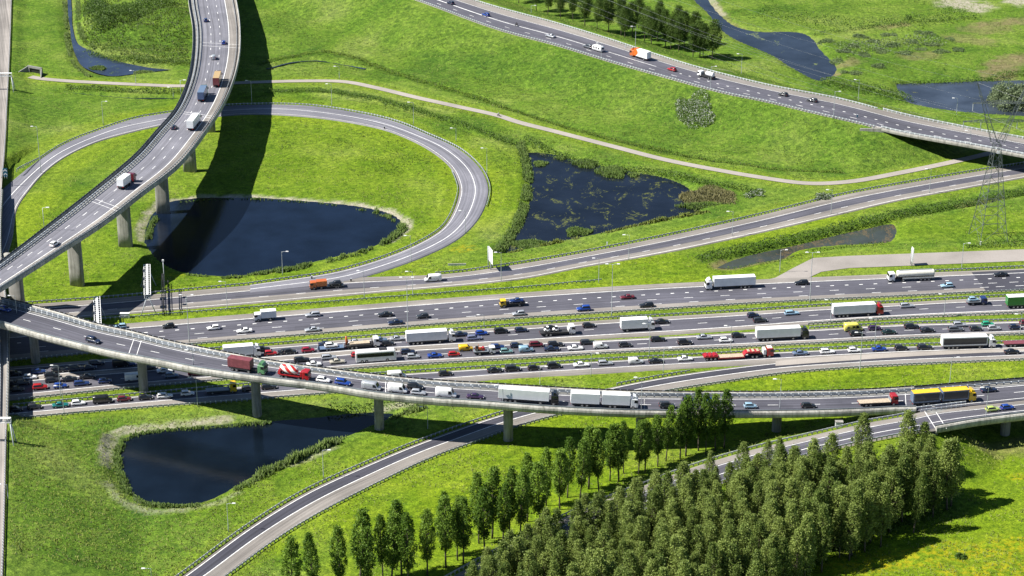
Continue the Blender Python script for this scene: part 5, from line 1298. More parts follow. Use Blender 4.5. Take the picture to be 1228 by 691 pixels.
# ------------------------------------------------------------------ lattice pylon and its wires
def pylon():
    legs = [P(1161.5, 281, 0), P(1175, 294, 0), P(1208.6, 291, 0), P(1196.6, 278.5, 0)]
    c = sum(legs, Vector()) / 4; o = empty('lattice_pylon', c); tag(o, 'tall grey steel lattice pylon at the right edge carrying power lines', 'pylon')
    off4 = [l - c for l in legs]
    zw = height_to(c, 172); zt = height_to(c, 99)
    mb = MB()
    def ring(z, k): return [Vector((q.x * k, q.y * k, z)) for q in off4]
    lv = [(0, 1.0)] + [(zw * f, 1 - .8 * f ** .9) for f in (.2, .38, .54, .68, .8, .91, 1.0)]
    rs = [ring(z, k) for z, k in lv]
    for i in range(len(rs) - 1):
        for j in range(4):
            a, b, c2, d = rs[i][j], rs[i][(j + 1) % 4], rs[i + 1][(j + 1) % 4], rs[i + 1][j]
            mb.bar(a, d, .13 - .006 * i); mb.bar(a, c2, .055); mb.bar(b, d, .055)
            mb.bar(c2, d, .07)
            m1 = (a + d) / 2; m2 = (b + c2) / 2; x = (a + b + c2 + d) / 4
            if i < 4: mb.bar(m1, x, .05); mb.bar(m2, x, .05)
    mb.obj('tower_body', M['pylon'], o)
    # two arms that spread like a Y, with the beam across
    top = rs[-1]; ax = (off4[2] - off4[0]); ax.z = 0; ax.normalize(); ax = Vector((1, .02, 0)); pe = Vector((-ax.y, ax.x, 0))
    tips = []
    for s, px in ((-1, 1166), (1, 1222)):
        tip = ax * (s * abs(P(px, 200, 0).x - P(1194, 200, 0).x) * .97) + Vector((0, 0, zt)); mb = MB()
        base = [v for v in top]
        pr = None
        for i in range(7):
            f = i / 6; cc = ax * (s * .9) * (1 - f) + Vector((tip.x, tip.y, 0)) * f; z = zw + (zt - zw) * f; w = .95 * (1 - f) + .12
            r4 = [Vector((cc.x + sx * w, cc.y + sy * w, z)) for sx, sy in ((-1, -1), (1, -1), (1, 1), (-1, 1))]
            if pr:
                for j in range(4):
                    mb.bar(pr[j], r4[j], .09); mb.bar(pr[j], r4[(j + 1) % 4], .045); mb.bar(r4[j], r4[(j + 1) % 4], .05)
            pr = r4
        mb.obj('tower_arm', M['pylon'], o); tips.append(tip)
    zb = zw + (zt - zw) * .36; hang = []
    for zz, ext in ((zb, 12.2), (zw + (zt - zw) * .66, 9.5)):
        mb = MB(); n = 14; pts = []
        for i in range(n + 1):
            x = -ext + 2 * ext * i / n; tp = 1 - abs(x) / ext; pts.append((ax * x, .25 + .9 * tp, .3 + .6 * tp))
        for i in range(n):
            (p, h1, w1), (q, h2, w2) = pts[i], pts[i + 1]; Z = Vector((0, 0, zz))
            for sy in (-1, 1):
                mb.bar(Z + p + pe * w1 * sy, Z + q + pe * w2 * sy, .07)
                mb.bar(Z + p + Vector((0, 0, h1)), Z + q + pe * w2 * sy, .045); mb.bar(Z + p + pe * w1 * sy, Z + q + Vector((0, 0, h2)), .045)
            mb.bar(Z + p + Vector((0, 0, h1)), Z + q + Vector((0, 0, h2)), .07); mb.bar(Z + p + pe * w1, Z + q - pe * w2, .045)
        mb.obj('cross_arm', M['pylon'], o)
        for x in ((-ext + .2, -ext * .5, ext * .5, ext - .2) if zz == zb else (-ext + .2, ext - .2)):
            mb = MB(); mb.cyl((ax * x)[:2] + (zz - 1.4,), (0, 0, 1), .13, 2.6, 8); mb.obj('insulator', M['steel_pale'], o); hang.append(c + ax * x + Vector((0, 0, zz - 2.7)))
    mb = MB(); mb.box(-.5, .5, -.06, .06, zw * .92, zw * .92 + 1.0)
    oo = mb.obj('plate', M['white'], o, (0, -2.6, 0))
    return hang, [c + t for t in tips]
hang, tips = pylon()
D1 = Vector((-.56, .83, 0)).normalized(); D2 = Vector((.75, -.66, 0)).normalized()
for i, h in enumerate(hang + tips):
    nm = 'earth wire' if i >= len(hang) else 'power line'
    for D, sd in ((D1, 'towards upper left'), (D2, 'towards right edge')):
        L = 360 if D is D1 else 260; pts = [h + D * L * t + Vector((0, 0, -9 * 4 * t * (1 - t))) for t in np.linspace(0, 1, 25)]
        mb = MB(); rings = [[(p.x + .02 * math.cos(a), p.y + .02 * math.sin(a), p.z + .02 * math.sin(a + 1.2)) for a in (0, 2.09, 4.19)] for p in pts]
        mb.loft(rings); k = [x for x in range(len(hang + tips))][i]
        pos = ['lower cross arm far left', 'lower cross arm left middle', 'lower cross arm right middle', 'lower cross arm far right', 'upper cross arm left', 'upper cross arm right', 'left tip', 'right tip'][i]
        tag(mb.obj('power_line', M['wire']), f'thin {nm} from the {pos}, {sd}', 'power line', 'power lines of the pylon')
# ------------------------------------------------------------------ vehicles: part kits, front towards +x, wheels on z = 0
KIT = {}
def wheel_mesh(r, w):
    mb = MB(); mb.cyl((0, 0, 0), (0, 1, 0), r, w, 16, 0)
    for s in (1, -1): mb.cyl((0, s * w * .5, 0), (0, 1, 0), r * .6, .03, 12, 1)
    return mb.mesh('wheel', [M['tyre'], M['rim']])
WHEEL = {k: wheel_mesh(*v) for k, v in dict(car=(.32, .21), van=(.35, .23), lorry=(.5, .32), twin=(.5, .56), moto=(.31, .14), bike=(.34, .05)).items()}

def body_rings(st, W, z0):
    out = []
    for x, zt, wf, *zb in st:
        zb = zb[0] if zb else z0; w = W / 2 * wf
        half = [(0, zb), (w * .86, zb), (w * .98, zb + .12), (w, zb + (zt - zb) * .5), (w * .97, zt - (zt - zb) * .14), (w * .86, zt), (0, zt + .025)]
        out.append([(x, y, z) for y, z in half] + [(x, -y, z) for y, z in half[-2:0:-1]])
    return out

def quad_on(mb, a, b, c, d, inset, push):
    """a pane set into the face a-b-c-d and a touch proud of it"""
    a, b, c, d = map(Vector, (a, b, c, d)); ctr = (a + b + c + d) / 4; n = (b - a).cross(d - a).normalized() * push
    vs = [p + (ctr - p) * inset + n for p in (a, b, c, d)]
    mb.add(vs + [v - n * .8 for v in vs], [(0, 1, 2, 3), (0, 4, 5, 1), (1, 5, 6, 2), (2, 6, 7, 3), (3, 7, 4, 0)])

def kit_car(kind):
    """returns [(part, mesh, location, paint slots, parent index)]"""
    if kind in KIT: return KIT[kind]
    spec = dict(  # L, W, H, belt, bonnet st, cabin (belt rear x, belt front x, roof rear x, roof front x)
        hatch=(4.05, 1.76, 1.5, .93, -.47, .21, -.40, .05), small=(3.6, 1.68, 1.5, .94, -.47, .25, -.41, .1), sedan=(4.65, 1.82, 1.45, .92, -.30, .20, -.20, .05), estate=(4.65, 1.8, 1.5, .93, -.48, .20, -.43, .05), suv=(4.6, 1.88, 1.72, 1.05, -.47, .22, -.43, .08), mpv=(4.45, 1.82, 1.68, 1.0, -.475, .28, -.43, .12))
    L, W, H, zb, br, bf, rr, rf = spec[kind]; h = L / 2
    z0 = .24 if kind != 'suv' else .32
    tail = [(-h, zb * .62, .80, z0 + .14), (-h * .985, zb * (.93 if kind != 'sedan' else .98), .90, z0), (-h * .9, zb * 1.0, .97, z0)]
    st = tail + [(-h * .5, zb, 1.0, z0), (0, zb, 1.0, z0), (h * (2 * bf - .02) * 1.0, zb * .99, 1.0, z0), (h * (2 * bf + .14), zb * .93, .99, z0), (h * .82, zb * .82, .95, z0), (h * .96, zb * .70, .86, z0 + .02), (h, zb * .55, .76, z0 + .1)]
    mb = MB(); mb.loft(body_rings(st, W, z0))
    wb, wr = W / 2 * .9, W / 2 * .71
    B = [(L * br, wb * .93), (L * (br + .03), wb), (L * (bf - .05), wb), (L * bf, wb * .8)]
    T = [(L * rr, wr * .92), (L * (rr + .02), wr), (L * (rf - .03), wr), (L * rf, wr * .84)]
    ring = lambda q, z: [(x, y, z) for x, y in q] + [(x, -y, z) for x, y in q[::-1]]
    zr = H - .07; T2 = [(T[0][0] + .1, T[0][1] * .85), (T[1][0] + .1, T[1][1] * .85), (T[2][0] - .1, T[2][1] * .85), (T[3][0] - .1, T[3][1] * .85)]
    cab = MB(); cab.loft([ring(B, zb - .06), ring(T, zr), ring(T2, H)], 0, True)
    parts = [('body', mb.mesh('body', [paint('white')]), None, 1, None), ('cabin', cab.mesh('cabin', [paint('white')]), None, 1, None)]
    b = lambda i, s: (B[i][0], s * B[i][1], zb - .0); t = lambda i, s: (T[i][0], s * T[i][1], zr - .01)
    g1 = MB(); quad_on(g1, b(3, -1), b(3, 1), t(3, 1), t(3, -1), .07, .015); parts.append(('windscreen', g1.mesh('windscreen', [M['glass']]), None, 0, 1))
    g2 = MB(); quad_on(g2, b(0, 1), b(0, -1), t(0, -1), t(0, 1), .12, .015); parts.append(('rear_window', g2.mesh('rear_window', [M['glass']]), None, 0, 1))
    for s in (1, -1):
        g3 = MB(); q = [b(1, s), b(2, s), t(2, s), t(1, s)]
        quad_on(g3, *(q if s < 0 else q[::-1]), .08, .015); parts.append(('side_window', g3.mesh('side_window', [M['glass']]), None, 0, 1))
        l = MB(); l.box(h * .93, h * .985, s * W * .36 - .17, s * W * .36 + .17, zb * .6, zb * .74, 0, .01, .02); parts.append(('headlight', l.mesh('headlight', [M['head']]), None, 0, 0))
        l = MB(); l.box(-h * 1.0, -h * .95, s * W * .38 - .12, s * W * .38 + .12, zb * .68, zb * .92, 0, .01, .02); parts.append(('tail_light', l.mesh('tail_light', [M['tail']]), None, 0, 0))
        for x in (-.29, .315): parts.append(('wheel', WHEEL['car'], (L * x, s * (W / 2 - .09), .32), 0, None))
    KIT[kind] = parts; return parts

def kit_van(kind):
    if kind in KIT: return KIT[kind]
    # L, W, H, nose z, roof front x, screen foot x
    spec = dict(van=(5.4, 1.98, 2.35, 1.15, .24, .36), smallvan=(4.4, 1.8, 1.82, 1.05, .1, .25), bigvan=(6.0, 2.05, 2.6, 1.2, .25, .36), ambulance=(5.9, 2.05, 2.55, 1.15, .22, .34))
    L, W, H, nz, rx, sx = spec[kind]; h = L / 2; z0 = .3
    st = [(-h, H * .9, .93, z0 + .1), (-h * .985, H, .95, z0), (-h * .6, H * 1.005, 1, z0), (L * rx * .6, H * 1.005, 1, z0), (L * rx, H * .985, .98, z0), (L * (rx * .45 + sx * .55), (H + nz) / 2 * 1.03, .95, z0), (L * sx, nz, .96, z0), (h * .9, nz * .88, .92, z0), (h, nz * .66, .8, z0 + .08)]
    mb = MB(); mb.loft(body_rings(st, W, z0)); parts = [('body', mb.mesh('body', [paint('white')]), None, 1, None)]
    A = [(L * sx - .02, W * .40, nz + .03), (L * (rx + .02), W * .42, H - .14)]
    g1 = MB(); quad_on(g1, (A[0][0], -A[0][1], A[0][2]), (A[0][0], A[0][1], A[0][2]), (A[1][0], A[1][1] * .95, A[1][2]), (A[1][0], -A[1][1] * .95, A[1][2]), .03, .1); parts.append(('windscreen', g1.mesh('windscreen', [M['glass']]), None, 0, 0))
    for s in (1, -1):
        g3 = MB(); y = s * W / 2 * 1.0; q = [(L * (rx - .13), y, nz - .02), (L * (sx - .05), y * .98, nz - .02), (L * (rx - .0), y * .985, H * .84), (L * (rx - .13), y * .985, H * .84)]
        quad_on(g3, *(q if s < 0 else q[::-1]), .04, .025); parts.append(('side_window', g3.mesh('side_window', [M['glass']]), None, 0, 0))
        l = MB(); l.box(h * .92, h * .99, s * W * .36 - .15, s * W * .36 + .15, nz * .55, nz * .75, 0, .01, .02); parts.append(('headlight', l.mesh('headlight', [M['head']]), None, 0, 0))
        l = MB(); l.box(-h * 1.01, -h * .96, s * W * .42 - .08, s * W * .42 + .08, .8, 1.4, 0, .0, .02); parts.append(('tail_light', l.mesh('tail_light', [M['tail']]), None, 0, 0))
        for x in (-.29, .31): parts.append(('wheel', WHEEL['van'], (L * x, s * (W / 2 - .1), .35), 0, None))
    if kind == 'ambulance':
        for s in (1, -1):
            w = MB(); w.box(-L * .1, L * .06, s * (W / 2 + .005) - .015, s * (W / 2 + .005) + .015, 1.35, 1.95); parts.append(('cabin_window', w.mesh('cabin_window', [M['glass']]), None, 0, 0))
            w = MB(); w.box(-L * .38, -L * .26, s * (W / 2 + .005) - .015, s * (W / 2 + .005) + .015, 1.2, 1.75); parts.append(('emblem', w.mesh('emblem', [paint('midblue')]), None, 0, 0))
    KIT[kind] = parts; return parts

def cab_parts(x, parts, col, W=2.48, H=3.0, L=2.1, sleeper=True, flat=False):
    """a forward-control lorry cab with its front at x"""
    mb = MB(); z0 = .55; r = []
    for xx, zt, w in ((x - L, H, .95), (x - L * .92, H, 1), (x - .55, H * 1.0, 1), (x - .22, H * .97, .98), (x - .1, H * .66, .97), (x, H * .55, .95), (x, z0 + .5, .95)):
        r.append([(xx, -W / 2 * w, z0 if xx < x else z0 + .02), (xx, -W / 2 * w, zt - .12), (xx, -W / 2 * w * .92, zt), (xx, W / 2 * w * .92, zt), (xx, W / 2 * w, zt - .12), (xx, W / 2 * w, z0 if xx < x else z0 + .02)])
    mb.loft(r, 0, False); i0 = len(parts); parts.append(('cab', mb.mesh('cab', [paint(col)], .04), None, None, None))
    g1 = MB(); quad_on(g1, (x - .06, -W * .45, H * .62), (x - .06, W * .45, H * .62), (x - .2, W * .44, H * .92), (x - .2, -W * .44, H * .92), .03, .06); parts.append(('windscreen', g1.mesh('windscreen', [M['glass']]), None, None, i0))
    for s in (1, -1):
        g3 = MB(); y = s * W / 2; q = [(x - 1.15, y, H * .62), (x - .22, y, H * .62), (x - .3, y, H * .9), (x - 1.15, y, H * .9)]; quad_on(g3, *(q if s < 0 else q[::-1]), .04, .015); parts.append(('side_window', g3.mesh('side_window', [M['glass']]), None, None, i0))
        l = MB(); l.box(x - .03, x + .03, s * .85 - .22, s * .85 + .22, .75, .98); parts.append(('headlight', l.mesh('headlight', [M['head']]), None, None, i0))
        l = MB(); l.box(x - .25, x - .12, s * (W / 2 + .18) - .1, s * (W / 2 + .18) + .1, H * .6, H * .85); parts.append(('mirror', l.mesh('mirror', [M['black']]), None, None, i0))
    l = MB(); l.box(x - .08, x + .06, -W / 2 * .96, W / 2 * .96, .35, .78); parts.append(('bumper', l.mesh('bumper', [M['chassis']], .03), None, None, i0))
    return i0

def spoiler(x, parts, col, i0, H=3.0, top=3.85, L=1.5):
    mb = MB(); r = [[(x - L, -1.15, H - .02), (x - L, -1.1, top), (x - L, 1.1, top), (x - L, 1.15, H - .02)], [(x - L * .45, -1.1, H - .02), (x - L * .45, -1.0, (H + top) / 2 + .15), (x - L * .45, 1.0, (H + top) / 2 + .15), (x - L * .45, 1.1, H - .02)], [(x - .35, -.9, H - .02), (x - .35, -.8, H + .05), (x - .35, .8, H + .05), (x - .35, .9, H - .02)]]
    mb.loft(r, 0, False); parts.append(('roof_deflector', mb.mesh('roof_deflector', [paint(col)]), None, None, i0))

def axles(parts, xs, twin=False, lone=1.0):
    for x in xs:
        for s in (1, -1): parts.append(('wheel', WHEEL['twin' if twin else 'lorry'], (x, s * (1.24 - (.28 if twin else .16)), .5), None, None))

def chassis(parts, x0, x1, w=.42, z0=.62, z1=.95):
    mb = MB(); mb.box(x0, x1, -w, w, z0, z1); parts.append(('chassis', mb.mesh('chassis', [M['chassis']]), None, None, None))

def boxbody(parts, x0, x1, z0, z1, mat, name='box_body', W=2.52, roof=None, curtain=None, bev=.04):
    mb = MB(); mb.box(x0, x1, -W / 2, W / 2, z0, z1); i = len(parts); parts.append((name, mb.mesh(name, [mat], bev), None, None, None))
    if roof: mb = MB(); mb.box(x0 + .03, x1 - .03, -W / 2 + .03, W / 2 - .03, z1 + .002, z1 + .03); parts.append(('roof_skin', mb.mesh('roof_skin', [roof]), None, None, i))
    if curtain:
        for s in (1, -1): mb = MB(); y = s * (W / 2 + .006); mb.box(x0 + .35, x1 - .3, min(y, y + s * .02), max(y, y + s * .02), z0 + .45, z1 - .35); parts.append(('curtain', mb.mesh('curtain', [curtain]), None, None, i))
    mb = MB(); mb.box(x0 - .03, x0 - .004, -W / 2 + .1, W / 2 - .1, z0 + .12, z1 - .15); parts.append(('rear_door', mb.mesh('rear_door', [mat]), None, None, i))
    for s in (1, -1):
        mb = MB(); y = s * W * .46; mb.box(x0 + 1.0 if x1 - x0 > 9 else x0 + .4, x1 - .8, min(y, y - s * .05), max(y, y - s * .05), z0 - .5, z0 - .06)
        if x1 - x0 > 5: parts.append(('side_guard', mb.mesh('side_guard', [M['chassis']]), None, None, i))
        l = MB(); l.box(x0 - .05, x0 - .005, s * .95 - .16, s * .95 + .16, z0 - .32, z0 - .12); parts.append(('tail_light', l.mesh('tail_light', [M['tail']]), None, None, i))
    return i

def artic(cabcol, trailer, L=16.4, body=M['whitebox'], roof=None, curtain=None, tl=None, deflect=True):
    P_ = []; h = L / 2; f = h; i0 = cab_parts(f, P_, cabcol)
    if deflect: spoiler(f, P_, cabcol, i0)
    chassis(P_, f - 6.0, f - .6); axles(P_, [f - 1.35]); axles(P_, [f - 4.95], True)
    r = -h; tx1 = f - 2.65
    if trailer == 'box':
        boxbody(P_, r, tx1, 1.15, 4.0, body, 'trailer', roof=roof, curtain=curtain)
        chassis(P_, r + .2, tx1 - .4, .5, .7, 1.13)
    elif trailer == 'tank':
        mb = MB(); rings = [[(x, 1.18 * s * math.cos(a), 2.45 + 1.15 * s * math.sin(a)) for a in np.linspace(0, 2 * math.pi, 24, endpoint=False)] for x, s in ((r + .2, .75), (r + .3, .95), (r + .6, 1), (tx1 - .7, 1), (tx1 - .35, .95), (tx1 - .25, .75))]
        mb.loft(rings); i = len(P_); P_.append(('tank', mb.mesh('tank', [paint('cream')]), None, None, None))
        mb = MB(); mb.box(r + 1, tx1 - 1, -.3, .3, 3.55, 3.68); P_.append(('walkway', mb.mesh('walkway', [M['steel']]), None, None, i))
        for s in (1, -1): mb = MB(); mb.box(r + .3, tx1 - 2, s * 1.12 - .05, s * 1.12 + .05, .95, 1.45); P_.append(('side_guard', mb.mesh('side_guard', [paint('cream')]), None, None, i))
        chassis(P_, r + .1, tx1 - .2, .5, .8, 1.32)
    elif trailer == 'container':
        boxbody(P_, r, r + tl, 1.3, 3.9, body, 'container'); chassis(P_, r, tx1, .55, .75, 1.27)
    axles(P_, [r + 2.1, r + 3.4, r + 4.7] if L > 13 else [r + 1.4, r + 2.7])
    return P_

def rigid(cabcol, L, body, z1=3.9, roof=None, small=False, curtain=None, deflect=True):
    P_ = []; h = L / 2; H = 2.55 if small else 3.0; i0 = cab_parts(h, P_, cabcol, 2.2 if small else 2.48, H)
    if deflect and not small: spoiler(h, P_, cabcol, i0, H, z1 - .1)
    boxbody(P_, -h, h - 2.2, 1.05, z1, body, roof=roof, curtain=curtain, W=2.3 if small else 2.52)
    chassis(P_, -h + .2, h - .6); axles(P_, [h - 1.35]); axles(P_, [-h + 1.9], True); return P_

def drawbar(cabcol, body, roof, L=18.6, curtain=None):
    P_ = []; h = L / 2; i0 = cab_parts(h, P_, cabcol); spoiler(h, P_, cabcol, i0)
    boxbody(P_, h - 10.0, h - 2.3, 1.05, 4.0, body, roof=roof, curtain=curtain); boxbody(P_, -h, h - 10.7, 1.05, 4.0, body, 'trailer', roof=roof, curtain=curtain)
    chassis(P_, h - 9.9, h - .6); chassis(P_, -h + .1, h - 10.2, .4); axles(P_, [h - 1.35]); axles(P_, [h - 6.4, h - 7.7], True); axles(P_, [-h + 3.2, -h + 4.5]); return P_

def flatbed(cabcol, L, deckmat, small=False, sides=None, headboard=True, deckz=1.05):
    P_ = []; h = L / 2; H = 2.4 if small else 3.0; W = 2.15 if small else 2.48; i0 = cab_parts(h, P_, cabcol, W, H, 1.9)
    mb = MB(); mb.box(-h, h - 2.1, -W / 2, W / 2, deckz, deckz + .14); P_.append(('load_bed', mb.mesh('load_bed', [deckmat], .02), None, None, None)); ib = len(P_) - 1
    if headboard: mb = MB(); mb.box(h - 2.2, h - 2.1, -W / 2, W / 2, deckz + .14, deckz + 1.1); P_.append(('headboard', mb.mesh('headboard', [sides or M['steel']]), None, None, ib))
    for s in (1, -1): mb = MB(); mb.box(-h + .3, h - 2.3, s * W * .46 - .04, s * W * .46 + .04, .55, 1.0); P_.append(('side_guard', mb.mesh('side_guard', [M['chassis']]), None, None, ib))
    for s in (1, -1): l = MB(); l.box(-h - .04, -h, s * .8 - .16, s * .8 + .16, .75, .95); P_.append(('tail_light', l.mesh('tail_light', [M['tail']]), None, None, ib))
    chassis(P_, -h + .1, h - .6); axles(P_, [h - 1.3]); axles(P_, [-h + 1.9], True)
    if L > 9: axles(P_, [-h + 3.2], True)
    return P_

def mixer():
    P_ = []; L = 9.3; h = L / 2; cab_parts(h, P_, 'red', 2.48, 2.95, 1.9); chassis(P_, -h + .3, h - .5, .45, .65, 1.1)
    mb = MB(); ax = Vector((1, 0, -.16)).normalized(); c0 = Vector((-h + .6, 0, 3.0)); n = 20; rings = []
    for t, r in ((0, .55), (.5, .85), (1.8, 1.2), (3.2, 1.28), (4.6, 1.05), (5.3, .6)):
        c = c0 + ax * t; u = Vector((0, 1, 0)); v = ax.cross(u); rings.append([tuple(c + (u * math.cos(a) + v * math.sin(a)) * r) for a in np.linspace(0, 2 * math.pi, n, endpoint=False)])
    m, nt, b = nmat('mixer_drum_paint'); co = coords(nt); sx = N(nt, 'ShaderNodeSeparateXYZ'); nt.links.new(co, sx.inputs[0])
    ang = mth(nt, 'ARCTAN2', sx.outputs['Y'], mth(nt, 'SUBTRACT', sx.outputs['Z'], 2.6)); ph = mth(nt, 'FRACT', mth(nt, 'ADD', mth(nt, 'MULTIPLY', ang, 3 / 6.2832), mth(nt, 'MULTIPLY', sx.outputs['X'], .42)))
    nt.links.new(mix(nt, mth(nt, 'GREATER_THAN', ph, .5), (.78, .77, .74), (.5, .02, .015)), b.inputs['Base Color']); b.inputs['Roughness'].default_value = .4
    mb.loft(rings); P_.append(('mixer_drum', mb.mesh('mixer_drum', [m]), None, None, None)); i = len(P_) - 1
    mb = MB(); mb.box(-h + .1, -h + .9, -.9, .9, 1.1, 2.2, 0, .1, .2); P_.append(('discharge_frame', mb.mesh('discharge_frame', [paint('red')]), None, None, None))
    mb = MB(); mb.bar((-h + .3, 0, 2.0), (-h - .5, -.5, 1.3), .16, 0, 6); P_.append(('chute', mb.mesh('chute', [M['steel']]), None, None, None))
    mb = MB(); mb.box(h - 2.6, h - 2.05, -1.1, 1.1, 1.1, 2.5); P_.append(('water_tank', mb.mesh('water_tank', [paint('red')], .05), None, None, None))
    for s in (1, -1): mb = MB(); mb.box(-h + .8, h - 2.7, s * 1.1 - .1, s * 1.1 + .1, 1.05, 1.35); P_.append(('mudguard', mb.mesh('mudguard', [paint('red')]), None, None, None))
    axles(P_, [h - 1.2, h - 2.9]); axles(P_, [-h + 1.3, -h + 2.65], True); return P_

def coach():
    P_ = []; L = 12.2; h = L / 2; W = 2.52; H = 3.55; r = []
    for x, zt, w in ((-h, H - .35, .95), (-h + .12, H - .05, .98), (-h + .8, H, 1), (h - 1.2, H, 1), (h - .45, H - .1, .99), (h - .08, H * .55, .97), (h, .9, .93)):
        r.append([(x, -W / 2 * w, .32), (x, -W / 2 * w, zt - .3), (x, -W / 2 * w * .9, zt), (x, W / 2 * w * .9, zt), (x, W / 2 * w, zt - .3), (x, W / 2 * w, .32)])
    mb = MB(); mb.loft(r, 0, False); P_.append(('body', mb.mesh('body', [paint('white')], .05), None, None, None))
    for s in (1, -1): mb = MB(); y = s * (W / 2 + .004); mb.box(-h + .4, h - .75, min(y, y + s * .02), max(y, y + s * .02), 1.75, 2.95); P_.append(('window_band', mb.mesh('window_band', [M['glass']]), None, None, 0))
    g1 = MB(); quad_on(g1, (h - .1, -W * .45, 1.6), (h - .1, W * .45, 1.6), (h - .42, W * .44, H - .3), (h - .42, -W * .44, H - .3), .02, .08); P_.append(('windscreen', g1.mesh('windscreen', [M['glass']]), None, None, 0))
    mb = MB(); mb.box(1.0, 3.4, -.75, .75, H, H + .2); P_.append(('roof_unit', mb.mesh('roof_unit', [M['chassis']], .04), None, None, 0))
    for s in (1, -1):
        l = MB(); l.box(h - .05, h + .02, s * .9 - .2, s * .9 + .2, .7, .95); P_.append(('headlight', l.mesh('headlight', [M['head']]), None, None, 0))
        l = MB(); l.box(-h - .03, -h + .02, s * 1.0 - .1, s * 1.0 + .1, .8, 1.5); P_.append(('tail_light', l.mesh('tail_light', [M['tail']]), None, None, 0))
        l = MB(); l.bar((h - .3, s * 1.2, 3.0), (h + .35, s * 1.42, 2.7), .05); l.box(h + .25, h + .45, s * 1.42 - .12, s * 1.42 + .12, 2.1, 2.7); P_.append(('mirror', l.mesh('mirror', [M['black']]), None, None, 0))
        for x in (h - 2.7, -h + 3.2, -h + 1.9): P_.append(('wheel', WHEEL['lorry'], (x, s * (W / 2 - .15), .5), None, None))
    return P_

def lowloader():
    P_ = []; L = 21.5; h = L / 2; i0 = cab_parts(h, P_, 'red', 2.5, 3.0, 2.0)
    mb = MB(); mb.box(h - 1.9, h - .4, -.9, .9, 3.0, 3.12, 0, .1, .1); P_.append(('roof_panel', mb.mesh('roof_panel', [M['white']]), None, None, i0))
    mb = MB(); mb.box(h - 3.2, h - 2.3, -1.15, 1.15, 1.0, 2.6); P_.append(('equipment_tower', mb.mesh('equipment_tower', [M['whitebox']], .04), None, None, None))
    chassis(P_, h - 7.6, h - .6, .5, .65, 1.1)
    mb = MB(); rr = [[(x, -1.2, zt - .5), (x, -1.2, zt), (x, 1.2, zt), (x, 1.2, zt - .5)] for x, zt in ((h - 9.2, 1.2), (h - 8.6, 1.9), (h - 7.8, 2.15), (h - 4.2, 2.1), (h - 3.8, 1.6))]; mb.loft(rr, 0, False); P_.append(('goose_neck', mb.mesh('goose_neck', [paint('red')], .03), None, None, None))
    for x in (h - 8.0, h - 6.6, h - 5.2): mb = MB(); mb.box(x, x + .7, -.9, .9, 2.12, 2.3); P_.append(('deck_plate', mb.mesh('deck_plate', [M['pallet']]), None, None, None))
    mb = MB(); mb.box(-h + 4.4, h - 8.9, -1.27, 1.27, .55, .82); P_.append(('load_bed', mb.mesh('load_bed', [M['pallet']]), None, None, None)); i = len(P_) - 1
    for s in (1, -1): mb = MB(); mb.box(-h + 4.4, h - 8.9, s * 1.3 - .03, s * 1.3 + .03, .45, .86); P_.append(('side_rail', mb.mesh('side_rail', [paint('red')]), None, None, i))
    mb = MB(); mb.box(-h, -h + 4.5, -1.27, 1.27, 1.05, 1.45, 0, .1, 0); P_.append(('rear_bogie', mb.mesh('rear_bogie', [paint('red')], .03), None, None, None)); k = len(P_) - 1
    for x in (.5, 1.8, 3.1):
        mb = MB(); mb.box(-h + x, -h + x + .9, -1.15, 1.15, 1.45, 1.75, 0, .15, 0); P_.append(('mudguard', mb.mesh('mudguard', [paint('red')]), None, None, k))
    axles(P_, [-h + 1.0, -h + 2.25, -h + 3.5], True); axles(P_, [h - 1.3, h - 2.8]); axles(P_, [h - 5.2, h - 6.5], True); return P_

def trailer_bed(L, col, posts=True):
    P_ = []; h = L / 2; mb = MB(); mb.box(-h, h, -1.2, 1.2, .6, .8); P_.append(('load_bed', mb.mesh('load_bed', [paint(col)], .02), None, None, None))
    for x in (-h + .1, h - .2): mb = MB(); mb.box(x, x + .12, -1.2, 1.2, .8, 1.5); P_.append(('end_board', mb.mesh('end_board', [M['steel']]), None, None, 0))
    mb = MB(); mb.bar((h, -.8, .7), (h + 1.3, 0, .7), .07); mb.bar((h, .8, .7), (h + 1.3, 0, .7), .07); P_.append(('drawbar', mb.mesh('drawbar', [M['chassis']]), None, None, 0))
    for s in (1, -1):
        for x in (-h * .3, -h * .05): P_.append(('wheel', WHEEL['van'], (x, s * 1.02, .35), None, None))
    return P_

def motorbike():
    P_ = []; mb = MB(); mb.box(-.35, .45, -.14, .14, .38, .75, 0, .08, .04); P_.append(('engine', mb.mesh('engine', [M['chassis']], .04), None, None, None))
    mb = MB(); mb.box(-.05, .5, -.17, .17, .74, 1.0, 0, .12, .06); P_.append(('fuel_tank', mb.mesh('fuel_tank', [paint('darkgrey')], .05), None, None, None))
    mb = MB(); mb.box(-.75, .0, -.15, .15, .74, .86, 0, .05, .03); P_.append(('saddle', mb.mesh('saddle', [M['black']], .03), None, None, None))
    mb = MB(); mb.bar((.72, 0, .32), (.5, 0, 1.02), .05); mb.bar((.48, -.38, 1.06), (.48, .38, 1.06), .02); P_.append(('fork', mb.mesh('fork', [M['rim']]), None, None, None))
    mb = MB(); mb.box(.5, .66, -.18, .18, .85, 1.25, 0, .05, .05); P_.append(('fairing', mb.mesh('fairing', [paint('darkgrey')], .03), None, None, None))
    for x in (-.68, .74): P_.append(('wheel', WHEEL['moto'], (x, 0, .31), None, None))
    return P_
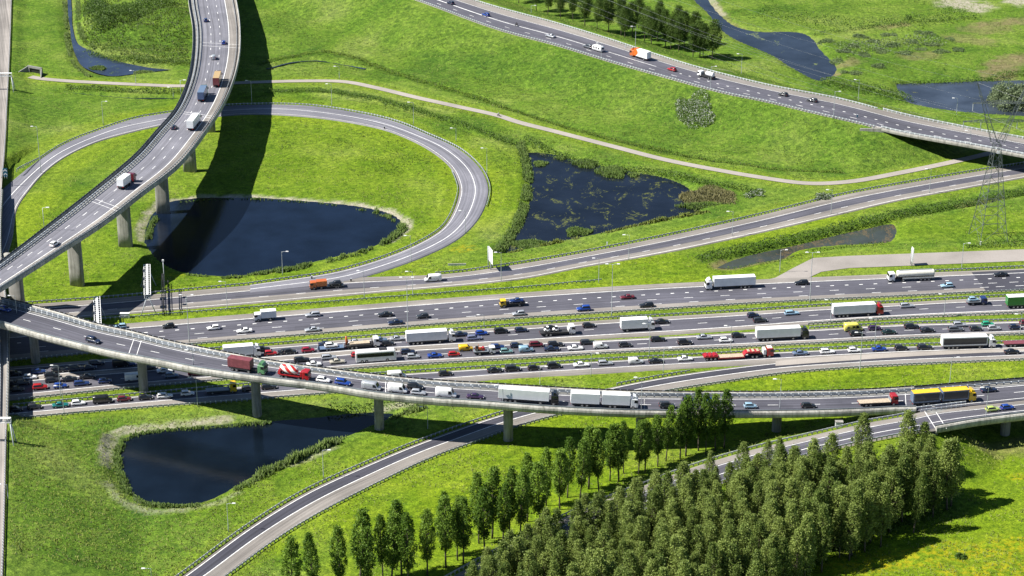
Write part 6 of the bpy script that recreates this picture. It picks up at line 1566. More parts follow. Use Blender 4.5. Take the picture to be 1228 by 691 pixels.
def bicycle():
    P_ = []; mb = MB(); pts = dict(r=(-.52, 0, .34), bb=(-.05, 0, .3), st=(-.2, 0, .85), hd=(.38, 0, .82), f=(.54, 0, .34))
    for a, b in (('r', 'bb'), ('bb', 'st'), ('st', 'hd'), ('bb', 'hd'), ('r', 'st'), ('hd', 'f')): mb.bar(pts[a], pts[b], .022)
    P_.append(('frame', mb.mesh('frame', [M['black']]), None, None, None))
    mb = MB(); mb.box(-.34, -.1, -.08, .08, .9, .96, 0, .03, .02); P_.append(('saddle', mb.mesh('saddle', [M['black']]), None, None, None))
    mb = MB(); mb.bar((.36, 0, .82), (.36, 0, 1.02), .02); mb.bar((.32, -.28, 1.02), (.32, .28, 1.02), .018); P_.append(('handlebar', mb.mesh('handlebar', [M['rim']]), None, None, None))
    for x in (-.52, .54): P_.append(('wheel', WHEEL['bike'], (x, 0, .34), None, None))
    return P_
def caravan():
    P_ = []; L = 5.6; h = L / 2; st = [(-h, 2.2, .93, .55), (-h + .1, 2.5, .97, .45), (-h * .4, 2.62, 1, .42), (h * .6, 2.6, 1, .42), (h * .93, 2.2, .97, .5), (h, 1.6, .92, .6)]
    mb = MB(); mb.loft(body_rings(st, 2.25, .45)); P_.append(('body', mb.mesh('body', [paint('white')]), None, None, None))
    for s in (1, -1):
        for x in (-1.8, -.4, 1.0): mb = MB(); y = s * 1.13; mb.box(x, x + .85, min(y, y + s * .02), max(y, y + s * .02), 1.4, 2.0); P_.append(('window', mb.mesh('window', [M['glass']]), None, None, 0))
        P_.append(('wheel', WHEEL['car'], (-.2, s * 1.0, .32), None, None))
        l = MB(); l.box(-h - .03, -h + .05, s * .8 - .1, s * .8 + .1, .8, 1.1); P_.append(('tail_light', l.mesh('tail_light', [M['tail']]), None, None, 0))
    mb = MB(); mb.box(-h - .03, -h + .03, -.7, .7, 1.4, 2.0); P_.append(('rear_window', mb.mesh('rear_window', [M['glass']]), None, None, 0))
    mb = MB(); mb.box(-.4, .3, -.35, .35, 2.63, 2.74); P_.append(('roof_hatch', mb.mesh('roof_hatch', [M['signback']], .02), None, None, 0))
    mb = MB(); mb.bar((h, -.6, .5), (h + 1.1, 0, .5), .06); mb.bar((h, .6, .5), (h + 1.1, 0, .5), .06); P_.append(('drawbar', mb.mesh('drawbar', [M['chassis']]), None, None, 0))
    return P_

def spawn(name, parts, loc, rz, pitch, label, cat, group, paintcol=None):
    o = bpy.data.objects.new(name, None); COL.objects.link(o); o.empty_display_size = .5
    o.location = loc; o.rotation_mode = 'XYZ'; o.rotation_euler = (0, pitch, rz); tag(o, label, cat, group)
    made = []
    for pn, me, lc, pt, par in parts:
        c = bpy.data.objects.new(pn, me); COL.objects.link(c); c.parent = o if par is None else made[par]
        if lc: c.location = lc
        if pt and paintcol: c.material_slots[0].link = 'OBJECT'; c.material_slots[0].material = paint(paintcol)
        made.append(c)
    return o
# ------------------------------------------------------------------ traffic survey: road, photo column, photo row, kind, colour
LANES = dict(C1=(.31, .525, .72, .89), C2=(.35, .66), C3=(.29, .61), C4=(.35,), V1=(.28, .47, .665), V2=(.41, .72), N=(.44, .71), E=(.48,), R=(.49,))
GROUPW = dict(C1='far carriageway', C2='main carriageway', C3='third carriageway', C4='nearest carriageway', V1='curved viaduct', V2='long viaduct', N='embankment road', E='branch road', R='far slip road')
DARK = ('black', 'navy', 'darkgrey', 'purple', 'darkgreen', 'midblue')
WORD = dict(steelblue='blue', darkgrey='dark grey', midblue='dark blue', lightblue='pale blue', tealgrey='grey teal', darkgreen='dark green', lilac='grey lilac', purple='dark purple')
CLASS = {c: 'dark' for c in DARK}; CLASS.update(silver='silver', grey='grey', lilac='grey', white='white', lightblue='pale blue', tealgrey='teal', teal='teal', crimson='red', maroon='red', steelblue='blue')
NOUN = dict(hatch='hatchback', small='small hatchback', sedan='saloon', estate='estate car', suv='off-roader', mpv='people carrier', van='van', smallvan='small van', bigvan='tall van')
BIG = {  # landmark: parts, label, category, half height used when sighting, short phrase
    'tow': (lambda: flatbed('yellow', 8.2, M['chassis'], True), 'yellow tow truck carrying a dark blue car on the far carriageway', 'tow truck', 1.3, 'yellow tow truck'),
    'boxvan': (lambda: rigid('white', 7.0, M['whitebox'], 3.3, small=True), 'small white box truck on the left part of the far carriageway', 'truck', 1.6, 'small white box truck'),
    'farlorry': (lambda: artic('white', 'box', 16.4), 'long white articulated lorry with white cab on the far carriageway', 'lorry', 2, 'long white lorry'),
    'tanker': (lambda: artic('white', 'tank', 15.6, deflect=False), 'cream tanker lorry with white cab on the far carriageway', 'tanker', 1.9, 'cream tanker'),
    'hidlorry': (lambda: rigid('white', 11.2, M['whitebox'], 3.9), 'white lorry half hidden behind the long viaduct above the maroon container lorry', 'lorry', 2.2, 'hidden white lorry'),
    'crane': (lambda: crane_truck(), 'flatbed truck with an orange loading crane and a white cab', 'truck', 1.3, 'orange crane truck'),
    'carbed': (lambda: trailer_bed(8.2, 'steelblue'), 'blue car trailer with a white car on it, behind the orange crane truck', 'trailer', .9, 'blue car trailer'),
    'midlorry': (lambda: artic('white', 'box', 15.2), 'white articulated lorry with white cab right of the very tall lamp, main carriageway', 'lorry', 2, 'white lorry'),
    'carts': (lambda: flatbed('white', 11, M['chassis'], sides=M['white']), 'dark flatbed truck carrying two small white carts on the main carriageway', 'truck', 1.3, 'flatbed with carts'),
    'boxlorry': (lambda: rigid('white', 10.6, M['whitebox'], 4.0), 'white box lorry without trailer in the middle of the main carriageway', 'lorry', 2, 'white box lorry'),
    'redcab': (lambda: artic('red', 'box', 16.4), 'white articulated lorry with a red cab on the main carriageway', 'lorry', 2, 'red cabbed lorry'),
    'recov': (lambda: flatbed('midblue', 6.6, M['steel'], True), 'small dark blue recovery truck carrying a pale blue car, near the green lorry', 'tow truck', 1.2, 'small recovery truck'),
    'greenlorry': (lambda: artic('green', 'box', 16.4, paint('forest'), roof=M['white']), 'green lorry with white roof cut by the right edge', 'lorry', 2, 'green lorry'),
    'coach': (coach, 'white coach with a dark window band on the third carriageway', 'coach', 1.8, 'white coach'),
    'roller': (lambda: flatbed('white', 6.8, M['steel'], True), 'small white flatbed truck carrying an orange machine behind the grey teal car', 'truck', 1.2, 'orange machine truck'),
    'blackcab': (lambda: artic('black', 'box', 16.4), 'white articulated lorry with a black cab on the third carriageway', 'lorry', 2, 'black cabbed lorry'),
    'ambulance': (lambda: kit_van('ambulance'), 'yellow ambulance van on the third carriageway', 'ambulance', 1.2, 'yellow ambulance'),
    'lowloader': (lowloader, 'red low loader lorry with an empty pale deck on the nearest carriageway', 'lorry', 1.4, 'red low loader'),
    'curtain': (lambda: artic('white', 'box', 16.6, curtain=paint('darkgrey')), 'white lorry with black side curtains at the right on the nearest carriageway', 'lorry', 2, 'black sided lorry'),
    'flatred': (lambda: flatbed('red', 11, paint('rust')), 'long reddish flat trailer truck at the right edge beside a black car', 'lorry', 1, 'reddish flat truck'),
    'yelflat': (lambda: flatbed('yellow', 9, M['steel']), 'yellow flatbed lorry in the shade under the long viaduct', 'lorry', 1.4, 'yellow flatbed lorry'),
    'maroonbox': (lambda: artic('cabgreen', 'container', 11.4, M['maroonbox'], tl=7.0, deflect=True), 'maroon container lorry with a green cab on the long viaduct', 'lorry', 2, 'maroon container lorry'),
    'mixer': (mixer, 'red and white concrete mixer lorry on the long viaduct', 'lorry', 1.7, 'concrete mixer'),
    'longwhite': (lambda: artic('black', 'box', 16.6), 'long white lorry with a black cab on the long viaduct', 'lorry', 2, 'long white lorry'),
    'drawbar': (lambda: drawbar('white', M['whitebox'], M['white']), 'white lorry pulling a white trailer on the long viaduct', 'lorry', 2, 'white lorry and trailer'),
    'redflat': (lambda: flatbed('red', 11.2, M['pallet'], deckz=1.1), 'empty flatbed lorry with a red cab on the long viaduct', 'lorry', 1.3, 'red flatbed lorry'),
    'yellowlorry': (lambda: drawbar('yellow', paint('steelblue'), paint('yellow'), 18.6, paint('darkgrey')), 'yellow lorry pulling a trailer with blue grey sides and yellow roofs', 'lorry', 2, 'yellow lorry'),
    'v1red': (lambda: artic('maroon', 'container', 10.5, M['whitebox'], tl=6.2, deflect=False), 'dark red lorry with a short white container on the curved viaduct', 'lorry', 1.8, 'dark red lorry'),
    'v1white': (lambda: artic('white', 'box', 13.5), 'white lorry on the curved viaduct beside the dark car', 'lorry', 2, 'white lorry'),
    'v1blue': (lambda: artic('green', 'box', 13.5, paint('boxblue'), roof=paint('steelblue')), 'blue lorry with a green cab on the curved viaduct', 'lorry', 2, 'blue lorry'),
    'v1tan': (lambda: artic('maroon', 'box', 13.5, paint('rust'), roof=paint('tan'), curtain=paint('tan')), 'tan lorry with a dark red back, uppermost lorry on the curved viaduct', 'lorry', 2, 'tan lorry'),
    'orangelorry': (lambda: orange_lorry(), 'orange lorry with a white rear body on the embankment road', 'lorry', 1.9, 'orange lorry'),
    'whitetank': (lambda: flatbed_tank(), 'white truck with a small round tank on the embankment road', 'truck', 1.3, 'white tank truck'),
    'caravan': (caravan, 'white caravan towed by a grey car on the embankment road', 'caravan', 1.3, 'white caravan'),
    'orangetow': (lambda: rigid('orange', 5.6, paint('orange'), 2.75, small=True), 'orange truck towing a low trailer, where the loop road merges', 'truck', 1.5, 'orange tow lorry'),
    'orangebed': (lambda: trailer_bed(5.6, 'black'), 'low black trailer carrying a dark car behind the orange truck', 'trailer', .8, 'low black trailer'),
}

def crane_truck():
    P_ = flatbed('white', 10.4, M['chassis'], sides=M['black'])
    mb = MB(); mb.bar((-4.9, 0, 1.2), (-4.9, 0, 4.0), .28, 0, 8); mb.bar((-4.9, 0, 3.9), (-4.4, 0, 1.9), .2, 0, 6); P_.append(('loading_crane', mb.mesh('loading_crane', [paint('orange')]), None, None, None))
    mb = MB(); mb.box(-3.9, 2.2, -1.0, 1.0, 1.2, 1.7); P_.append(('load', mb.mesh('load', [M['pallet']]), None, None, None)); return P_
def orange_lorry():
    P_ = rigid('orange', 10.0, M['whitebox'], 3.9)
    m, nt, b = nmat('orange_and_white_livery'); co = coords(nt); sx = N(nt, 'ShaderNodeSeparateXYZ'); nt.links.new(co, sx.inputs[0])
    e = mth(nt, 'ADD', sx.outputs['X'], mth(nt, 'MULTIPLY', mth(nt, 'POWER', mth(nt, 'SUBTRACT', sx.outputs['Z'], 2.6), 2.0), -.55))
    nt.links.new(mix(nt, mth(nt, 'GREATER_THAN', e, .3), (.76, .76, .75), (.75, .13, .015)), b.inputs['Base Color']); b.inputs['Roughness'].default_value = .4
    for p in P_:
        if p[0] == 'box_body': p[1].materials[0] = m
    return P_
def flatbed_tank():
    P_ = flatbed('white', 8.0, M['chassis'], True)
    mb = MB(); mb.cyl((-1.9, 0, 2.0), (1, 0, 0), .95, 3.4, 20); P_.append(('tank', mb.mesh('tank', [paint('white')], .05), None, None, None)); return P_

V = []
def car(road, px, py, kind, colr, text=None, **k): V.append(dict(road=road, px=px, py=py, kind=kind, col=colr, text=text, **k))
def big(road, px, py, key): V.append(dict(road=road, px=px, py=py, kind=key, col=None, text=None))
for t in """C1 143 391 hatch lightblue;C1 201.6 392.8 hatch black;C1 256 392.8 hatch white;C1 294 395 sedan white;C1 374 378 estate silver;C1 377 393.7 sedan silver;C1 461 373.5 sedan black;C1 477 384.7 sedan navy;C1 508.5 377.7 hatch darkgrey;C1 626 374.7 hatch silver;C1 704 369 suv blue;C1 751.5 354 sedan maroon;C1 779.7 364.8 estate black;C1 958 338 estate black;C1 1138 340 hatch lightblue;C1 1198 331 sedan black
C2 326 426 hatch red;C2 314.6 419.5 estate black;C2 342.3 419.5 sedan black;C2 349.6 424.9 hatch black;C2 370 417.3 hatch crimson;C2 390.5 413.8 sedan navy;C2 425.4 410.4 sedan silver;C2 455.5 409.6 sedan steelblue;C2 475.7 407.4 sedan silver;C2 467.4 415 hatch black;C2 551.6 401 sedan navy;C2 576.5 398.8 hatch blue;C2 570.3 406.4 estate lilac;C2 600.2 397.6 mpv black;C2 624 396.2 hatch navy;C2 659 392 sedan black;C2 704.7 389.8 hatch black;C2 791.8 384.5 sedan black;C2 901 377.5 hatch navy;C2 913.7 383.5 estate darkgrey;C2 947.3 374.6 estate lightblue;C2 1085.6 367 estate silver
C2 17 447 hatch black;C2 46 444.5 estate midblue;C2 36 451.8 hatch white;C2 62.7 449.5 suv black;C2 70 442 hatch black;C2 91 438.8 mpv navy;C2 88 445.6 sedan navy;C2 107 444 sedan navy;C2 115.6 435.8 estate navy;C2 106 451 sedan black;C2 146 436.5 van black;C2 155 440.3 hatch midblue;C2 181 440 hatch black;C2 200 443.7 sedan white
C3 15 455.5 hatch black;C3 27 459.4 hatch darkgrey;C3 19 466.5 sedan black;C3 63.2 456.5 estate darkgrey;C3 48.2 465 suv red;C3 72.5 462.8 hatch blue;C3 83.5 454.4 sedan black;C3 98.2 460.3 estate midblue;C3 126 457 hatch midblue;C3 161 451.5 van white;C3 206 450.7 hatch steelblue;C3 237 449 van maroon
C3 361 430.6 estate black;C3 376.8 435.2 sedan white;C3 393.6 429 estate silver;C3 405.7 435.3 sedan beige;C3 428 426 hatch red;C3 488.8 422.4 estate navy;C3 496.3 429 hatch silver;C3 522.3 427.6 sedan blue;C3 545.5 426 small red;C3 558 417.3 smallvan yellow;C3 595.6 415.3 estate midblue;C3 608.3 422.8 hatch tealgrey;C3 619 414.4 hatch navy;C3 632 420.5 smallvan lightblue;C3 642.7 414.7 mpv maroon;C3 665.3 412.2 estate black;C3 662.4 418.8 sedan navy;C3 691 417.6 sedan white;C3 704 410.7 estate darkgrey;C3 721 415.3 smallvan white;C3 750.7 414 hatch darkgrey;C3 787.7 406 estate black;C3 822.7 410.5 suv black;C3 842.4 403.3 sedan silver;C3 872 408.8 hatch white;C3 883 400.7 hatch black;C3 1029.8 401 suv black;C3 1046.8 392.6 hatch purple;C3 1068.9 400.2 sedan darkgreen;C3 1092 391.9 estate black;C3 1115 398.6 sedan black;C3 1148.7 389 estate silver;C3 1148.7 396.8 estate grey;C3 1183 389 hatch green;C3 1194.8 395.2 hatch silver;C3 1173 395.8 hatch darkgrey;C3 1220.6 394.7 hatch navy;C3 1229 388.3 hatch maroon
C4 19 490.6 hatch black;C4 41.3 490 hatch darkgrey;C4 72.5 486.2 sedan teal;C4 94 484.8 hatch white;C4 149 479.3 hatch maroon;C4 174.6 476.7 hatch black;C4 197.5 474.2 estate white;C4 224.7 472 hatch white;C4 298 465.8 hatch darkgrey;C4 322.7 465 estate black;C4 475.5 450.5 van white;C4 534 447.8 hatch black;C4 592.7 443 sedan black;C4 615 443 suv black;C4 640.4 441 hatch black;C4 664.7 440.4 mpv black;C4 697 437.9 sedan white;C4 726 436.7 estate silver;C4 762.8 434.6 smallvan white;C4 786.6 433.3 sedan black;C4 821 430 sedan white;C4 960 424.4 sedan steelblue;C4 991.6 421.3 estate white;C4 1025 421.3 hatch white;C4 1055.2 420.4 sedan blue;C4 1081 418.3 hatch black;C4 1110 418.3 estate black
V2 4.6 372.4 hatch blue;V2 110 403.7 suv navy;V2 386 453 hatch white;V2 409 456.3 suv blue;V2 444.5 458.7 van silver;V2 475.5 463.5 van white;V2 500 460 suv black;V2 501 466.6 hatch silver;V2 534 468 bigvan white;V2 569.4 472.6 sedan purple;V2 801.7 484.7 suv darkgrey;V2 827 482 hatch navy;V2 855 482 hatch blue;V2 901.7 485.4 small lightblue;V2 971 483.5 hatch black;V2 1182.6 465.5 sedan navy
E 1189 488.8 hatch lime;E 1210.7 490.8 hatch blue
V1 68 290 hatch white;V1 200 153.8 hatch navy;V1 255 68.5 smallvan silver;V1 268.6 49.8 hatch blue;V1 243.7 24.9 hatch midblue
N 535 2.7 hatch navy;N 578 17 hatch blue;N 647 42.7 sedan silver;N 697 53.5 suv grey;N 802.5 82.3 hatch red;N 942 112.6 hatch black;N 977 119.3 estate darkgrey
R 519 333.3 van white""".replace('\n', ';').split(';'):
    a = t.split(); car(a[0], float(a[1]), float(a[2]), a[3], a[4])
car('C4', 123, 479.6, 'van', 'black', 'black van with tinted windows on the nearest carriageway at lower left', key='black van')
car('C4', 1219.4, 422.3, 'sedan', 'black', 'black saloon below the reddish flat truck at the right edge')
for t in """C1 615 363.5 tow;C1 316 376 boxvan;C1 873 338.5 farlorry;C1 1091 331.5 tanker;C2 291 421.5 hidlorry;C2 436.5 414.5 crane;C2 398 418.5 carbed;C2 518.5 406.5 midlorry;C2 671.5 400.5 carts;C2 767 390.5 boxlorry;C2 1031 371.5 redcab;C2 1169.5 361.5 recov;C2 1240 361 greenlorry;C3 452 429.5 coach;C3 582 423 roller;C3 939.5 400.5 blackcab;C3 1020.5 391.5 ambulance;C4 886 427 lowloader;C4 1161 410.5 curtain;C4 1226 414 flatred;C4 265 466 yelflat;V2 294 436.5 maroonbox;V2 349.5 446 mixer;V2 633 474 longwhite;V2 725 479.5 drawbar;V2 1056 480.5 redflat;V2 1133 472 yellowlorry;V1 157 217 v1red;V1 231 144.5 v1white;V1 237 112 v1blue;V1 259 93.5 v1tan;N 770 65.5 orangelorry;N 852.5 89 whitetank;N 711 55.5 caravan;R 382 342.5 orangetow;R 402 342 orangebed""".replace('\n', ';').split(';'):
    a = t.split(); big(a[0], float(a[1]), float(a[2]), a[3])

def lane_pose(v, hh):
    k = v['road']; r = RD[k]; z = r['zf'](v['px'], v['py']) + .1
    p = P(v['px'], v['py'], z + hh); n = len(r['c'])
    i = int(np.argmin((r['c'][:, 0] - p.x) ** 2 + (r['c'][:, 1] - p.y) ** 2))
    z = r['c'][i][2]; p = P(v['px'], v['py'], z + hh)
    i = int(np.argmin((r['c'][:, 0] - p.x) ** 2 + (r['c'][:, 1] - p.y) ** 2)); i = min(max(i, 2), n - 3)
    a, b = r['a'][i], r['b'][i]; w = b - a
    t = ((p.x - a[0]) * w[0] + (p.y - a[1]) * w[1]) / (w[0] ** 2 + w[1] ** 2)
    T = r['c'][i + 2] - r['c'][i - 2]; L = math.hypot(T[0], T[1]); f = ((p.x - r['c'][i][0]) * T[0] + (p.y - r['c'][i][1]) * T[1]) / L
    ln = min(LANES[k], key=lambda q: abs(q - t)); wid = math.hypot(w[0], w[1])
    t2 = ln + (R.uniform(-.25, .25) / wid) if abs(ln - t) * wid < 2.6 else t
    v['lat'] = (t - ln) * wid
    q = a + w * t2; q = q + np.array([T[0], T[1], T[2]]) / L * f
    d = r['dir']; return Vector(q) + Vector((0, 0, .012)), math.atan2(T[1] * d, T[0] * d), -math.atan2(T[2] * d, L)

HH = dict(hatch=.7, small=.7, sedan=.65, estate=.7, suv=.85, mpv=.8, van=1.15, smallvan=.9, bigvan=1.25, ambulance=1.25)
marks = {}
for v in V:
    if v['kind'] in BIG: marks.setdefault(v['road'], []).append((v['px'], v['py'], BIG[v['kind']][4]))
    elif v.get('key'): marks.setdefault(v['road'], []).append((v['px'], v['py'], v['key']))
marks['E'] = [(1230, 480, 'right edge')]; marks['R'] = [(382, 342, 'orange tow lorry')]
count = {}
for v in sorted([v for v in V if v['kind'] not in BIG and not v['text']], key=lambda v: v['px']):
    k = v['road']; ax = 1 if k == 'V1' else 0; pos = (v['px'], v['py'])[ax]
    m = min(marks[k], key=lambda m: abs(m[ax] - pos)); s = (('left', 'right') if ax == 0 else ('above', 'below'))[int(pos > m[ax])]
    v['mark'] = (k, CLASS.get(v['col'], v['col']), s, m[2]); v['d'] = abs(m[ax] - pos); count.setdefault(v['mark'], []).append(v)
for key, vs in count.items():
    vs.sort(key=lambda v: v['d']); k, cl, s, mk = key
    for i, v in enumerate(vs):
        w = f"{WORD.get(v['col'], v['col'])} {NOUN[v['kind']]}"
        rel = f"{s} of {mk}" if s in ('left', 'right') else f"{s} the {mk}"
        if k == 'E': w += f' on the branch road, near the right edge'; v['text'] = w
        elif len(vs) == 1: v['text'] = f"{w}, only {cl} car next {rel}, {GROUPW[k]}".replace('next left', 'just left').replace('next right', 'just right').replace('next above', 'just above').replace('next below', 'just below') if mk != 'orange tow lorry' else 'white van alone on the far slip road left of the white direction sign'
        else: v['text'] = f"{w}, {ordn(i)} {cl} car {rel}, {GROUPW[k]}"
PLACED = {}
for v in V:
    b = v['kind'] in BIG
    if b:
        fn, lb, cat, hh, sh = BIG[v['kind']]; parts = fn()
        p, rz, pit = lane_pose(v, hh)
        nm = cat.replace(' ', '_'); PLACED[v['kind']] = spawn(nm, parts, p, rz, pit, lb, cat, f"vehicles on the {GROUPW[v['road']]}", 'ambulance' if v['kind'] == 'ambulance' else None)
    else:
        parts = kit_van(v['kind']) if 'van' in v['kind'] else kit_car(v['kind'])
        p, rz, pit = lane_pose(v, HH[v['kind']])
        o = spawn('parked_car' if False else ('van' if 'van' in v['kind'] else 'car'), parts, p, rz, pit, v['text'], 'van' if 'van' in v['kind'] else 'car', f"vehicles on the {GROUPW[v['road']]}", v['col'])
        s = R.uniform(.96, 1.05); o.scale = (s, R.uniform(.98, 1.03), R.uniform(.97, 1.04))
    if abs(v['lat']) > 1.6: print('LAT', v['road'], v['px'], v['py'], v['kind'], round(v['lat'], 1))

# loads that rest on a carrier
def on(key, parts, x, z, label, cat, name, colr=None, turn=0.0, sc=1.0, y=0.0):
    o = PLACED[key]; Mx = Matrix.LocRotScale(o.location, o.rotation_euler, None); p = Mx @ Vector((x, y, z))
    c = spawn(name, parts, p, o.rotation_euler.z + turn, o.rotation_euler.y, label, cat, None, colr); c.scale = (sc,) * 3; return c
on('tow', kit_car('sedan'), -1.3, 1.2, 'dark blue car carried on the yellow tow truck', 'car', 'car', 'midblue', sc=.98)
on('carbed', kit_car('hatch'), .2, .81, 'white car strapped on the blue car trailer', 'car', 'car', 'white')
on('recov', kit_car('small'), -1.0, 1.2, 'pale blue small car carried on the dark blue recovery truck', 'car', 'car', 'lightblue', sc=.95)
on('orangebed', kit_car('hatch'), -.1, .81, 'dark car carried on the low trailer behind the orange truck', 'car', 'car', 'darkgrey')
def cart(flip):
    P_ = []; mb = MB(); mb.box(-.8, .8, -.6, .6, .3, .75, 0, .15, .1); P_.append(('body', mb.mesh('body', [paint('white')], .05), None, None, None))
    mb = MB(); mb.box(-.3, .5, -.5, .5, .75, 1.3, 0, .2, .1); P_.append(('cabin', mb.mesh('cabin', [M['glass']], .04), None, None, None))
    mb = MB(); mb.box(-.15, .35, -.42, .42, 1.3, 1.36); P_.append(('roof', mb.mesh('roof', [M['white']]), None, None, None))
    for x in (-.5, .5):
        for s in (1, -1): P_.append(('wheel', WHEEL['moto'], (x, s * .55, .31), None, None))
    return P_
on('carts', cart(0), -3.2, 1.2, 'rear one of two small white carts on the dark flatbed', 'cart', 'cart', sc=1.25)
on('carts', cart(0), -.5, 1.2, 'front one of two small white carts on the dark flatbed', 'cart', 'cart', sc=1.25)
def machine():
    P_ = []; mb = MB(); mb.box(-1.2, .6, -.55, .55, .35, .9, 0, .1, .08); P_.append(('chassis', mb.mesh('chassis', [paint('orange')], .04), None, None, None))
    mb = MB(); mb.cyl((1.0, 0, .5), (0, 1, 0), .5, 1.1, 16); P_.append(('drum', mb.mesh('drum', [paint('red')]), None, None, None))
    mb = MB(); mb.bar((-.3, -.5, .9), (-.3, -.5, 1.7), .05); mb.bar((-.3, .5, .9), (-.3, .5, 1.7), .05); mb.bar((-.3, -.5, 1.7), (-.3, .5, 1.7), .05); P_.append(('roll_bar', mb.mesh('roll_bar', [paint('orange')]), None, None, None))
    mb = MB(); mb.box(-1.1, -.4, -.3, .3, .9, 1.3); P_.append(('seat', mb.mesh('seat', [M['black']], .03), None, None, None)); 
    for s in (1, -1): P_.append(('wheel', WHEEL['lorry'], (-.8, s * .5, .5), None, None))
    return P_
on('roller', machine(), -1.4, 1.2, 'orange machine loaded on the small white flatbed truck', 'machine', 'machine', sc=1.1)

# ------------------------------------------------------------------ the two riders
def rider(name_label, root_p, rz, pitch, top, legs, seat, lean, hand, foot):
    """a seated figure: one continuous skinned body, clothing and hair as its parts"""
    J = dict(pelvis=(seat[0], 0, seat[1]), waist=(seat[0] + lean * .25, 0, seat[1] + .2), chest=(seat[0] + lean * .7, 0, seat[1] + .42), neck=(seat[0] + lean, 0, seat[1] + .56), head=(seat[0] + lean + .04, 0, seat[1] + .70), crown=(seat[0] + lean + .03, 0, seat[1] + .82))
    Rr = dict(pelvis=.14, waist=.13, chest=.15, neck=.06, head=.1, crown=.07)
    E = [('pelvis', 'waist'), ('waist', 'chest'), ('chest', 'neck'), ('neck', 'head'), ('head', 'crown')]
    for s, q in ((1, 'l'), (-1, 'r')):
        J['sh' + q] = (seat[0] + lean * .85, s * .2, seat[1] + .5); J['el' + q] = ((seat[0] + lean + hand[0]) / 2, s * .27, (seat[1] + .45 + hand[1]) / 2 - .06); J['wr' + q] = (hand[0] - .04, s * hand[2], hand[1] + .03); J['hd' + q] = (hand[0] + .05, s * hand[2], hand[1] + .02)
        J['hip' + q] = (seat[0] + .05, s * .1, seat[1]); fx = foot[0] + (.05 if s > 0 else -.05); fz = foot[1] + (.12 if s > 0 and foot[2] else 0)
        J['kn' + q] = (seat[0] + .42, s * .15, seat[1] - .08 + (.04 if s > 0 else 0)); J['an' + q] = (fx, s * .14, fz + .09); J['to' + q] = (fx + .17, s * .14, fz + .03)
        Rr.update({'sh' + q: .075, 'el' + q: .05, 'wr' + q: .036, 'hd' + q: .04, 'hip' + q: .1, 'kn' + q: .068, 'an' + q: .045, 'to' + q: .04})
        E += [('chest', 'sh' + q), ('sh' + q, 'el' + q), ('el' + q, 'wr' + q), ('wr' + q, 'hd' + q), ('pelvis', 'hip' + q), ('hip' + q, 'kn' + q), ('kn' + q, 'an' + q), ('an' + q, 'to' + q)]
    def skin(keys, grow, mat, name):
        ks = [k for k in J if k in keys]; me = bpy.data.meshes.new(name); me.from_pydata([J[k] for k in ks], [(ks.index(a), ks.index(b)) for a, b in E if a in ks and b in ks], [])
        tmp = bpy.data.objects.new(name, me); COL.objects.link(tmp); md = tmp.modifiers.new('skin', 'SKIN'); md.use_smooth_shade = True
        for i, k in enumerate(ks): me.skin_vertices[0].data[i].radius = (Rr[k] * grow,) * 2; me.skin_vertices[0].data[i].use_root = (i == 0)
        tmp.modifiers.new('sub', 'SUBSURF').levels = 1
        dg = bpy.context.evaluated_depsgraph_get(); out = bpy.data.meshes.new_from_object(tmp.evaluated_get(dg)); bpy.data.objects.remove(tmp)
        out.materials.clear(); out.materials.append(mat); out.polygons.foreach_set('use_smooth', [True] * len(out.polygons)); return out
    o = link('person', skin(set(J), 1.0, M['skin'], 'person')); o.location = root_p; o.rotation_euler = (0, pitch, rz); tag(o, name_label, 'person')
    link('jacket', skin({'waist', 'chest', 'shl', 'shr', 'ell', 'elr', 'wrl', 'wrr', 'pelvis'}, 1.14, top, 'jacket'), o)
    link('trousers', skin({'pelvis', 'hipl', 'hipr', 'knl', 'knr', 'anl', 'anr'}, 1.12, legs, 'trousers'), o)
    return o, J
M['skin'] = plain('skin', (.42, .25, .17), .55, 0, .08, 8)
M['cloth_dark'] = plain('dark_cloth', (.025, .027, .035), .8, 0, .2, 6); M['cloth_white'] = plain('white_shirt', (.6, .6, .62), .8, 0, .1, 6); M['denim'] = plain('blue_trousers', (.03, .045, .1), .85, 0, .2, 6); M['hair'] = plain('brown_hair', (.06, .035, .02), .7, 0, .2, 6)
def head_bits(o, J, helmet):
    h = Vector(J['head'])
    if helmet:
        mb = MB(); rings = [[(h.x + .02 + r * math.cos(a), r * math.sin(a), h.z + .02 + z) for a in np.linspace(0, 2 * math.pi, 14, endpoint=False)] for z, r in ((-.13, .11), (-.06, .15), (.03, .16), (.1, .13), (.15, .05))]
        mb.loft(rings); mb.obj('helmet', paint('darkgrey'), o); mb = MB(); mb.box(h.x + .15, h.x + .19, -.1, .1, h.z - .02, h.z + .09); mb.obj('visor', M['glass'], o)
    else:
        mb = MB(); rings = [[(h.x - .02 + r * math.cos(a), r * math.sin(a), h.z + .05 + z) for a in np.linspace(0, 2 * math.pi, 12, endpoint=False)] for z, r in ((-.05, .115), (.03, .12), (.08, .09), (.11, .03))]
        mb.loft(rings); mb.obj('hair', M['hair'], o)
        for s in (1, -1): mb = MB(); mb.cyl((h.x + .1, s * .035, h.z + .02), (1, 0, 0), .012, .02, 8); mb.obj('eye', M['black'], o)
        mb = MB(); mb.bar((h.x + .09, 0, h.z + .02), (h.x + .135, 0, h.z - .02), .012, 0, 6, .018); mb.obj('nose', M['skin'], o)
v = dict(road='N', px=613, py=29.3, kind='moto'); p, rz, pit = lane_pose(v, .7)
spawn('motorcycle', motorbike(), p, rz, pit, 'dark motorcycle riding on the embankment road', 'motorcycle', None)
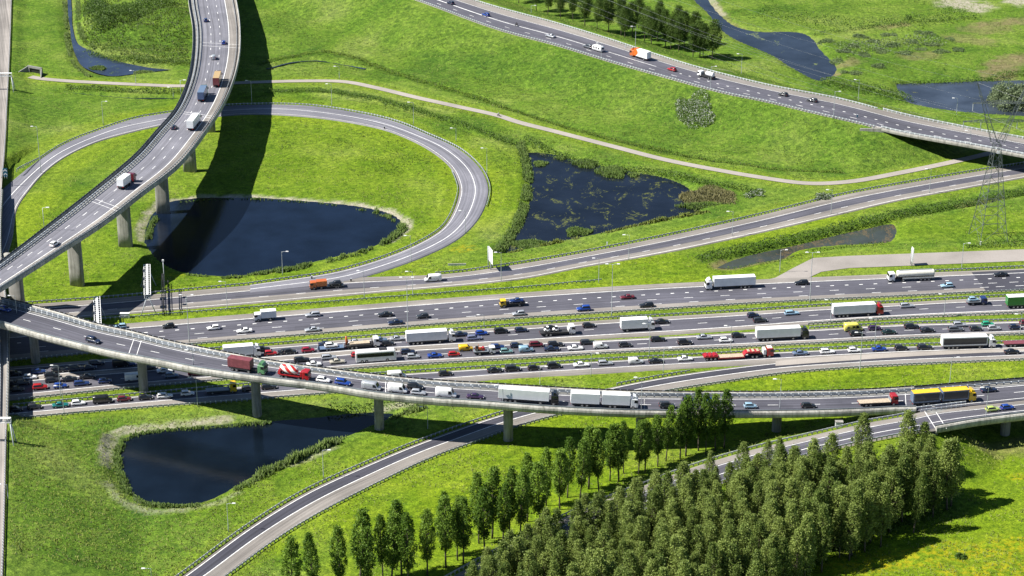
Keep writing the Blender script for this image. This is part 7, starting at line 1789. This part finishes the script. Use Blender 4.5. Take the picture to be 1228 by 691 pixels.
o, J = rider('person in dark riding gear and helmet seated on the motorcycle', p, rz, pit, M['cloth_dark'], M['cloth_dark'], (-.3, .9), .3, (.46, 1.06, .36), (-.05, .35, False)); head_bits(o, J, True)
c = P(598, 139.5, .12); i = int(np.argmin((BPW[:, 0] - c.x) ** 2 + (BPW[:, 1] - c.y) ** 2)); T = BPW[i - 2] - BPW[i + 2]; rz = math.atan2(T[1], T[0])
spawn('bicycle', bicycle(), c, rz, 0, 'black bicycle being ridden along the cycle path', 'bicycle', None)
o, J = rider('person in a white top and dark trousers cycling on the cycle path', c, rz, 0, M['cloth_white'], M['denim'], (-.2, .98), .28, (.32, 1.03, .27), (-.02, .16, True)); head_bits(o, J, False)
# ------------------------------------------------------------------ light
w = bpy.data.worlds.new('World'); SC.world = w; w.use_nodes = True
nt = w.node_tree; bg = nt.nodes['Background']
sky = nt.nodes.new('ShaderNodeTexSky'); sky.sky_type = 'NISHITA'; sky.sun_disc = False
SUN = Vector((-.87, -.14, 1.0)).normalized()
el = math.asin(SUN.z); az = math.atan2(SUN.x, SUN.y)
sky.sun_elevation = el; sky.sun_rotation = az
sky.air_density = 1.0; sky.dust_density = .1; sky.ozone_density = 4.0
nt.links.new(sky.outputs[0], bg.inputs[0]); bg.inputs[1].default_value = .05
s = bpy.data.lights.new('sun', 'SUN'); s.energy = 5.0; s.angle = math.radians(.53); s.color = (1, .955, .88)
so = bpy.data.objects.new('sun', s); COL.objects.link(so)
so.rotation_euler = (-SUN).to_track_quat('-Z', 'Y').to_euler(); so.location = (-200, 600, 300)
SC.view_settings.view_transform = 'Standard'; SC.view_settings.look = 'None'
SC.view_settings.exposure = 1.0; SC.view_settings.gamma = 1.0; SC.view_settings.use_curve_mapping = False
SC.cycles.max_bounces = 5; SC.cycles.diffuse_bounces = 1; SC.cycles.glossy_bounces = 2; SC.cycles.transmission_bounces = 1
SC.cycles.transparent_max_bounces = 4
SC.cycles.caustics_reflective = False; SC.cycles.caustics_refractive = False
SC.cycles.use_adaptive_sampling = True
